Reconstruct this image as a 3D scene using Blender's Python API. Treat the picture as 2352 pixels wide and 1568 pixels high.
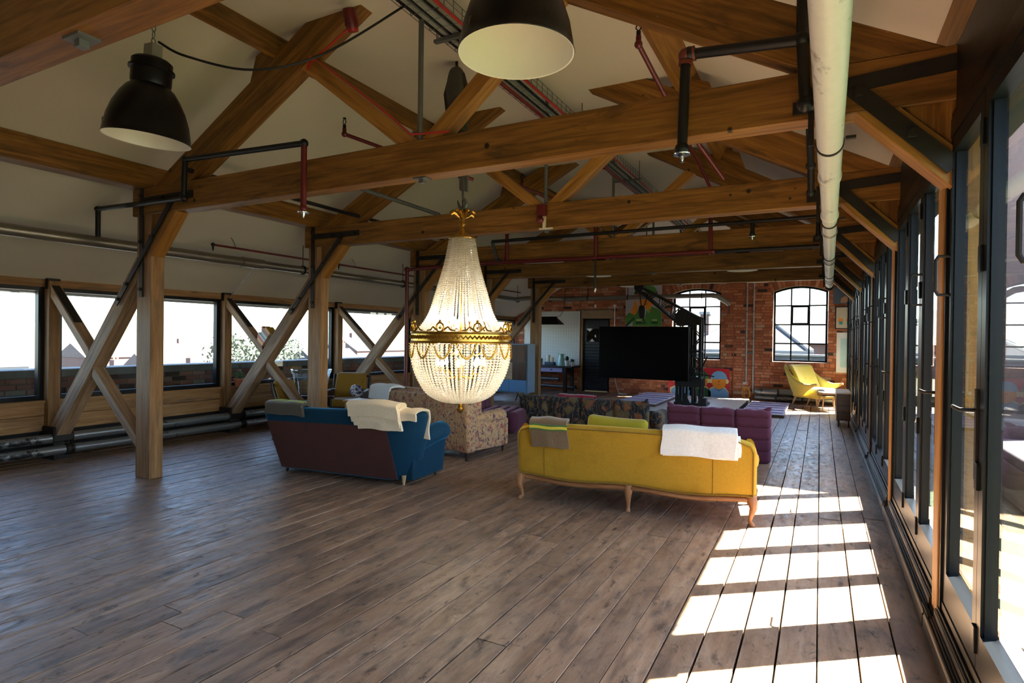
import bpy, bmesh, math, random
from mathutils import Vector, Matrix, Quaternion

for o in list(bpy.data.objects):
    bpy.data.objects.remove(o, do_unlink=True)
SC = bpy.context.scene
COL = SC.collection
rnd = random.Random(7)
PI = math.pi

# ---------------------------------------------------------------- camera
cam_d = bpy.data.cameras.new('camera')
cam_d.sensor_width = 36.0
cam_d.lens = 1351.18 / 2352 * 36.0
cam_d.clip_start = 0.05
cam_d.clip_end = 3000
cam = bpy.data.objects.new('camera', cam_d)
COL.objects.link(cam)
_ya, _pi, _ro = math.radians(27.641), math.radians(-0.389), math.radians(0.738)
_f = Vector((-math.sin(_ya) * math.cos(_pi), math.cos(_ya) * math.cos(_pi), math.sin(_pi)))
_r = Vector((math.cos(_ya), math.sin(_ya), 0))
_u = _r.cross(_f)
_r2 = _r * math.cos(_ro) + _u * math.sin(_ro)
_u2 = -_r * math.sin(_ro) + _u * math.cos(_ro)
cam.matrix_world = Matrix(((_r2.x, _u2.x, -_f.x, 6.262), (_r2.y, _u2.y, -_f.y, -3.7288),
                           (_r2.z, _u2.z, -_f.z, 1.55), (0, 0, 0, 1)))
SC.camera = cam

# ---------------------------------------------------------------- sky, sun, exposure
SUN_DIR = Vector((-1.0, -0.765, -1.72)).normalized()
world = bpy.data.worlds.new('world')
SC.world = world
world.use_nodes = True
nt = world.node_tree
nt.nodes.clear()
wo = nt.nodes.new('ShaderNodeOutputWorld')
bg = nt.nodes.new('ShaderNodeBackground')
sky = nt.nodes.new('ShaderNodeTexSky')
sky.sky_type = 'NISHITA'
sky.sun_disc = False
sky.sun_elevation = math.radians(53.8)
sky.sun_rotation = math.atan2(1.0, 0.765)
sky.air_density = 1.0
sky.dust_density = 1.4
sky.ozone_density = 1.5
bg.inputs['Strength'].default_value = 0.34
nt.links.new(sky.outputs[0], bg.inputs['Color'])
nt.links.new(bg.outputs[0], wo.inputs['Surface'])
sun_d = bpy.data.lights.new('sun', 'SUN')
sun_d.energy = 27.0
sun_d.angle = math.radians(0.53)
sun_d.color = (1.0, 0.93, 0.82)
sun = bpy.data.objects.new('sun', sun_d)
sun.rotation_euler = SUN_DIR.to_track_quat('-Z', 'Y').to_euler()
sun.location = (20, 15, 30)
COL.objects.link(sun)

vs = SC.view_settings
vs.view_transform = 'Standard'
vs.look = 'None'
vs.gamma = 1.0
vs.use_curve_mapping = False
vs.exposure = 2.25
cy = SC.cycles
cy.max_bounces = 9
cy.diffuse_bounces = 7
cy.glossy_bounces = 3
cy.transmission_bounces = 4
cy.transparent_max_bounces = 24
cy.caustics_reflective = False
cy.caustics_refractive = False
cy.sample_clamp_indirect = 6.0
cy.use_denoising = True
try:
    cy.denoiser = 'OPENIMAGEDENOISE'
    cy.denoising_input_passes = 'RGB_ALBEDO_NORMAL'
except Exception:
    pass

# ---------------------------------------------------------------- mesh builder
def V(*a):
    return Vector(a)

class MB:
    def __init__(s):
        s.v = []
        s.f = []

    def add(s, vs_, fs_):
        n = len(s.v)
        s.v += [Vector(p) for p in vs_]
        s.f += [tuple(i + n for i in f) for f in fs_]
        return s

    def box(s, x0, x1, y0, y1, z0, z1):
        return s.add([(x0, y0, z0), (x1, y0, z0), (x1, y1, z0), (x0, y1, z0), (x0, y0, z1), (x1, y0, z1), (x1, y1, z1), (x0, y1, z1)],
                     [(0, 3, 2, 1), (4, 5, 6, 7), (0, 1, 5, 4), (1, 2, 6, 5), (2, 3, 7, 6), (3, 0, 4, 7)])

    def cbox(s, c, d):
        return s.box(c[0] - d[0] / 2, c[0] + d[0] / 2, c[1] - d[1] / 2, c[1] + d[1] / 2, c[2] - d[2] / 2, c[2] + d[2] / 2)

    def beam(s, p0, p1, w, h, up=(0, 0, 1)):
        p0, p1 = Vector(p0), Vector(p1)
        a = (p1 - p0).normalized()
        u = Vector(up)
        if abs(a.dot(u)) > 0.98:
            u = Vector((0, 1, 0))
        b = a.cross(u).normalized() * (w / 2)
        c = b.cross(a).normalized() * (h / 2)
        pts = [p + q for p in (p0, p1) for q in (-b - c, b - c, b + c, -b + c)]
        return s.add(pts, [(0, 1, 2, 3), (7, 6, 5, 4), (0, 4, 5, 1), (1, 5, 6, 2), (2, 6, 7, 3), (3, 7, 4, 0)])

    def prism(s, poly, a, b, axis='Y'):
        """poly in the plane normal to axis; Y: (x,z)  X: (y,z)  Z: (x,y)"""
        n = len(poly)
        def P(q, t):
            return {'Y': (q[0], t, q[1]), 'X': (t, q[0], q[1]), 'Z': (q[0], q[1], t)}[axis]
        area = sum(poly[i][0] * poly[(i + 1) % n][1] - poly[(i + 1) % n][0] * poly[i][1] for i in range(n))
        if (area > 0) == (axis == 'Y'):
            poly = poly[::-1]
        if a > b:
            a, b = b, a
        vs_ = [P(q, a) for q in poly] + [P(q, b) for q in poly]
        fs_ = [tuple(range(n))[::-1], tuple(range(n, 2 * n))]
        for i in range(n):
            j = (i + 1) % n
            fs_.append((i, j, n + j, n + i))
        return s.add(vs_, fs_)

    def tube(s, path, r, n=10, caps=True, closed=False, flat=None):
        path = [Vector(p) for p in path]
        m = len(path)
        rs = r if isinstance(r, (list, tuple)) else [r] * m
        T = []
        for i in range(m):
            if closed:
                t = path[(i + 1) % m] - path[i - 1]
            elif i == 0:
                t = path[1] - path[0]
            elif i == m - 1:
                t = path[-1] - path[-2]
            else:
                t = (path[i + 1] - path[i]).normalized() + (path[i] - path[i - 1]).normalized()
            T.append(t.normalized() if t.length > 1e-9 else Vector((0, 0, 1)))
        up = Vector((0, 0, 1)) if abs(T[0].z) < 0.9 else Vector((0, 1, 0))
        b = T[0].cross(up).normalized()
        rings = []
        for i in range(m):
            b = (b - T[i] * b.dot(T[i])).normalized()
            c = T[i].cross(b)
            ring = []
            for k in range(n):
                a = 2 * PI * k / n
                fy = flat if flat else 1.0
                ring.append(path[i] + b * (rs[i] * math.cos(a)) + c * (rs[i] * fy * math.sin(a)))
            rings.append(ring)
        vs_ = [p for rg in rings for p in rg]
        fs_ = []
        for i in range(m if closed else m - 1):
            j = (i + 1) % m
            for k in range(n):
                k2 = (k + 1) % n
                fs_.append((i * n + k, i * n + k2, j * n + k2, j * n + k))
        if caps and not closed:
            fs_.append(tuple(range(n))[::-1])
            fs_.append(tuple(range((m - 1) * n, m * n)))
        return s.add(vs_, fs_)

    def lathe(s, prof, n=24, c=(0, 0, 0), M=None, caps=True):
        vs_, fs_ = [], []
        m = len(prof)
        c = Vector(c)
        for r, z in prof:
            for k in range(n):
                a = 2 * PI * k / n
                p = Vector((r * math.cos(a), r * math.sin(a), z))
                if M:
                    p = M @ p
                vs_.append(c + p)
        for i in range(m - 1):
            for k in range(n):
                k2 = (k + 1) % n
                fs_.append((i * n + k, i * n + k2, (i + 1) * n + k2, (i + 1) * n + k))
        if caps and prof[0][0] > 1e-5:
            fs_.append(tuple(range(n))[::-1])
        if caps and prof[-1][0] > 1e-5:
            fs_.append(tuple(range((m - 1) * n, m * n)))
        return s.add(vs_, fs_)

    def ball(s, c, r, nu=12, nv=8, sc=(1, 1, 1)):
        prof = []
        vs_, fs_ = [], []
        c = Vector(c)
        vs_.append(c + Vector((0, 0, -r * sc[2])))
        for i in range(1, nv):
            t = -PI / 2 + PI * i / nv
            for k in range(nu):
                a = 2 * PI * k / nu
                vs_.append(c + Vector((r * math.cos(t) * math.cos(a) * sc[0], r * math.cos(t) * math.sin(a) * sc[1], r * math.sin(t) * sc[2])))
        vs_.append(c + Vector((0, 0, r * sc[2])))
        L = len(vs_) - 1
        for k in range(nu):
            k2 = (k + 1) % nu
            fs_.append((0, 1 + k2, 1 + k))
            for i in range(nv - 2):
                a = 1 + i * nu
                fs_.append((a + k, a + k2, a + nu + k2, a + nu + k))
            a = 1 + (nv - 2) * nu
            fs_.append((a + k, a + k2, L))
        return s.add(vs_, fs_)

    def rbox(s, c, d, r, n=4, M=None, fn=None):
        """rounded box, centre c, size d, edge radius r; fn deforms the local point"""
        h = Vector((d[0] / 2, d[1] / 2, d[2] / 2))
        r = min(r, h.x, h.y, h.z)
        c = Vector(c)
        idx = {}
        vs_, fs_ = [], []
        def coords(L):
            k = max(1, n)
            inner = L - r
            a = [-L + r * (1 - math.cos(PI / 2 * i / k)) for i in range(k)]
            mid = [-inner + 2 * inner * i / (k * 2) for i in range(k * 2 + 1)]
            return a + mid + [-x for x in a[::-1]]
        cs = [coords(h[i]) for i in range(3)]
        def pt(p):
            key = (round(p[0], 6), round(p[1], 6), round(p[2], 6))
            if key in idx:
                return idx[key]
            q = Vector(p)
            inn = Vector([max(-(h[i] - r), min(h[i] - r, q[i])) for i in range(3)])
            dd = q - inn
            if dd.length > 1e-9 and r > 0:
                q = inn + dd.normalized() * r
            if fn:
                q = Vector(fn(q))
            if M:
                q = M @ q
            idx[key] = len(vs_)
            vs_.append(c + q)
            return idx[key]
        for ax in range(3):
            u, w = (ax + 1) % 3, (ax + 2) % 3
            for sg in (-1, 1):
                for i in range(len(cs[u]) - 1):
                    for j in range(len(cs[w]) - 1):
                        q = []
                        for a, b in ((i, j), (i + 1, j), (i + 1, j + 1), (i, j + 1)):
                            p = [0, 0, 0]
                            p[ax] = sg * h[ax]
                            p[u] = cs[u][a]
                            p[w] = cs[w][b]
                            q.append(pt(p))
                        if sg < 0:
                            q = q[::-1]
                        if len(set(q)) == 4:
                            fs_.append(tuple(q))
        return s.add(vs_, fs_)

    def loft(s, loops, caps=True, closed=True):
        n = len(loops[0])
        vs_ = [Vector(p) for lp in loops for p in lp]
        fs_ = []
        for i in range(len(loops) - 1):
            for k in range(n if closed else n - 1):
                k2 = (k + 1) % n
                fs_.append((i * n + k, i * n + k2, (i + 1) * n + k2, (i + 1) * n + k))
        if caps and closed:
            fs_.append(tuple(range(n))[::-1])
            fs_.append(tuple(range((len(loops) - 1) * n, len(loops) * n)))
        return s.add(vs_, fs_)

    def sheet(s, fn, nu, nv, th=0.0):
        """grid surface fn(u,v)->point with thickness th along -normal"""
        P = [[Vector(fn(i / nu, j / nv)) for j in range(nv + 1)] for i in range(nu + 1)]
        vs_ = [p for row in P for p in row]
        w = nv + 1
        fs_ = [(i * w + j, (i + 1) * w + j, (i + 1) * w + j + 1, i * w + j + 1) for i in range(nu) for j in range(nv)]
        if th:
            N = []
            for i in range(nu + 1):
                for j in range(nv + 1):
                    a = P[min(i + 1, nu)][j] - P[max(i - 1, 0)][j]
                    b = P[i][min(j + 1, nv)] - P[i][max(j - 1, 0)]
                    nn = a.cross(b)
                    N.append(nn.normalized() if nn.length > 1e-9 else Vector((0, 0, 1)))
            off = len(vs_)
            vs_ = vs_ + [p - q * th for p, q in zip(vs_, N)]
            fs_ += [tuple(k + off for k in f[::-1]) for f in list(fs_)]
            ring = [i * w for i in range(nu + 1)] + [nu * w + j for j in range(1, nv + 1)] + [i * w + nv for i in range(nu - 1, -1, -1)] + [j for j in range(nv - 1, 0, -1)]
            for k in range(len(ring)):
                a, b = ring[k], ring[(k + 1) % len(ring)]
                fs_.append((b, a, a + off, b + off))
        return s.add(vs_, fs_)

    def xf(s, M, start=0):
        for i in range(start, len(s.v)):
            s.v[i] = M @ s.v[i]
        return s

    def build(s, name, mat, parent=None, world=True, smooth=None, gdir=None, bevel=0.0, org=None):
        """one mesh object; world=True: coordinates are world ones; org moves the object's origin"""
        P = Vector((0, 0, 0))
        if world and parent is not None:
            p = parent
            while p is not None:
                P += p.location
                p = p.parent
        off = Vector(org) if org is not None else P
        me = bpy.data.meshes.new(name)
        me.from_pydata([tuple(p - off) for p in s.v], [], s.f)
        me.update()
        if bevel:
            bm = bmesh.new()
            bm.from_mesh(me)
            bmesh.ops.bevel(bm, geom=bm.edges[:], offset=bevel, segments=1, affect='EDGES', profile=0.5)
            bm.to_mesh(me)
            bm.free()
        if gdir is not None:
            d = Vector(gdir).normalized()
            u = Vector((0, 0, 1)) if abs(d.z) < 0.9 else Vector((0, 1, 0))
            b = d.cross(u).normalized()
            c = b.cross(d)
            ro = Vector((rnd.uniform(0, 60), rnd.uniform(0, 60), rnd.uniform(0, 60)))
            at = me.attributes.new('grain', 'FLOAT_VECTOR', 'POINT')
            buf = []
            for vv in me.vertices:
                p = vv.co
                buf += [p.dot(d) + ro.x, p.dot(b) + ro.y, p.dot(c) + ro.z]
            at.data.foreach_set('vector', buf)
        if smooth:
            me.shade_smooth()
            if isinstance(smooth, (int, float)) and not isinstance(smooth, bool):
                me.set_sharp_from_angle(angle=math.radians(smooth))
        o = bpy.data.objects.new(name, me)
        if mat:
            me.materials.append(mat)
        COL.objects.link(o)
        if parent is not None:
            o.parent = parent
        o.location = off - P
        return o


def tag(o, label=None, cat=None, group=None, kind=None):
    if label:
        o['label'] = label
    if cat:
        o['category'] = cat
    if group:
        o['group'] = group
    if kind:
        o['kind'] = kind
    return o

def thing(name, label=None, cat=None, loc=(0, 0, 0), rz=0.0, group=None, kind=None):
    o = bpy.data.objects.new(name, None)
    o.empty_display_size = 0.1
    COL.objects.link(o)
    o.location = loc
    o.rotation_euler = (0, 0, rz)
    return tag(o, label, cat, group, kind)

def copy_tree(o, parent=None):
    c = o.copy()
    COL.objects.link(c)
    c.parent = parent
    for ch in list(o.children):
        copy_tree(ch, c)
    return c

# ---------------------------------------------------------------- materials
MATS = {}
def new_mat(name):
    m = bpy.data.materials.new(name)
    m.use_nodes = True
    t = m.node_tree
    t.nodes.clear()
    out = t.nodes.new('ShaderNodeOutputMaterial')
    return m, t, out

def principled(t, out, rough=0.5, metal=0.0, spec=0.5, col=None):
    b = t.nodes.new('ShaderNodeBsdfPrincipled')
    b.inputs['Roughness'].default_value = rough
    b.inputs['Metallic'].default_value = metal
    b.inputs['Specular IOR Level'].default_value = spec
    if col:
        b.inputs['Base Color'].default_value = (*col, 1)
    t.links.new(b.outputs[0], out.inputs['Surface'])
    return b

def N(t, kind, **kw):
    n = t.nodes.new('ShaderNode' + kind)
    for k, v in kw.items():
        if k in n.inputs:
            n.inputs[k].default_value = v
        else:
            setattr(n, k, v)
    return n

def ramp(t, stops, src):
    r = t.nodes.new('ShaderNodeValToRGB')
    e = r.color_ramp.elements
    while len(e) > 1:
        e.remove(e[-1])
    e[0].position = stops[0][0]
    e[0].color = (*stops[0][1], 1)
    for p, c in stops[1:]:
        x = e.new(p)
        x.color = (*c, 1)
    t.links.new(src, r.inputs[0])
    return r.outputs[0]

def mixc(t, a, b, fac, mode='MIX'):
    m = t.nodes.new('ShaderNodeMix')
    m.data_type = 'RGBA'
    m.blend_type = mode
    for s, val in ((m.inputs[0], fac), (m.inputs[6], a), (m.inputs[7], b)):
        if hasattr(val, 'is_output') or isinstance(val, bpy.types.NodeSocket):
            t.links.new(val, s)
        elif isinstance(val, (tuple, list)):
            s.default_value = (*val[:3], 1)
        else:
            s.default_value = val
    return m.outputs[2]

def mapping(t, src, scale):
    mp = t.nodes.new('ShaderNodeMapping')
    mp.inputs['Scale'].default_value = scale
    t.links.new(src, mp.inputs['Vector'])
    return mp.outputs[0]

def noise(t, vec, scale, detail=4, rough=0.55, dist=0.0):
    n = N(t, 'TexNoise', Scale=scale, Detail=detail, Roughness=rough, Distortion=dist)
    if vec is not None:
        t.links.new(vec, n.inputs['Vector'])
    return n.outputs['Fac']

def bump(t, b, h, strength=0.3, dist=0.01):
    bn = t.nodes.new('ShaderNodeBump')
    bn.inputs['Strength'].default_value = strength
    bn.inputs['Distance'].default_value = dist
    t.links.new(h, bn.inputs['Height'])
    t.links.new(bn.outputs[0], b.inputs['Normal'])

def obj_rand(t):
    return t.nodes.new('ShaderNodeObjectInfo').outputs['Random']

def math_n(t, op, a, b=None, clamp=False):
    m = t.nodes.new('ShaderNodeMath')
    m.operation = op
    m.use_clamp = clamp
    for s, val in ((m.inputs[0], a), (m.inputs[1], b)):
        if val is None:
            continue
        if isinstance(val, bpy.types.NodeSocket):
            t.links.new(val, s)
        else:
            s.default_value = val
    return m.outputs[0]

def flat(name, col, rough=0.55, metal=0.0, spec=0.5, var=0.06, scale=8.0, bmp=0.0):
    """plain surface with a little procedural variation"""
    if name in MATS:
        return MATS[name]
    m, t, out = new_mat(name)
    b = principled(t, out, rough, metal, spec)
    tc = t.nodes.new('ShaderNodeTexCoord')
    f = noise(t, tc.outputs['Object'], scale, 3)
    c0 = tuple(max(0, x * (1 - var)) for x in col)
    c1 = tuple(min(1, x * (1 + var)) for x in col)
    t.links.new(mixc(t, c0, c1, f), b.inputs['Base Color'])
    if bmp:
        bump(t, b, f, bmp, 0.004)
    MATS[name] = m
    return m

def wood(name, dark, mid, light, rough=0.5, spec=0.4, gscale=1.0, holes=0.0, flecks=0.0, stain=None, bmp=0.25, rvar=0.25):
    """timber with grain along the 'grain' attribute's first axis"""
    m, t, out = new_mat(name)
    b = principled(t, out, rough, 0, spec)
    at = t.nodes.new('ShaderNodeAttribute')
    at.attribute_name = 'grain'
    g = at.outputs['Vector']
    n1 = noise(t, mapping(t, g, (0.9 * gscale, 14 * gscale, 14 * gscale)), 1.6, 6, 0.6, 0.6)
    n2 = noise(t, mapping(t, g, (3 * gscale, 90 * gscale, 90 * gscale)), 1.0, 3, 0.6)
    n3 = noise(t, mapping(t, g, (0.7, 1.6, 1.6)), 1.3, 4, 0.6)
    c = ramp(t, [(0.28, dark), (0.5, mid), (0.74, light)], n1)
    c = mixc(t, c, dark, math_n(t, 'MULTIPLY', ramp_f(t, n2, 0.52, 0.75), 0.45))
    c = mixc(t, c, tuple(x * 0.45 for x in dark), math_n(t, 'MULTIPLY', ramp_f(t, n3, 0.55, 0.8), 0.55))
    # per-object tint
    r = obj_rand(t)
    c = mixc(t, c, (0.0, 0.0, 0.0), math_n(t, 'MULTIPLY', r, rvar))
    if stain:
        n4 = noise(t, mapping(t, g, (1.2, 6, 6)), 1.0, 5, 0.65, 0.8)
        c = mixc(t, c, stain, math_n(t, 'MULTIPLY', ramp_f(t, n4, 0.57, 0.7), 0.75))
    if flecks:
        n5 = noise(t, mapping(t, g, (9, 26, 26)), 2.2, 5, 0.7)
        c = mixc(t, c, (0.62, 0.52, 0.36), math_n(t, 'MULTIPLY', ramp_f(t, n5, 0.69, 0.74), flecks))
    if holes:
        vo = N(t, 'TexVoronoi', Scale=3.4)
        t.links.new(g, vo.inputs['Vector'])
        hf = ramp_f(t, vo.outputs['Distance'], 0.085, 0.06)
        c = mixc(t, c, (0.01, 0.007, 0.005), math_n(t, 'MULTIPLY', hf, holes))
    t.links.new(c, b.inputs['Base Color'])
    bump(t, b, n1, bmp, 0.006)
    MATS[name] = m
    return m

def ramp_f(t, src, a, b_):
    mr = t.nodes.new('ShaderNodeMapRange')
    mr.inputs['From Min'].default_value = a
    mr.inputs['From Max'].default_value = b_
    mr.clamp = True
    t.links.new(src, mr.inputs['Value'])
    return mr.outputs[0]

M_BEAM = wood('oiled_timber', (0.10, 0.042, 0.009), (0.25, 0.108, 0.022), (0.40, 0.190, 0.042), 0.5, 0.3, holes=0.95, flecks=0.7, stain=(0.045, 0.022, 0.010))
M_STRUT = wood('pale_oiled_timber', (0.22, 0.090, 0.018), (0.41, 0.185, 0.038), (0.54, 0.28, 0.065), 0.5, 0.35, flecks=0.4)
M_BRACE = wood('weathered_timber', (0.16, 0.095, 0.05), (0.34, 0.215, 0.125), (0.50, 0.36, 0.23), 0.65, 0.25, flecks=0.5, stain=(0.15, 0.12, 0.09))
M_POST = wood('post_timber', (0.17, 0.085, 0.03), (0.34, 0.18, 0.07), (0.46, 0.28, 0.13), 0.55, 0.3, flecks=0.5, stain=(0.10, 0.075, 0.05))
def floor_mat():
    m, t, out = new_mat('floor_plank')
    b = principled(t, out, 0.45, 0, 0.5)
    at = t.nodes.new('ShaderNodeAttribute')
    at.attribute_name = 'grain'
    g = at.outputs['Vector']
    n1 = noise(t, mapping(t, g, (1.5, 9, 9)), 1.5, 6, 0.65, 0.5)
    n2 = noise(t, mapping(t, g, (5, 130, 130)), 1.0, 3, 0.6)
    n3 = noise(t, mapping(t, g, (1.6, 3.4, 3.4)), 2.2, 5, 0.65, 0.4)
    n4 = noise(t, mapping(t, g, (4, 9, 9)), 2.0, 5, 0.7, 0.6)
    r = obj_rand(t)
    c = ramp(t, [(0.3, (0.165, 0.100, 0.062)), (0.5, (0.325, 0.208, 0.133)), (0.72, (0.46, 0.32, 0.215))], n1)
    c = mixc(t, c, (0.33, 0.185, 0.095), math_n(t, 'MULTIPLY', ramp_f(t, n3, 0.45, 0.75), 0.55))
    c = mixc(t, c, (0.10, 0.065, 0.045), math_n(t, 'MULTIPLY', ramp_f(t, n2, 0.55, 0.75), 0.35))
    c = mixc(t, c, (0.045, 0.042, 0.042), math_n(t, 'MULTIPLY', ramp_f(t, n3, 0.50, 0.34), 0.55))
    c = mixc(t, c, (0.030, 0.027, 0.026), math_n(t, 'MULTIPLY', ramp_f(t, n4, 0.585, 0.68), 0.8))
    vo = N(t, 'TexVoronoi', Scale=1.0)
    t.links.new(mapping(t, g, (1.9, 6.5, 6.5)), vo.inputs['Vector'])
    c = mixc(t, c, (0.03, 0.02, 0.014), math_n(t, 'MULTIPLY', ramp_f(t, vo.outputs['Distance'], 0.13, 0.05), 0.8))
    c = mixc(t, c, (0.05, 0.036, 0.028), math_n(t, 'MULTIPLY', r, 0.42))
    t.links.new(c, b.inputs['Base Color'])
    t.links.new(ramp_r(t, n4, 0.30, 0.58), b.inputs['Roughness'])
    bump(t, b, math_n(t, 'ADD', n1, math_n(t, 'MULTIPLY', n4, 0.8)), 0.5, 0.006)
    return m
def ramp_r(t, src, lo, hi):
    mr = t.nodes.new('ShaderNodeMapRange')
    mr.inputs['From Min'].default_value = 0.35
    mr.inputs['From Max'].default_value = 0.7
    mr.inputs['To Min'].default_value = lo
    mr.inputs['To Max'].default_value = hi
    t.links.new(src, mr.inputs['Value'])
    return mr.outputs[0]
M_FLOOR = floor_mat()
M_WALNUT = wood('walnut', (0.05, 0.02, 0.01), (0.11, 0.05, 0.025), (0.17, 0.085, 0.045), 0.4, 0.4)
M_CARVED = wood('carved_beech', (0.25, 0.10, 0.035), (0.42, 0.19, 0.075), (0.55, 0.29, 0.13), 0.4, 0.4, gscale=2)
M_OAK = wood('pale_oak', (0.36, 0.22, 0.11), (0.52, 0.36, 0.20), (0.64, 0.47, 0.29), 0.45, 0.4, gscale=2)
M_DARKWOOD = wood('dark_wood', (0.012, 0.007, 0.005), (0.028, 0.015, 0.010), (0.05, 0.03, 0.02), 0.35, 0.5)

M_CEIL = flat('ceiling_plaster', (0.70, 0.645, 0.56), 0.85, spec=0.2, var=0.05, scale=1.3)
M_IRON = flat('black_iron', (0.015, 0.013, 0.012), 0.55, 0.0, spec=0.3, var=0.3, scale=20, bmp=0.2)
M_BLACKPIPE = flat('black_steel_pipe', (0.008, 0.008, 0.009), 0.42, 0.0, spec=0.35, var=0.25, scale=15)
M_ALU = flat('black_aluminium', (0.004, 0.0055, 0.0075), 0.32, 0.0, spec=0.22, var=0.1)
M_SILL = flat('bronze_aluminium', (0.085, 0.075, 0.062), 0.32, 0.65, var=0.08)
M_RED = flat('red_paint', (0.115, 0.008, 0.010), 0.4, var=0.3, scale=14)
M_BRIGHTRED = flat('red_cable', (0.50, 0.02, 0.015), 0.45)
M_STEELROD = flat('grey_steel', (0.16, 0.17, 0.165), 0.45, 0.6, var=0.2, scale=12)
M_DARK = flat('dark_void', (0.012, 0.011, 0.010), 0.85)
M_WHITEWALL = flat('white_plaster', (0.55, 0.53, 0.50), 0.85, var=0.05)

def patched_metal(name, col, patch, rough, metal, scale, lo, hi, axis_scale=(1, 1, 1)):
    m, t, out = new_mat(name)
    b = principled(t, out, rough, metal)
    tc = t.nodes.new('ShaderNodeTexCoord')
    vec = mapping(t, tc.outputs['Object'], axis_scale)
    n1 = noise(t, vec, scale, 6, 0.65, 0.3)
    n2 = noise(t, tc.outputs['Object'], scale * 9, 4, 0.7)
    f = math_n(t, 'ADD', n1, math_n(t, 'MULTIPLY', n2, 0.35))
    f = ramp_f(t, f, lo, hi)
    c = mixc(t, tuple(x * 0.8 for x in col), col, n2)
    c = mixc(t, c, patch, f)
    t.links.new(c, b.inputs['Base Color'])
    if metal:
        t.links.new(math_n(t, 'MULTIPLY', math_n(t, 'SUBTRACT', 1.0, f), metal), b.inputs['Metallic'])
    MATS[name] = m
    return m

M_WHITEPIPE = patched_metal('white_painted_pipe', (0.66, 0.67, 0.66), (0.07, 0.063, 0.052), 0.42, 0.0, 2.2, 0.74, 0.86, (1.6, 0.8, 1.6))
M_GALV = patched_metal('dull_silver_pipe', (0.27, 0.25, 0.21), (0.02, 0.018, 0.016), 0.36, 0.75, 0.9, 0.83, 0.87, (1, 0.8, 1))
M_FLOORPIPE = patched_metal('worn_silver_pipe', (0.27, 0.29, 0.30), (0.012, 0.012, 0.013), 0.33, 0.7, 1.5, 0.75, 0.79, (1, 0.7, 1))

def make_glass(name, tint=(1, 1, 1), refl=1.0, rough=0.0, extra=0.0):
    m, t, out = new_mat(name)
    fr = N(t, 'Fresnel', IOR=1.5)
    ge = t.nodes.new('ShaderNodeNewGeometry')
    io = t.nodes.new('ShaderNodeMix')          # the pane is a thin slab: same reflection from either side
    io.inputs[2].default_value = 1.5
    io.inputs[3].default_value = 1 / 1.5
    t.links.new(ge.outputs['Backfacing'], io.inputs[0])
    t.links.new(io.outputs[0], fr.inputs['IOR'])
    tr = t.nodes.new('ShaderNodeBsdfTransparent')
    tr.inputs[0].default_value = (*tint, 1)
    gl = t.nodes.new('ShaderNodeBsdfGlossy')
    gl.inputs['Roughness'].default_value = rough
    mx = t.nodes.new('ShaderNodeMixShader')
    f = math_n(t, 'ADD', math_n(t, 'MULTIPLY', fr.outputs[0], refl), extra, True)
    t.links.new(f, mx.inputs[0])
    t.links.new(tr.outputs[0], mx.inputs[1])
    t.links.new(gl.outputs[0], mx.inputs[2])
    t.links.new(mx.outputs[0], out.inputs['Surface'])
    MATS[name] = m
    return m
M_GLASS = make_glass('window_glass', (0.86, 0.90, 0.92), 0.9)
M_DOORGLASS = make_glass('door_glass', (0.97, 0.985, 0.98), 1.0)

def brick_mat(name, cols, dark=0.12, rough=0.8, pale=(0.50, 0.36, 0.26)):
    m, t, out = new_mat(name)
    b = principled(t, out, rough, 0, 0.25)
    ge = t.nodes.new('ShaderNodeNewGeometry')
    r = math_n(t, 'FRACT', math_n(t, 'ADD', obj_rand(t), ge.outputs['Random Per Island']))
    c = ramp(t, [(0.0, cols[0]), (0.35, cols[1]), (0.7, cols[2]), (0.93, cols[3])], r)
    r2 = math_n(t, 'FRACT', math_n(t, 'MULTIPLY', r, 37.7))
    c = mixc(t, c, (0.06, 0.035, 0.03), ramp_f(t, r2, 1 - dark, 1 - dark + 0.02))
    c = mixc(t, c, pale, math_n(t, 'MULTIPLY', ramp_f(t, r2, 0.05, 0.03), 0.8))
    tc = t.nodes.new('ShaderNodeTexCoord')
    p = ge.outputs['Position']
    n1 = noise(t, p, 9, 5, 0.65)
    c = mixc(t, c, (0.10, 0.05, 0.035), math_n(t, 'MULTIPLY', ramp_f(t, n1, 0.55, 0.75), 0.6))
    n2 = noise(t, p, 55, 3, 0.6)
    t.links.new(c, b.inputs['Base Color'])
    bump(t, b, math_n(t, 'ADD', n1, n2), 0.5, 0.006)
    MATS[name] = m
    return m
M_BRICK = brick_mat('red_brick', ((0.34, 0.105, 0.052), (0.44, 0.140, 0.065), (0.52, 0.180, 0.085), (0.58, 0.25, 0.14)), 0.045)
M_PBRICK = brick_mat('weathered_brick', ((0.22, 0.09, 0.065), (0.30, 0.12, 0.085), (0.36, 0.17, 0.12), (0.30, 0.25, 0.20)), 0.22, pale=(0.3, 0.27, 0.23))
M_MORTAR = flat('mortar', (0.20, 0.125, 0.09), 0.9, var=0.3, scale=6, bmp=0.4)
M_STONE = flat('sandstone', (0.36, 0.25, 0.14), 0.8, var=0.3, scale=5, bmp=0.4)

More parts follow.
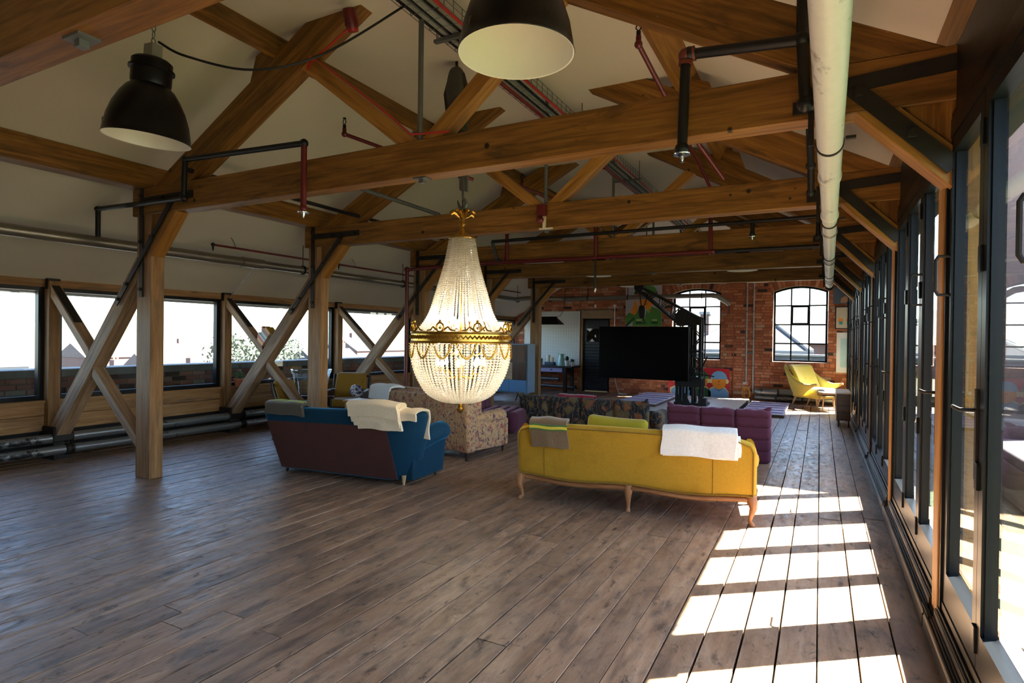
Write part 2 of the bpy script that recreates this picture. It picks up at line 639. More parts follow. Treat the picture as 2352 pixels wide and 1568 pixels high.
def fabric(name, col, var=0.15, rough=0.85, sheen=0.3, scale=60, wear=0.25, wcol=None, sheen_tint=None):
    m, t, out = new_mat(name)
    b = principled(t, out, rough, 0, 0.2)
    tc = t.nodes.new('ShaderNodeTexCoord')
    n1 = noise(t, tc.outputs['Object'], scale, 2)
    n2 = noise(t, tc.outputs['Object'], 2.6, 5, 0.6, 0.8)
    c = mixc(t, tuple(x * (1 - var) for x in col), tuple(min(1, x * (1 + var)) for x in col), n1)
    wc = wcol or tuple(x * 0.55 for x in col)
    c = mixc(t, c, wc, math_n(t, 'MULTIPLY', ramp_f(t, n2, 0.5, 0.72), wear))
    t.links.new(c, b.inputs['Base Color'])
    b.inputs['Sheen Weight'].default_value = sheen
    b.inputs['Sheen Roughness'].default_value = 0.4
    if sheen_tint:
        b.inputs['Sheen Tint'].default_value = (*sheen_tint, 1)
    bump(t, b, n1, 0.15, 0.003)
    MATS[name] = m
    return m
M_YELLOW = fabric('yellow_velvet', (0.42, 0.24, 0.020), sheen=0.35, wear=0.55, wcol=(0.25, 0.13, 0.006), sheen_tint=(1.0, 0.75, 0.2))
M_BLUE = fabric('teal_blue_velvet', (0.003, 0.032, 0.065), sheen=0.4, wear=0.3, sheen_tint=(0.1, 0.5, 0.9))
M_LINING = fabric('brown_lining', (0.075, 0.030, 0.026), sheen=0.0, wear=0.3)
M_PURPLE = fabric('plum_fabric', (0.095, 0.026, 0.046), sheen=0.4, wear=0.3, sheen_tint=(0.8, 0.5, 0.65))
M_MUSTARD = fabric('mustard_velvet', (0.24, 0.125, 0.012), sheen=0.3, wear=0.3)
M_BEAR = fabric('lemon_wool', (0.62, 0.49, 0.10), sheen=0.2, wear=0.1)
M_CREAM = fabric('cream_wool', (0.72, 0.62, 0.46), sheen=0.2, wear=0.25, wcol=(0.62, 0.42, 0.22))
M_WHITE = fabric('white_wool', (0.78, 0.78, 0.75), sheen=0.2, wear=0.1)
M_WOOLWHITE = fabric('pale_woven_wool', (0.62, 0.65, 0.66), sheen=0.2, wear=0.1, scale=35)
M_GREYCUSH = fabric('grey_sheepskin', (0.33, 0.36, 0.37), sheen=0.3)

def floral(name, base, cols, scale=9.0, thr=0.5):
    m, t, out = new_mat(name)
    b = principled(t, out, 0.85, 0, 0.2)
    tc = t.nodes.new('ShaderNodeTexCoord')
    v = tc.outputs['Object']
    d = N(t, 'TexNoise', Scale=scale * 0.7, Detail=3.0)
    t.links.new(v, d.inputs['Vector'])
    vv = t.nodes.new('ShaderNodeVectorMath')
    vv.operation = 'MULTIPLY_ADD'
    t.links.new(d.outputs['Color'], vv.inputs[0])
    vv.inputs[1].default_value = (0.16, 0.16, 0.16)
    t.links.new(v, vv.inputs[2])
    c = None
    cur = base
    for i, (col, sc, lo, hi) in enumerate(cols):
        vo = N(t, 'TexVoronoi', Scale=scale * sc)
        vo.feature = 'SMOOTH_F1' if i % 2 else 'F1'
        mp = t.nodes.new('ShaderNodeMapping')
        mp.inputs['Location'].default_value = (i * 3.3, i * 1.7, i * 2.1)
        t.links.new(vv.outputs[0], mp.inputs['Vector'])
        t.links.new(mp.outputs[0], vo.inputs['Vector'])
        cur = mixc(t, cur, col, math_n(t, 'MULTIPLY', ramp_f(t, vo.outputs['Distance'], hi, lo), 0.85))
    wv = N(t, 'TexWave', Scale=scale * 0.5, Distortion=9.0, Detail=3.0)
    t.links.new(vv.outputs[0], wv.inputs['Vector'])
    cur = mixc(t, cur, cols[0][0], math_n(t, 'MULTIPLY', ramp_f(t, wv.outputs['Fac'], 0.9, 0.97), 0.7))
    t.links.new(cur, b.inputs['Base Color'])
    b.inputs['Sheen Weight'].default_value = 0.15
    MATS[name] = m
    return m
M_FLORAL = floral('paisley_tapestry', (0.40, 0.25, 0.12), [((0.09, 0.035, 0.07), 1.0, 0.24, 0.38), ((0.33, 0.09, 0.06), 0.7, 0.18, 0.34), ((0.06, 0.09, 0.08), 1.6, 0.10, 0.22), ((0.55, 0.42, 0.27), 1.3, 0.06, 0.16)], 17.0)
M_DARKFLORAL = floral('dark_floral_tapestry', (0.022, 0.020, 0.022), [((0.17, 0.115, 0.045), 0.55, 0.30, 0.46), ((0.30, 0.10, 0.035), 0.75, 0.16, 0.32), ((0.10, 0.115, 0.11), 1.2, 0.12, 0.26), ((0.22, 0.17, 0.09), 1.9, 0.08, 0.20)], 9.0)
def emis(name, col, strength):
    m, t, out = new_mat(name)
    e = t.nodes.new('ShaderNodeEmission')
    e.inputs[0].default_value = (*col, 1)
    e.inputs[1].default_value = strength
    t.links.new(e.outputs[0], out.inputs['Surface'])
    MATS[name] = m
    return m
M_BULB = emis('lamp_filament_glow', (1.0, 0.85, 0.62), 24.0)
def crystal():
    m, t, out = new_mat('crystal_beads')
    tl = t.nodes.new('ShaderNodeBsdfTranslucent')
    tl.inputs[0].default_value = (0.97, 0.92, 0.82, 1)
    df = t.nodes.new('ShaderNodeBsdfDiffuse')
    df.inputs[0].default_value = (0.90, 0.86, 0.78, 1)
    gl = t.nodes.new('ShaderNodeBsdfGlossy')
    gl.inputs['Roughness'].default_value = 0.12
    tr = t.nodes.new('ShaderNodeBsdfTransparent')
    m1 = t.nodes.new('ShaderNodeMixShader')
    m1.inputs[0].default_value = 0.35
    m2 = t.nodes.new('ShaderNodeMixShader')
    m2.inputs[0].default_value = 0.22
    m3 = t.nodes.new('ShaderNodeMixShader')
    m3.inputs[0].default_value = 0.28
    t.links.new(tl.outputs[0], m1.inputs[1])
    t.links.new(df.outputs[0], m1.inputs[2])
    t.links.new(m1.outputs[0], m2.inputs[1])
    t.links.new(gl.outputs[0], m2.inputs[2])
    t.links.new(m2.outputs[0], m3.inputs[1])
    t.links.new(tr.outputs[0], m3.inputs[2])
    t.links.new(m3.outputs[0], out.inputs['Surface'])
    return m
M_CRYSTAL = crystal()
M_GOLD = flat('gilt_brass', (0.55, 0.34, 0.07), 0.28, 1.0, var=0.3, scale=30)

# ================================================================ THE ROOM
TY = [-4.84, -2.42, 0.0, 2.39, 4.85, 7.27, 9.69]      # front faces of the trusses
YB, YF = 12.6, -5.6                                    # back (brick) wall and the wall behind the camera
XL, XR = -2.2, 6.83
W = 6.82
ZT0, ZT1, ZC = 2.80, 3.08, 4.285

# ---- floor
fl = thing('floor', kind='structure')
MB().box(-2.6, 6.95, YF - 0.2, YB + 0.05, -0.12, -0.028).build('subfloor', M_DARK, fl)
HATCH = (3.15, 4.75, 9.75, 12.2)
x1 = 6.795
row = 0
while x1 > -2.3:
    w_ = 0.1745 + rnd.uniform(-0.006, 0.006)
    x0 = x1 - w_
    y = YF - 0.1 - rnd.uniform(0, 3)
    while y < YB:
        L = rnd.uniform(2.6, 5.6)
        y2 = min(y + L, YB + 0.02)
        if YB - y2 < 0.6:
            y2 = YB + 0.02
        ya = max(y, YF - 0.1)
        if y2 - ya > 0.05:
            dz = rnd.uniform(-0.0035, 0.0)
            g = rnd.uniform(0.0018, 0.0045) if rnd.random() < 0.6 else rnd.uniform(0.0045, 0.007)
            segs = [(ya, y2)]
            if x0 < HATCH[1] - 0.02 and x1 > HATCH[0] + 0.02 and y2 > HATCH[2] and ya < HATCH[3]:
                segs = [q for q in ((ya, HATCH[2]), (HATCH[3], y2)) if q[1] - q[0] > 0.05]
            for (a, b) in segs:
                m = MB()
                m.box(x0 + g, x1 - g, a + 0.002, b - 0.002, -0.028, dz)
                m.build('plank', M_FLOOR, fl, gdir=(0, 1, 0), bevel=0.0018)
        y = y2
    x1 = x0
    row += 1

# ---- ceiling: flat centre, two slopes
cl = thing('ceiling', kind='structure')
prof = [(-2.45, 2.02), (-0.2, 3.30), (1.70, ZC), (5.12, ZC), (7.02, 3.30), (7.3, 3.15)]
outer = [(x, z + 0.12) for x, z in prof]
names = ['slope_panel', 'slope_panel', 'flat_panel', 'slope_panel', 'slope_panel']
for i in range(5):
    MB().prism([prof[i], prof[i + 1], outer[i + 1], outer[i]], YF - 0.2, YB + 0.4).build(names[i], M_CEIL, cl)

# ---- wall behind the camera
wf = MB().box(-2.5, 7.2, YF - 0.2, YF, 0, 4.4).build('wall_front', M_WHITEWALL)
tag(wf, kind='structure')

# ---- left wall: header, plank dado, dark foot
wl = thing('wall_left', kind='structure')
for i in range(len(TY)):
    y0 = TY[i] + 0.11
    y1 = TY[i + 1] + 0.02 if i + 1 < len(TY) else YB
    MB().box(XL - 0.06, XL + 0.05, y0, y1, 2.095, 2.20).build('header', M_POST, wl, gdir=(0, 1, 0), bevel=0.003)
    MB().box(XL - 0.05, XL + 0.045, y0, y1, 0.52, 0.705).build('plank', M_POST, wl, gdir=(0, 1, 0), bevel=0.003)
    MB().box(XL - 0.05, XL + 0.040, y0, y1, 0.33, 0.515).build('plank', M_POST, wl, gdir=(0, 1, 0), bevel=0.003)
    MB().box(XL + 0.03, XL + 0.075, y0, y1, 0.675, 0.71).build('sill_strip', M_POST, wl, gdir=(0, 1, 0), bevel=0.003)
MB().box(XL - 0.3, XL - 0.05, YF, YB, -0.1, 0.71).build('outer_leaf', M_DARK, wl)
MB().box(XL - 0.3, XL - 0.05, YF, YB, 2.095, 2.32).build('outer_head', M_DARK, wl)
MB().box(XL - 0.3, XL + 0.05, YF - 0.2, TY[0] + 0.11, 0, 2.3).build('end_panel', M_DARK, wl)

# ---- left windows: dark frame + pane, one for each bay
for i in range(len(TY)):
    y0 = TY[i] + 0.13
    y1 = TY[i + 1] if i + 1 < len(TY) else YB - 0.05
    w = thing('window_%d' % (i + 1), loc=(XL, (y0 + y1) / 2, 0.7), kind='structure')
    m = MB()
    a, b, c, d = y0, y1, 0.705, 2.098
    fw = 0.062
    for q in ((a, a + fw, c, d), (b - fw, b, c, d)):
        m.box(XL - 0.05, XL + 0.03, q[0], q[1], q[2], q[3])
    m.box(XL - 0.05, XL + 0.03, a + fw, b - fw, c, c + fw)
    m.box(XL - 0.05, XL + 0.03, a + fw, b - fw, d - 0.05, d)
    m.build('window_frame', M_ALU, w)
    MB().box(XL - 0.012, XL - 0.004, a + fw, b - fw, c + fw, d - 0.05).build('pane', M_GLASS, w)

# ---- back wall: mortar bed with openings, bricks on it
wb = thing('wall_back', loc=(0, YB, 0), kind='structure')
OPEN_W = [(2.66, 3.93), (5.19, 6.43)]
WZ0, WZS, WZT = 1.02, 2.80, 2.935
DOOR = (0.065, 0.885, 2.13)
def arch_z(x, o):
    c, h = (o[0] + o[1]) / 2, (o[1] - o[0]) / 2
    t = (x - c) / h
    return WZS + (WZT - WZS) * (1 - t * t)
m = MB()
xs = [-2.5, DOOR[0], DOOR[1]]
y0, y1 = YB + 0.012, YB + 0.36
def col(xa, xb, za, zb):
    m.box(xa, xb, y0, y1, za, zb)
col(-2.5, DOOR[0], 0, 4.4)
col(DOOR[0], DOOR[1], DOOR[2], 4.4)
col(DOOR[1], OPEN_W[0][0], 0, 4.4)
col(OPEN_W[0][1], OPEN_W[1][0], 0, 4.4)
col(OPEN_W[1][1], 7.2, 0, 4.4)
for o in OPEN_W:
    col(o[0], o[1], 0, WZ0)
    nseg = 10
    for k in range(nseg):
        xa = o[0] + (o[1] - o[0]) * k / nseg
        xb = o[0] + (o[1] - o[0]) * (k + 1) / nseg
        za, zb = arch_z(xa, o), arch_z(xb, o)
        m.add([(xa, y0, za), (xb, y0, zb), (xb, y1, zb), (xa, y1, za), (xa, y0, 4.4), (xb, y0, 4.4), (xb, y1, 4.4), (xa, y1, 4.4)],
              [(0, 3, 2, 1), (4, 5, 6, 7), (0, 1, 5, 4), (2, 3, 7, 6)])
m.build('mortar_bed', M_MORTAR, wb)
# bricks
bricks = []
CH = 0.0755
def blocked(xa, xb, za, zb):
    """the free x-intervals of a brick once openings are taken out"""
    iv = [(xa, xb)]
    def cut(iv, a, b):
        r = []
        for p, q in iv:
            if b <= p or a >= q:
                r.append((p, q))
            else:
                if a - p > 0.03:
                    r.append((p, a))
                if q - b > 0.03:
                    r.append((b, q))
        return r
    for o in OPEN_W:
        if zb > WZ0 - 0.115 and za < WZS + 0.02:
            lo = o[0] - (0.0 if za >= WZ0 - 0.01 else 0.06)
            hi = o[1] + (0.0 if za >= WZ0 - 0.01 else 0.06)
            iv = cut(iv, lo, hi)
        elif za >= WZS + 0.02 - CH and za < WZT + 0.24:
            xm = (xa + xb) / 2
            xc = max(o[0], min(o[1], xm))
            if zb > WZS and za < arch_z(xc, o) + 0.215:
                iv = cut(iv, o[0] - 0.09, o[1] + 0.09)
    if za < DOOR[2] + 0.25:
        e = 0.10 if za > DOOR[2] - 0.02 else 0.0
        iv = cut(iv, DOOR[0] - 0.06 - e, DOOR[1] + e)
    return iv
k = 0
z = 0.0
while z < 3.35:
    head = (k % 4 == 3)
    bw = 0.112 if head else 0.228
    xx = -2.35 - (0.057 if k % 2 else 0.0) - (0.11 if k % 4 == 1 else 0)
    while xx < 6.95:
        L = bw + rnd.uniform(-0.006, 0.006)
        for (p, q) in blocked(xx + 0.005, min(xx + L - 0.005, 6.95), z + 0.005, z + CH - 0.005):
            pr_ = rnd.uniform(-0.004, 0.004)
            bricks.append((p, q, z + 0.005 + rnd.uniform(-0.001, 0.001), z + CH - 0.005 + rnd.uniform(-0.001, 0.001), pr_))
        xx += L
    z += CH
    k += 1
def vis(b):
    x_, z_ = (b[0] + b[1]) / 2, (b[2] + b[3]) / 2
    if z_ > 2.95 or x_ < 0.9 or x_ > 6.75:
        return 99
    if 1.35 < x_ < 2.4 and 1.9 < z_:
        return 99
    if 2.55 < x_ < 4.18 and z_ < 0.8:
        return 99
    return abs(x_ - 5.0) - (b[1] - b[0]) * 6
bricks.sort(key=vis)
stuff = MB()
cache = {}
for n_, (p, q, za, zb, pr_) in enumerate(bricks):
    if n_ < 300:
        c = ((p + q) / 2, YB, (za + zb) / 2)
        mb = MB().box(p, q, YB + pr_, YB + 0.05, za, zb)
        o = mb.build('brick', M_BRICK, wb, org=c, bevel=0.003)
    else:
        stuff.box(p, q, YB + pr_, YB + 0.05, za, zb)
so = stuff.build('brickwork', M_BRICK, wb)
so['kind'] = 'stuff'
# voussoirs over the windows, sill headers under them
for o in OPEN_W:
    nv = 15
    c, h = (o[0] + o[1]) / 2, (o[1] - o[0]) / 2
    R = (h * h + (WZT - WZS) ** 2) / (2 * (WZT - WZS))
    zc = WZT - R
    A = math.asin(h / R) * 1.06
    for j in range(nv):
        a0 = -A + 2 * A * j / nv + 0.006
        a1 = -A + 2 * A * (j + 1) / nv - 0.006
        pl = [(c + math.sin(a) * r, zc + math.cos(a) * r) for a, r in ((a0, R), (a1, R), (a1, R + 0.205), (a0, R + 0.205))]
        MB().prism(pl, YB - 0.004 + rnd.uniform(-0.003, 0.003), YB + 0.10).build('arch_brick', M_BRICK, wb)
    xx = o[0] - 0.055
    while xx < o[1] + 0.055:
        MB().box(xx + 0.004, xx + 0.108, YB - 0.012, YB + 0.12, WZ0 - 0.108, WZ0 - 0.004).build('sill_brick', M_BRICK, wb, bevel=0.004)
        xx += 0.112
MB().box(DOOR[0] - 0.06, DOOR[1] + 0.10, YB - 0.01, YB + 0.1, DOOR[2] + 0.01, DOOR[2] + 0.245).build('stone_lintel', M_STONE, wb, bevel=0.008)
MB().box(DOOR[0] - 0.055, DOOR[0], YB - 0.015, YB + 0.1, 0, DOOR[2] + 0.01).build('jamb', M_POST, wb, gdir=(0, 0, 1))

# ---- back windows: steel casements with real bars and panes
for wi, o in enumerate(OPEN_W):
    w = thing('window_%d' % (8 + wi), loc=((o[0] + o[1]) / 2, YB + 0.2, WZ0), kind='structure')
    ya, yb = YB + 0.185, YB + 0.225
    x0, x1 = o[0] + 0.005, o[1] - 0.005
    z0 = WZ0 + 0.005
    fw = 0.05
    m = MB()
    m.box(x0, x0 + fw, ya, yb, z0, WZS)
    m.box(x1 - fw, x1, ya, yb, z0, WZS)
    m.box(x0 + fw, x1 - fw, ya, yb, z0, z0 + fw)
    for k in range(12):
        xa, xb = x0 + (x1 - x0) * k / 12, x0 + (x1 - x0) * (k + 1) / 12
        za, zb = arch_z(max(xa, o[0] + 0.004), o), arch_z(min(xb, o[1] - 0.004), o)
        m.add([(xa, ya, za - fw), (xb, ya, zb - fw), (xb, yb, zb - fw), (xa, yb, za - fw), (xa, ya, za), (xb, ya, zb), (xb, yb, zb), (xa, yb, za)],
              [(0, 3, 2, 1), (4, 5, 6, 7), (0, 1, 5, 4), (2, 3, 7, 6), (1, 2, 6, 5), (3, 0, 4, 7)])
    m.build('window_frame', M_ALU, w)
    vx = [x0 + (x1 - x0) / 3, x0 + 2 * (x1 - x0) / 3]
    hz = [1.486, 1.966, 2.446]
    bw = 0.0175
    for xv in vx:
        MB().box(xv - bw, xv + bw, ya + 0.005, yb - 0.005, z0 + fw, arch_z(xv, o) - fw + 0.004).build('glazing_bar', M_ALU, w)
    for zz in hz:
        MB().box(x0 + fw, x1 - fw, ya + 0.007, yb - 0.007, zz - bw, zz + bw).build('glazing_bar', M_ALU, w)
    # opening casement in the middle of the third row
    m = MB()
    ca, cb, cz0, cz1 = vx[0] + 0.01, vx[1] - 0.01, hz[1] + 0.01, hz[2] - 0.01
    for q in ((ca, ca + 0.035, cz0, cz1), (cb - 0.035, cb, cz0, cz1), (ca + 0.035, cb - 0.035, cz0, cz0 + 0.035), (ca + 0.035, cb - 0.035, cz1 - 0.035, cz1)):
        m.box(q[0], q[1], ya - 0.012, yb + 0.01, q[2], q[3])
    m.build('casement', M_ALU, w)
    xe = [x0 + fw] + vx + [x1 - fw]
    ze = [z0 + fw] + hz + [None]
    for a in range(3):
        for b in range(4):
            xa, xb = xe[a] + 0.008, xe[a + 1] - 0.008
            if ze[b + 1]:
                MB().box(xa, xb, ya + 0.017, ya + 0.021, ze[b] + 0.008, ze[b + 1] - 0.008).build('pane', M_GLASS, w)
            else:
                ps = [(xa, ze[b] + 0.008), (xb, ze[b] + 0.008)] + [(xb + (xa - xb) * t / 4, arch_z(xb + (xa - xb) * t / 4, o) - fw) for t in range(5)]
                MB().prism(ps, ya + 0.017, ya + 0.021).build('pane', M_GLASS, w)

# ---- dark slatted door in the back wall
d = thing('door_8', loc=((DOOR[0] + DOOR[1]) / 2, YB, 0), kind='structure')
m = MB().box(DOOR[0], DOOR[0] + 0.05, YB + 0.02, YB + 0.1, 0, DOOR[2]).box(DOOR[1] - 0.05, DOOR[1], YB + 0.02, YB + 0.1, 0, DOOR[2]).box(DOOR[0] + 0.05, DOOR[1] - 0.05, YB + 0.02, YB + 0.1, DOOR[2] - 0.05, DOOR[2])
m.build('door_frame', M_ALU, d)
zz = 0.03
M_DOORPAINT = flat('navy_black_paint', (0.010, 0.013, 0.020), 0.35, spec=0.6)
while zz < 1.40:
    MB().box(DOOR[0] + 0.052, DOOR[1] - 0.052, YB + 0.04, YB + 0.085, zz, zz + 0.085).build('slat', M_DOORPAINT, d, bevel=0.006)
    zz += 0.0895
MB().box(DOOR[0] + 0.052, DOOR[1] - 0.052, YB + 0.04, YB + 0.085, 1.84, DOOR[2] - 0.052).build('top_panel', M_DOORPAINT, d)
MB().box(DOOR[0] + 0.052, DOOR[0] + 0.1, YB + 0.04, YB + 0.085, 1.46, 1.84).build('rail', M_DOORPAINT, d)
MB().box(DOOR[0] + 0.1, DOOR[1] - 0.052, YB + 0.055, YB + 0.06, 1.46, 1.84).build('pane', M_DOORGLASS, d)
MB().box(DOOR[0] - 0.1, DOOR[1] + 0.1, YB + 0.3, YB + 0.35, 0, 2.4).build('dark_passage', M_DARK, d)

# ---- right wall: dark header above the glazed doors
wr = thing('wall_right', loc=(XR, 0, 0), kind='structure')
M_HEADER = wood('ebonised_timber', (0.006, 0.004, 0.003), (0.012, 0.008, 0.006), (0.022, 0.014, 0.010), 0.45, 0.4)
for i in range(len(TY)):
    y0 = TY[i] + 0.24
    y1 = TY[i + 1] + 0.09 if i + 1 < len(TY) else YB
    MB().box(6.862, 6.95, y0, y1, 2.72, 3.12).build('header', M_HEADER, wr, gdir=(0, 1, 0))
    MB().box(6.85, 6.95, y0, y1, 2.70, 2.735).build('head_trim', M_HEADER, wr, gdir=(0, 1, 0))
MB().box(6.95, 7.15, YF, YB, 2.66, 3.25).build('outer_head', M_DARK, wr)
MB().box(6.845, 7.05, YF - 0.2, TY[0] + 0.09, 0, 3.2).build('end_panel', M_WHITEWALL, wr)
# ---- glazed folding doors, three leaves in each bay
def door_bay(n, y0, y1, handle_leaf):
    d = thing('door_%d' % n, loc=(6.88, (y0 + y1) / 2, 0), kind='structure')
    # stepped sill: riser and ribbed tread
    m = MB().prism([(6.778, 0.0), (6.778, 0.068), (6.784, 0.076), (6.93, 0.076), (6.93, 0.0)], y0 - 0.075, y1 + 0.06)
    m.build('sill_riser', M_SILL, d)
    for q, (xa, za) in enumerate(((6.783, 0.088), (6.796, 0.094), (6.808, 0.100))):
        MB().box(xa, xa + 0.0075, y0 - 0.07, y1 + 0.055, 0.07, za).build('sill_rib', M_SILL, d)
    MB().box(6.818, 6.93, y0, y1, 0.075, 0.135).build('sill_tread', M_SILL, d)
    for xa, za in ((6.822, 0.142), (6.832, 0.155)):
        MB().box(xa, xa + 0.006, y0, y1, 0.13, za).build('sill_rib', M_SILL, d)
    MB().box(6.846, 6.93, y0, y1, 0.13, 0.196).build('bottom_track', M_SILL, d)
    MB().box(6.846, 6.93, y0, y1, 2.605, 2.70).build('frame_head', M_ALU, d)
    MB().box(6.838, 6.93, y0, y0 + 0.035, 0.13, 2.70).build('jamb', M_ALU, d)
    MB().box(6.838, 6.93, y1 - 0.035, y1, 0.13, 2.70).build('jamb', M_ALU, d)
    ya, yb = y0 + 0.04, y1 - 0.04
    lw = (yb - ya) / 3
    for k in range(3):
        a, b = ya + lw * k + 0.003, ya + lw * (k + 1) - 0.003
        z0, z1 = 0.205, 2.60
        sw = 0.068
        fr = MB()
        fr.box(6.85, 6.912, a, a + sw, z0, z1)
        fr.box(6.85, 6.912, b - sw, b, z0, z1)
        fr.box(6.85, 6.912, a + sw, b - sw, z0, 0.37)
        fr.box(6.85, 6.912, a + sw, b - sw, z1 - 0.075, z1)
        # beads around the glass
        fr.box(6.862, 6.90, a + sw, a + sw + 0.014, 0.37, z1 - 0.075)
        fr.box(6.862, 6.90, b - sw - 0.014, b - sw, 0.37, z1 - 0.075)
        P = fr.build('door_leaf', M_ALU, d)
        MB().box(6.878, 6.884, a + sw + 0.006, b - sw - 0.006, 0.365, z1 - 0.07).build('pane', M_DOORGLASS, P)
        if k < 2:
            for hz in (0.33, 1.0, 1.9, 2.42):
                MB().box(6.838, 6.852, b - 0.02, b + 0.026, hz - 0.055, hz + 0.055).build('hinge', M_ALU, P, bevel=0.002)
        if k in handle_leaf:
            hy = a + 0.035
            m = MB().box(6.842, 6.852, hy - 0.016, hy + 0.016, 0.98, 1.36)
            m.tube([(6.85, hy, 1.27), (6.79, hy, 1.27), (6.785, hy + 0.01, 1.272), (6.785, hy + 0.12, 1.272)], 0.009, 8)
            m.build('handle', M_IRON, P, smooth=40)
            m = MB().tube([(6.85, b - 0.03, 1.80), (6.80, b - 0.03, 1.80), (6.79, b - 0.03, 1.82), (6.79, b - 0.03, 1.98), (6.80, b - 0.03, 2.0), (6.85, b - 0.03, 2.0)], 0.008, 8)
            m.build('pull_handle', M_IRON, P, smooth=40)
    return d
for i in range(len(TY)):
    y0 = TY[i] + 0.245
    y1 = TY[i + 1] + 0.085 if i + 1 < len(TY) else YB - 0.02
    door_bay(i + 1, y0, y1, (0, 2) if i % 2 else (0,))

# ================================================================ ROOF TRUSSES
ORD = {1: 'nearest roof truss, its tie beam cut off at the top left corner', 2: 'second roof truss, wide tie beam behind the rope of the chandelier',
       3: 'third roof truss, tie beam carrying the red alarm bell', 4: 'fourth roof truss, tie beam with the red sprinkler main under it',
       5: 'fifth roof truss, seen edge on just above the far lamps', 6: 'last roof truss in front of the red brick wall', 0: 'roof truss behind the viewer'}
TH = 0.145
def pb(x):      # underside of the left principal rafter
    return 3.087 + 0.54 * (x - 0.647)
def line_x(p, s, a, b):
    # point on line z = p.z + s*(x - p.x) meeting z = a + b*x
    x = (p[1] - s * p[0] - a) / (b - s)
    return (x, a + b * x)
def bolt(m, x, y, z, r=0.017):
    m.cbox((x, y - 0.012, z), (r * 2, 0.024, r * 2))

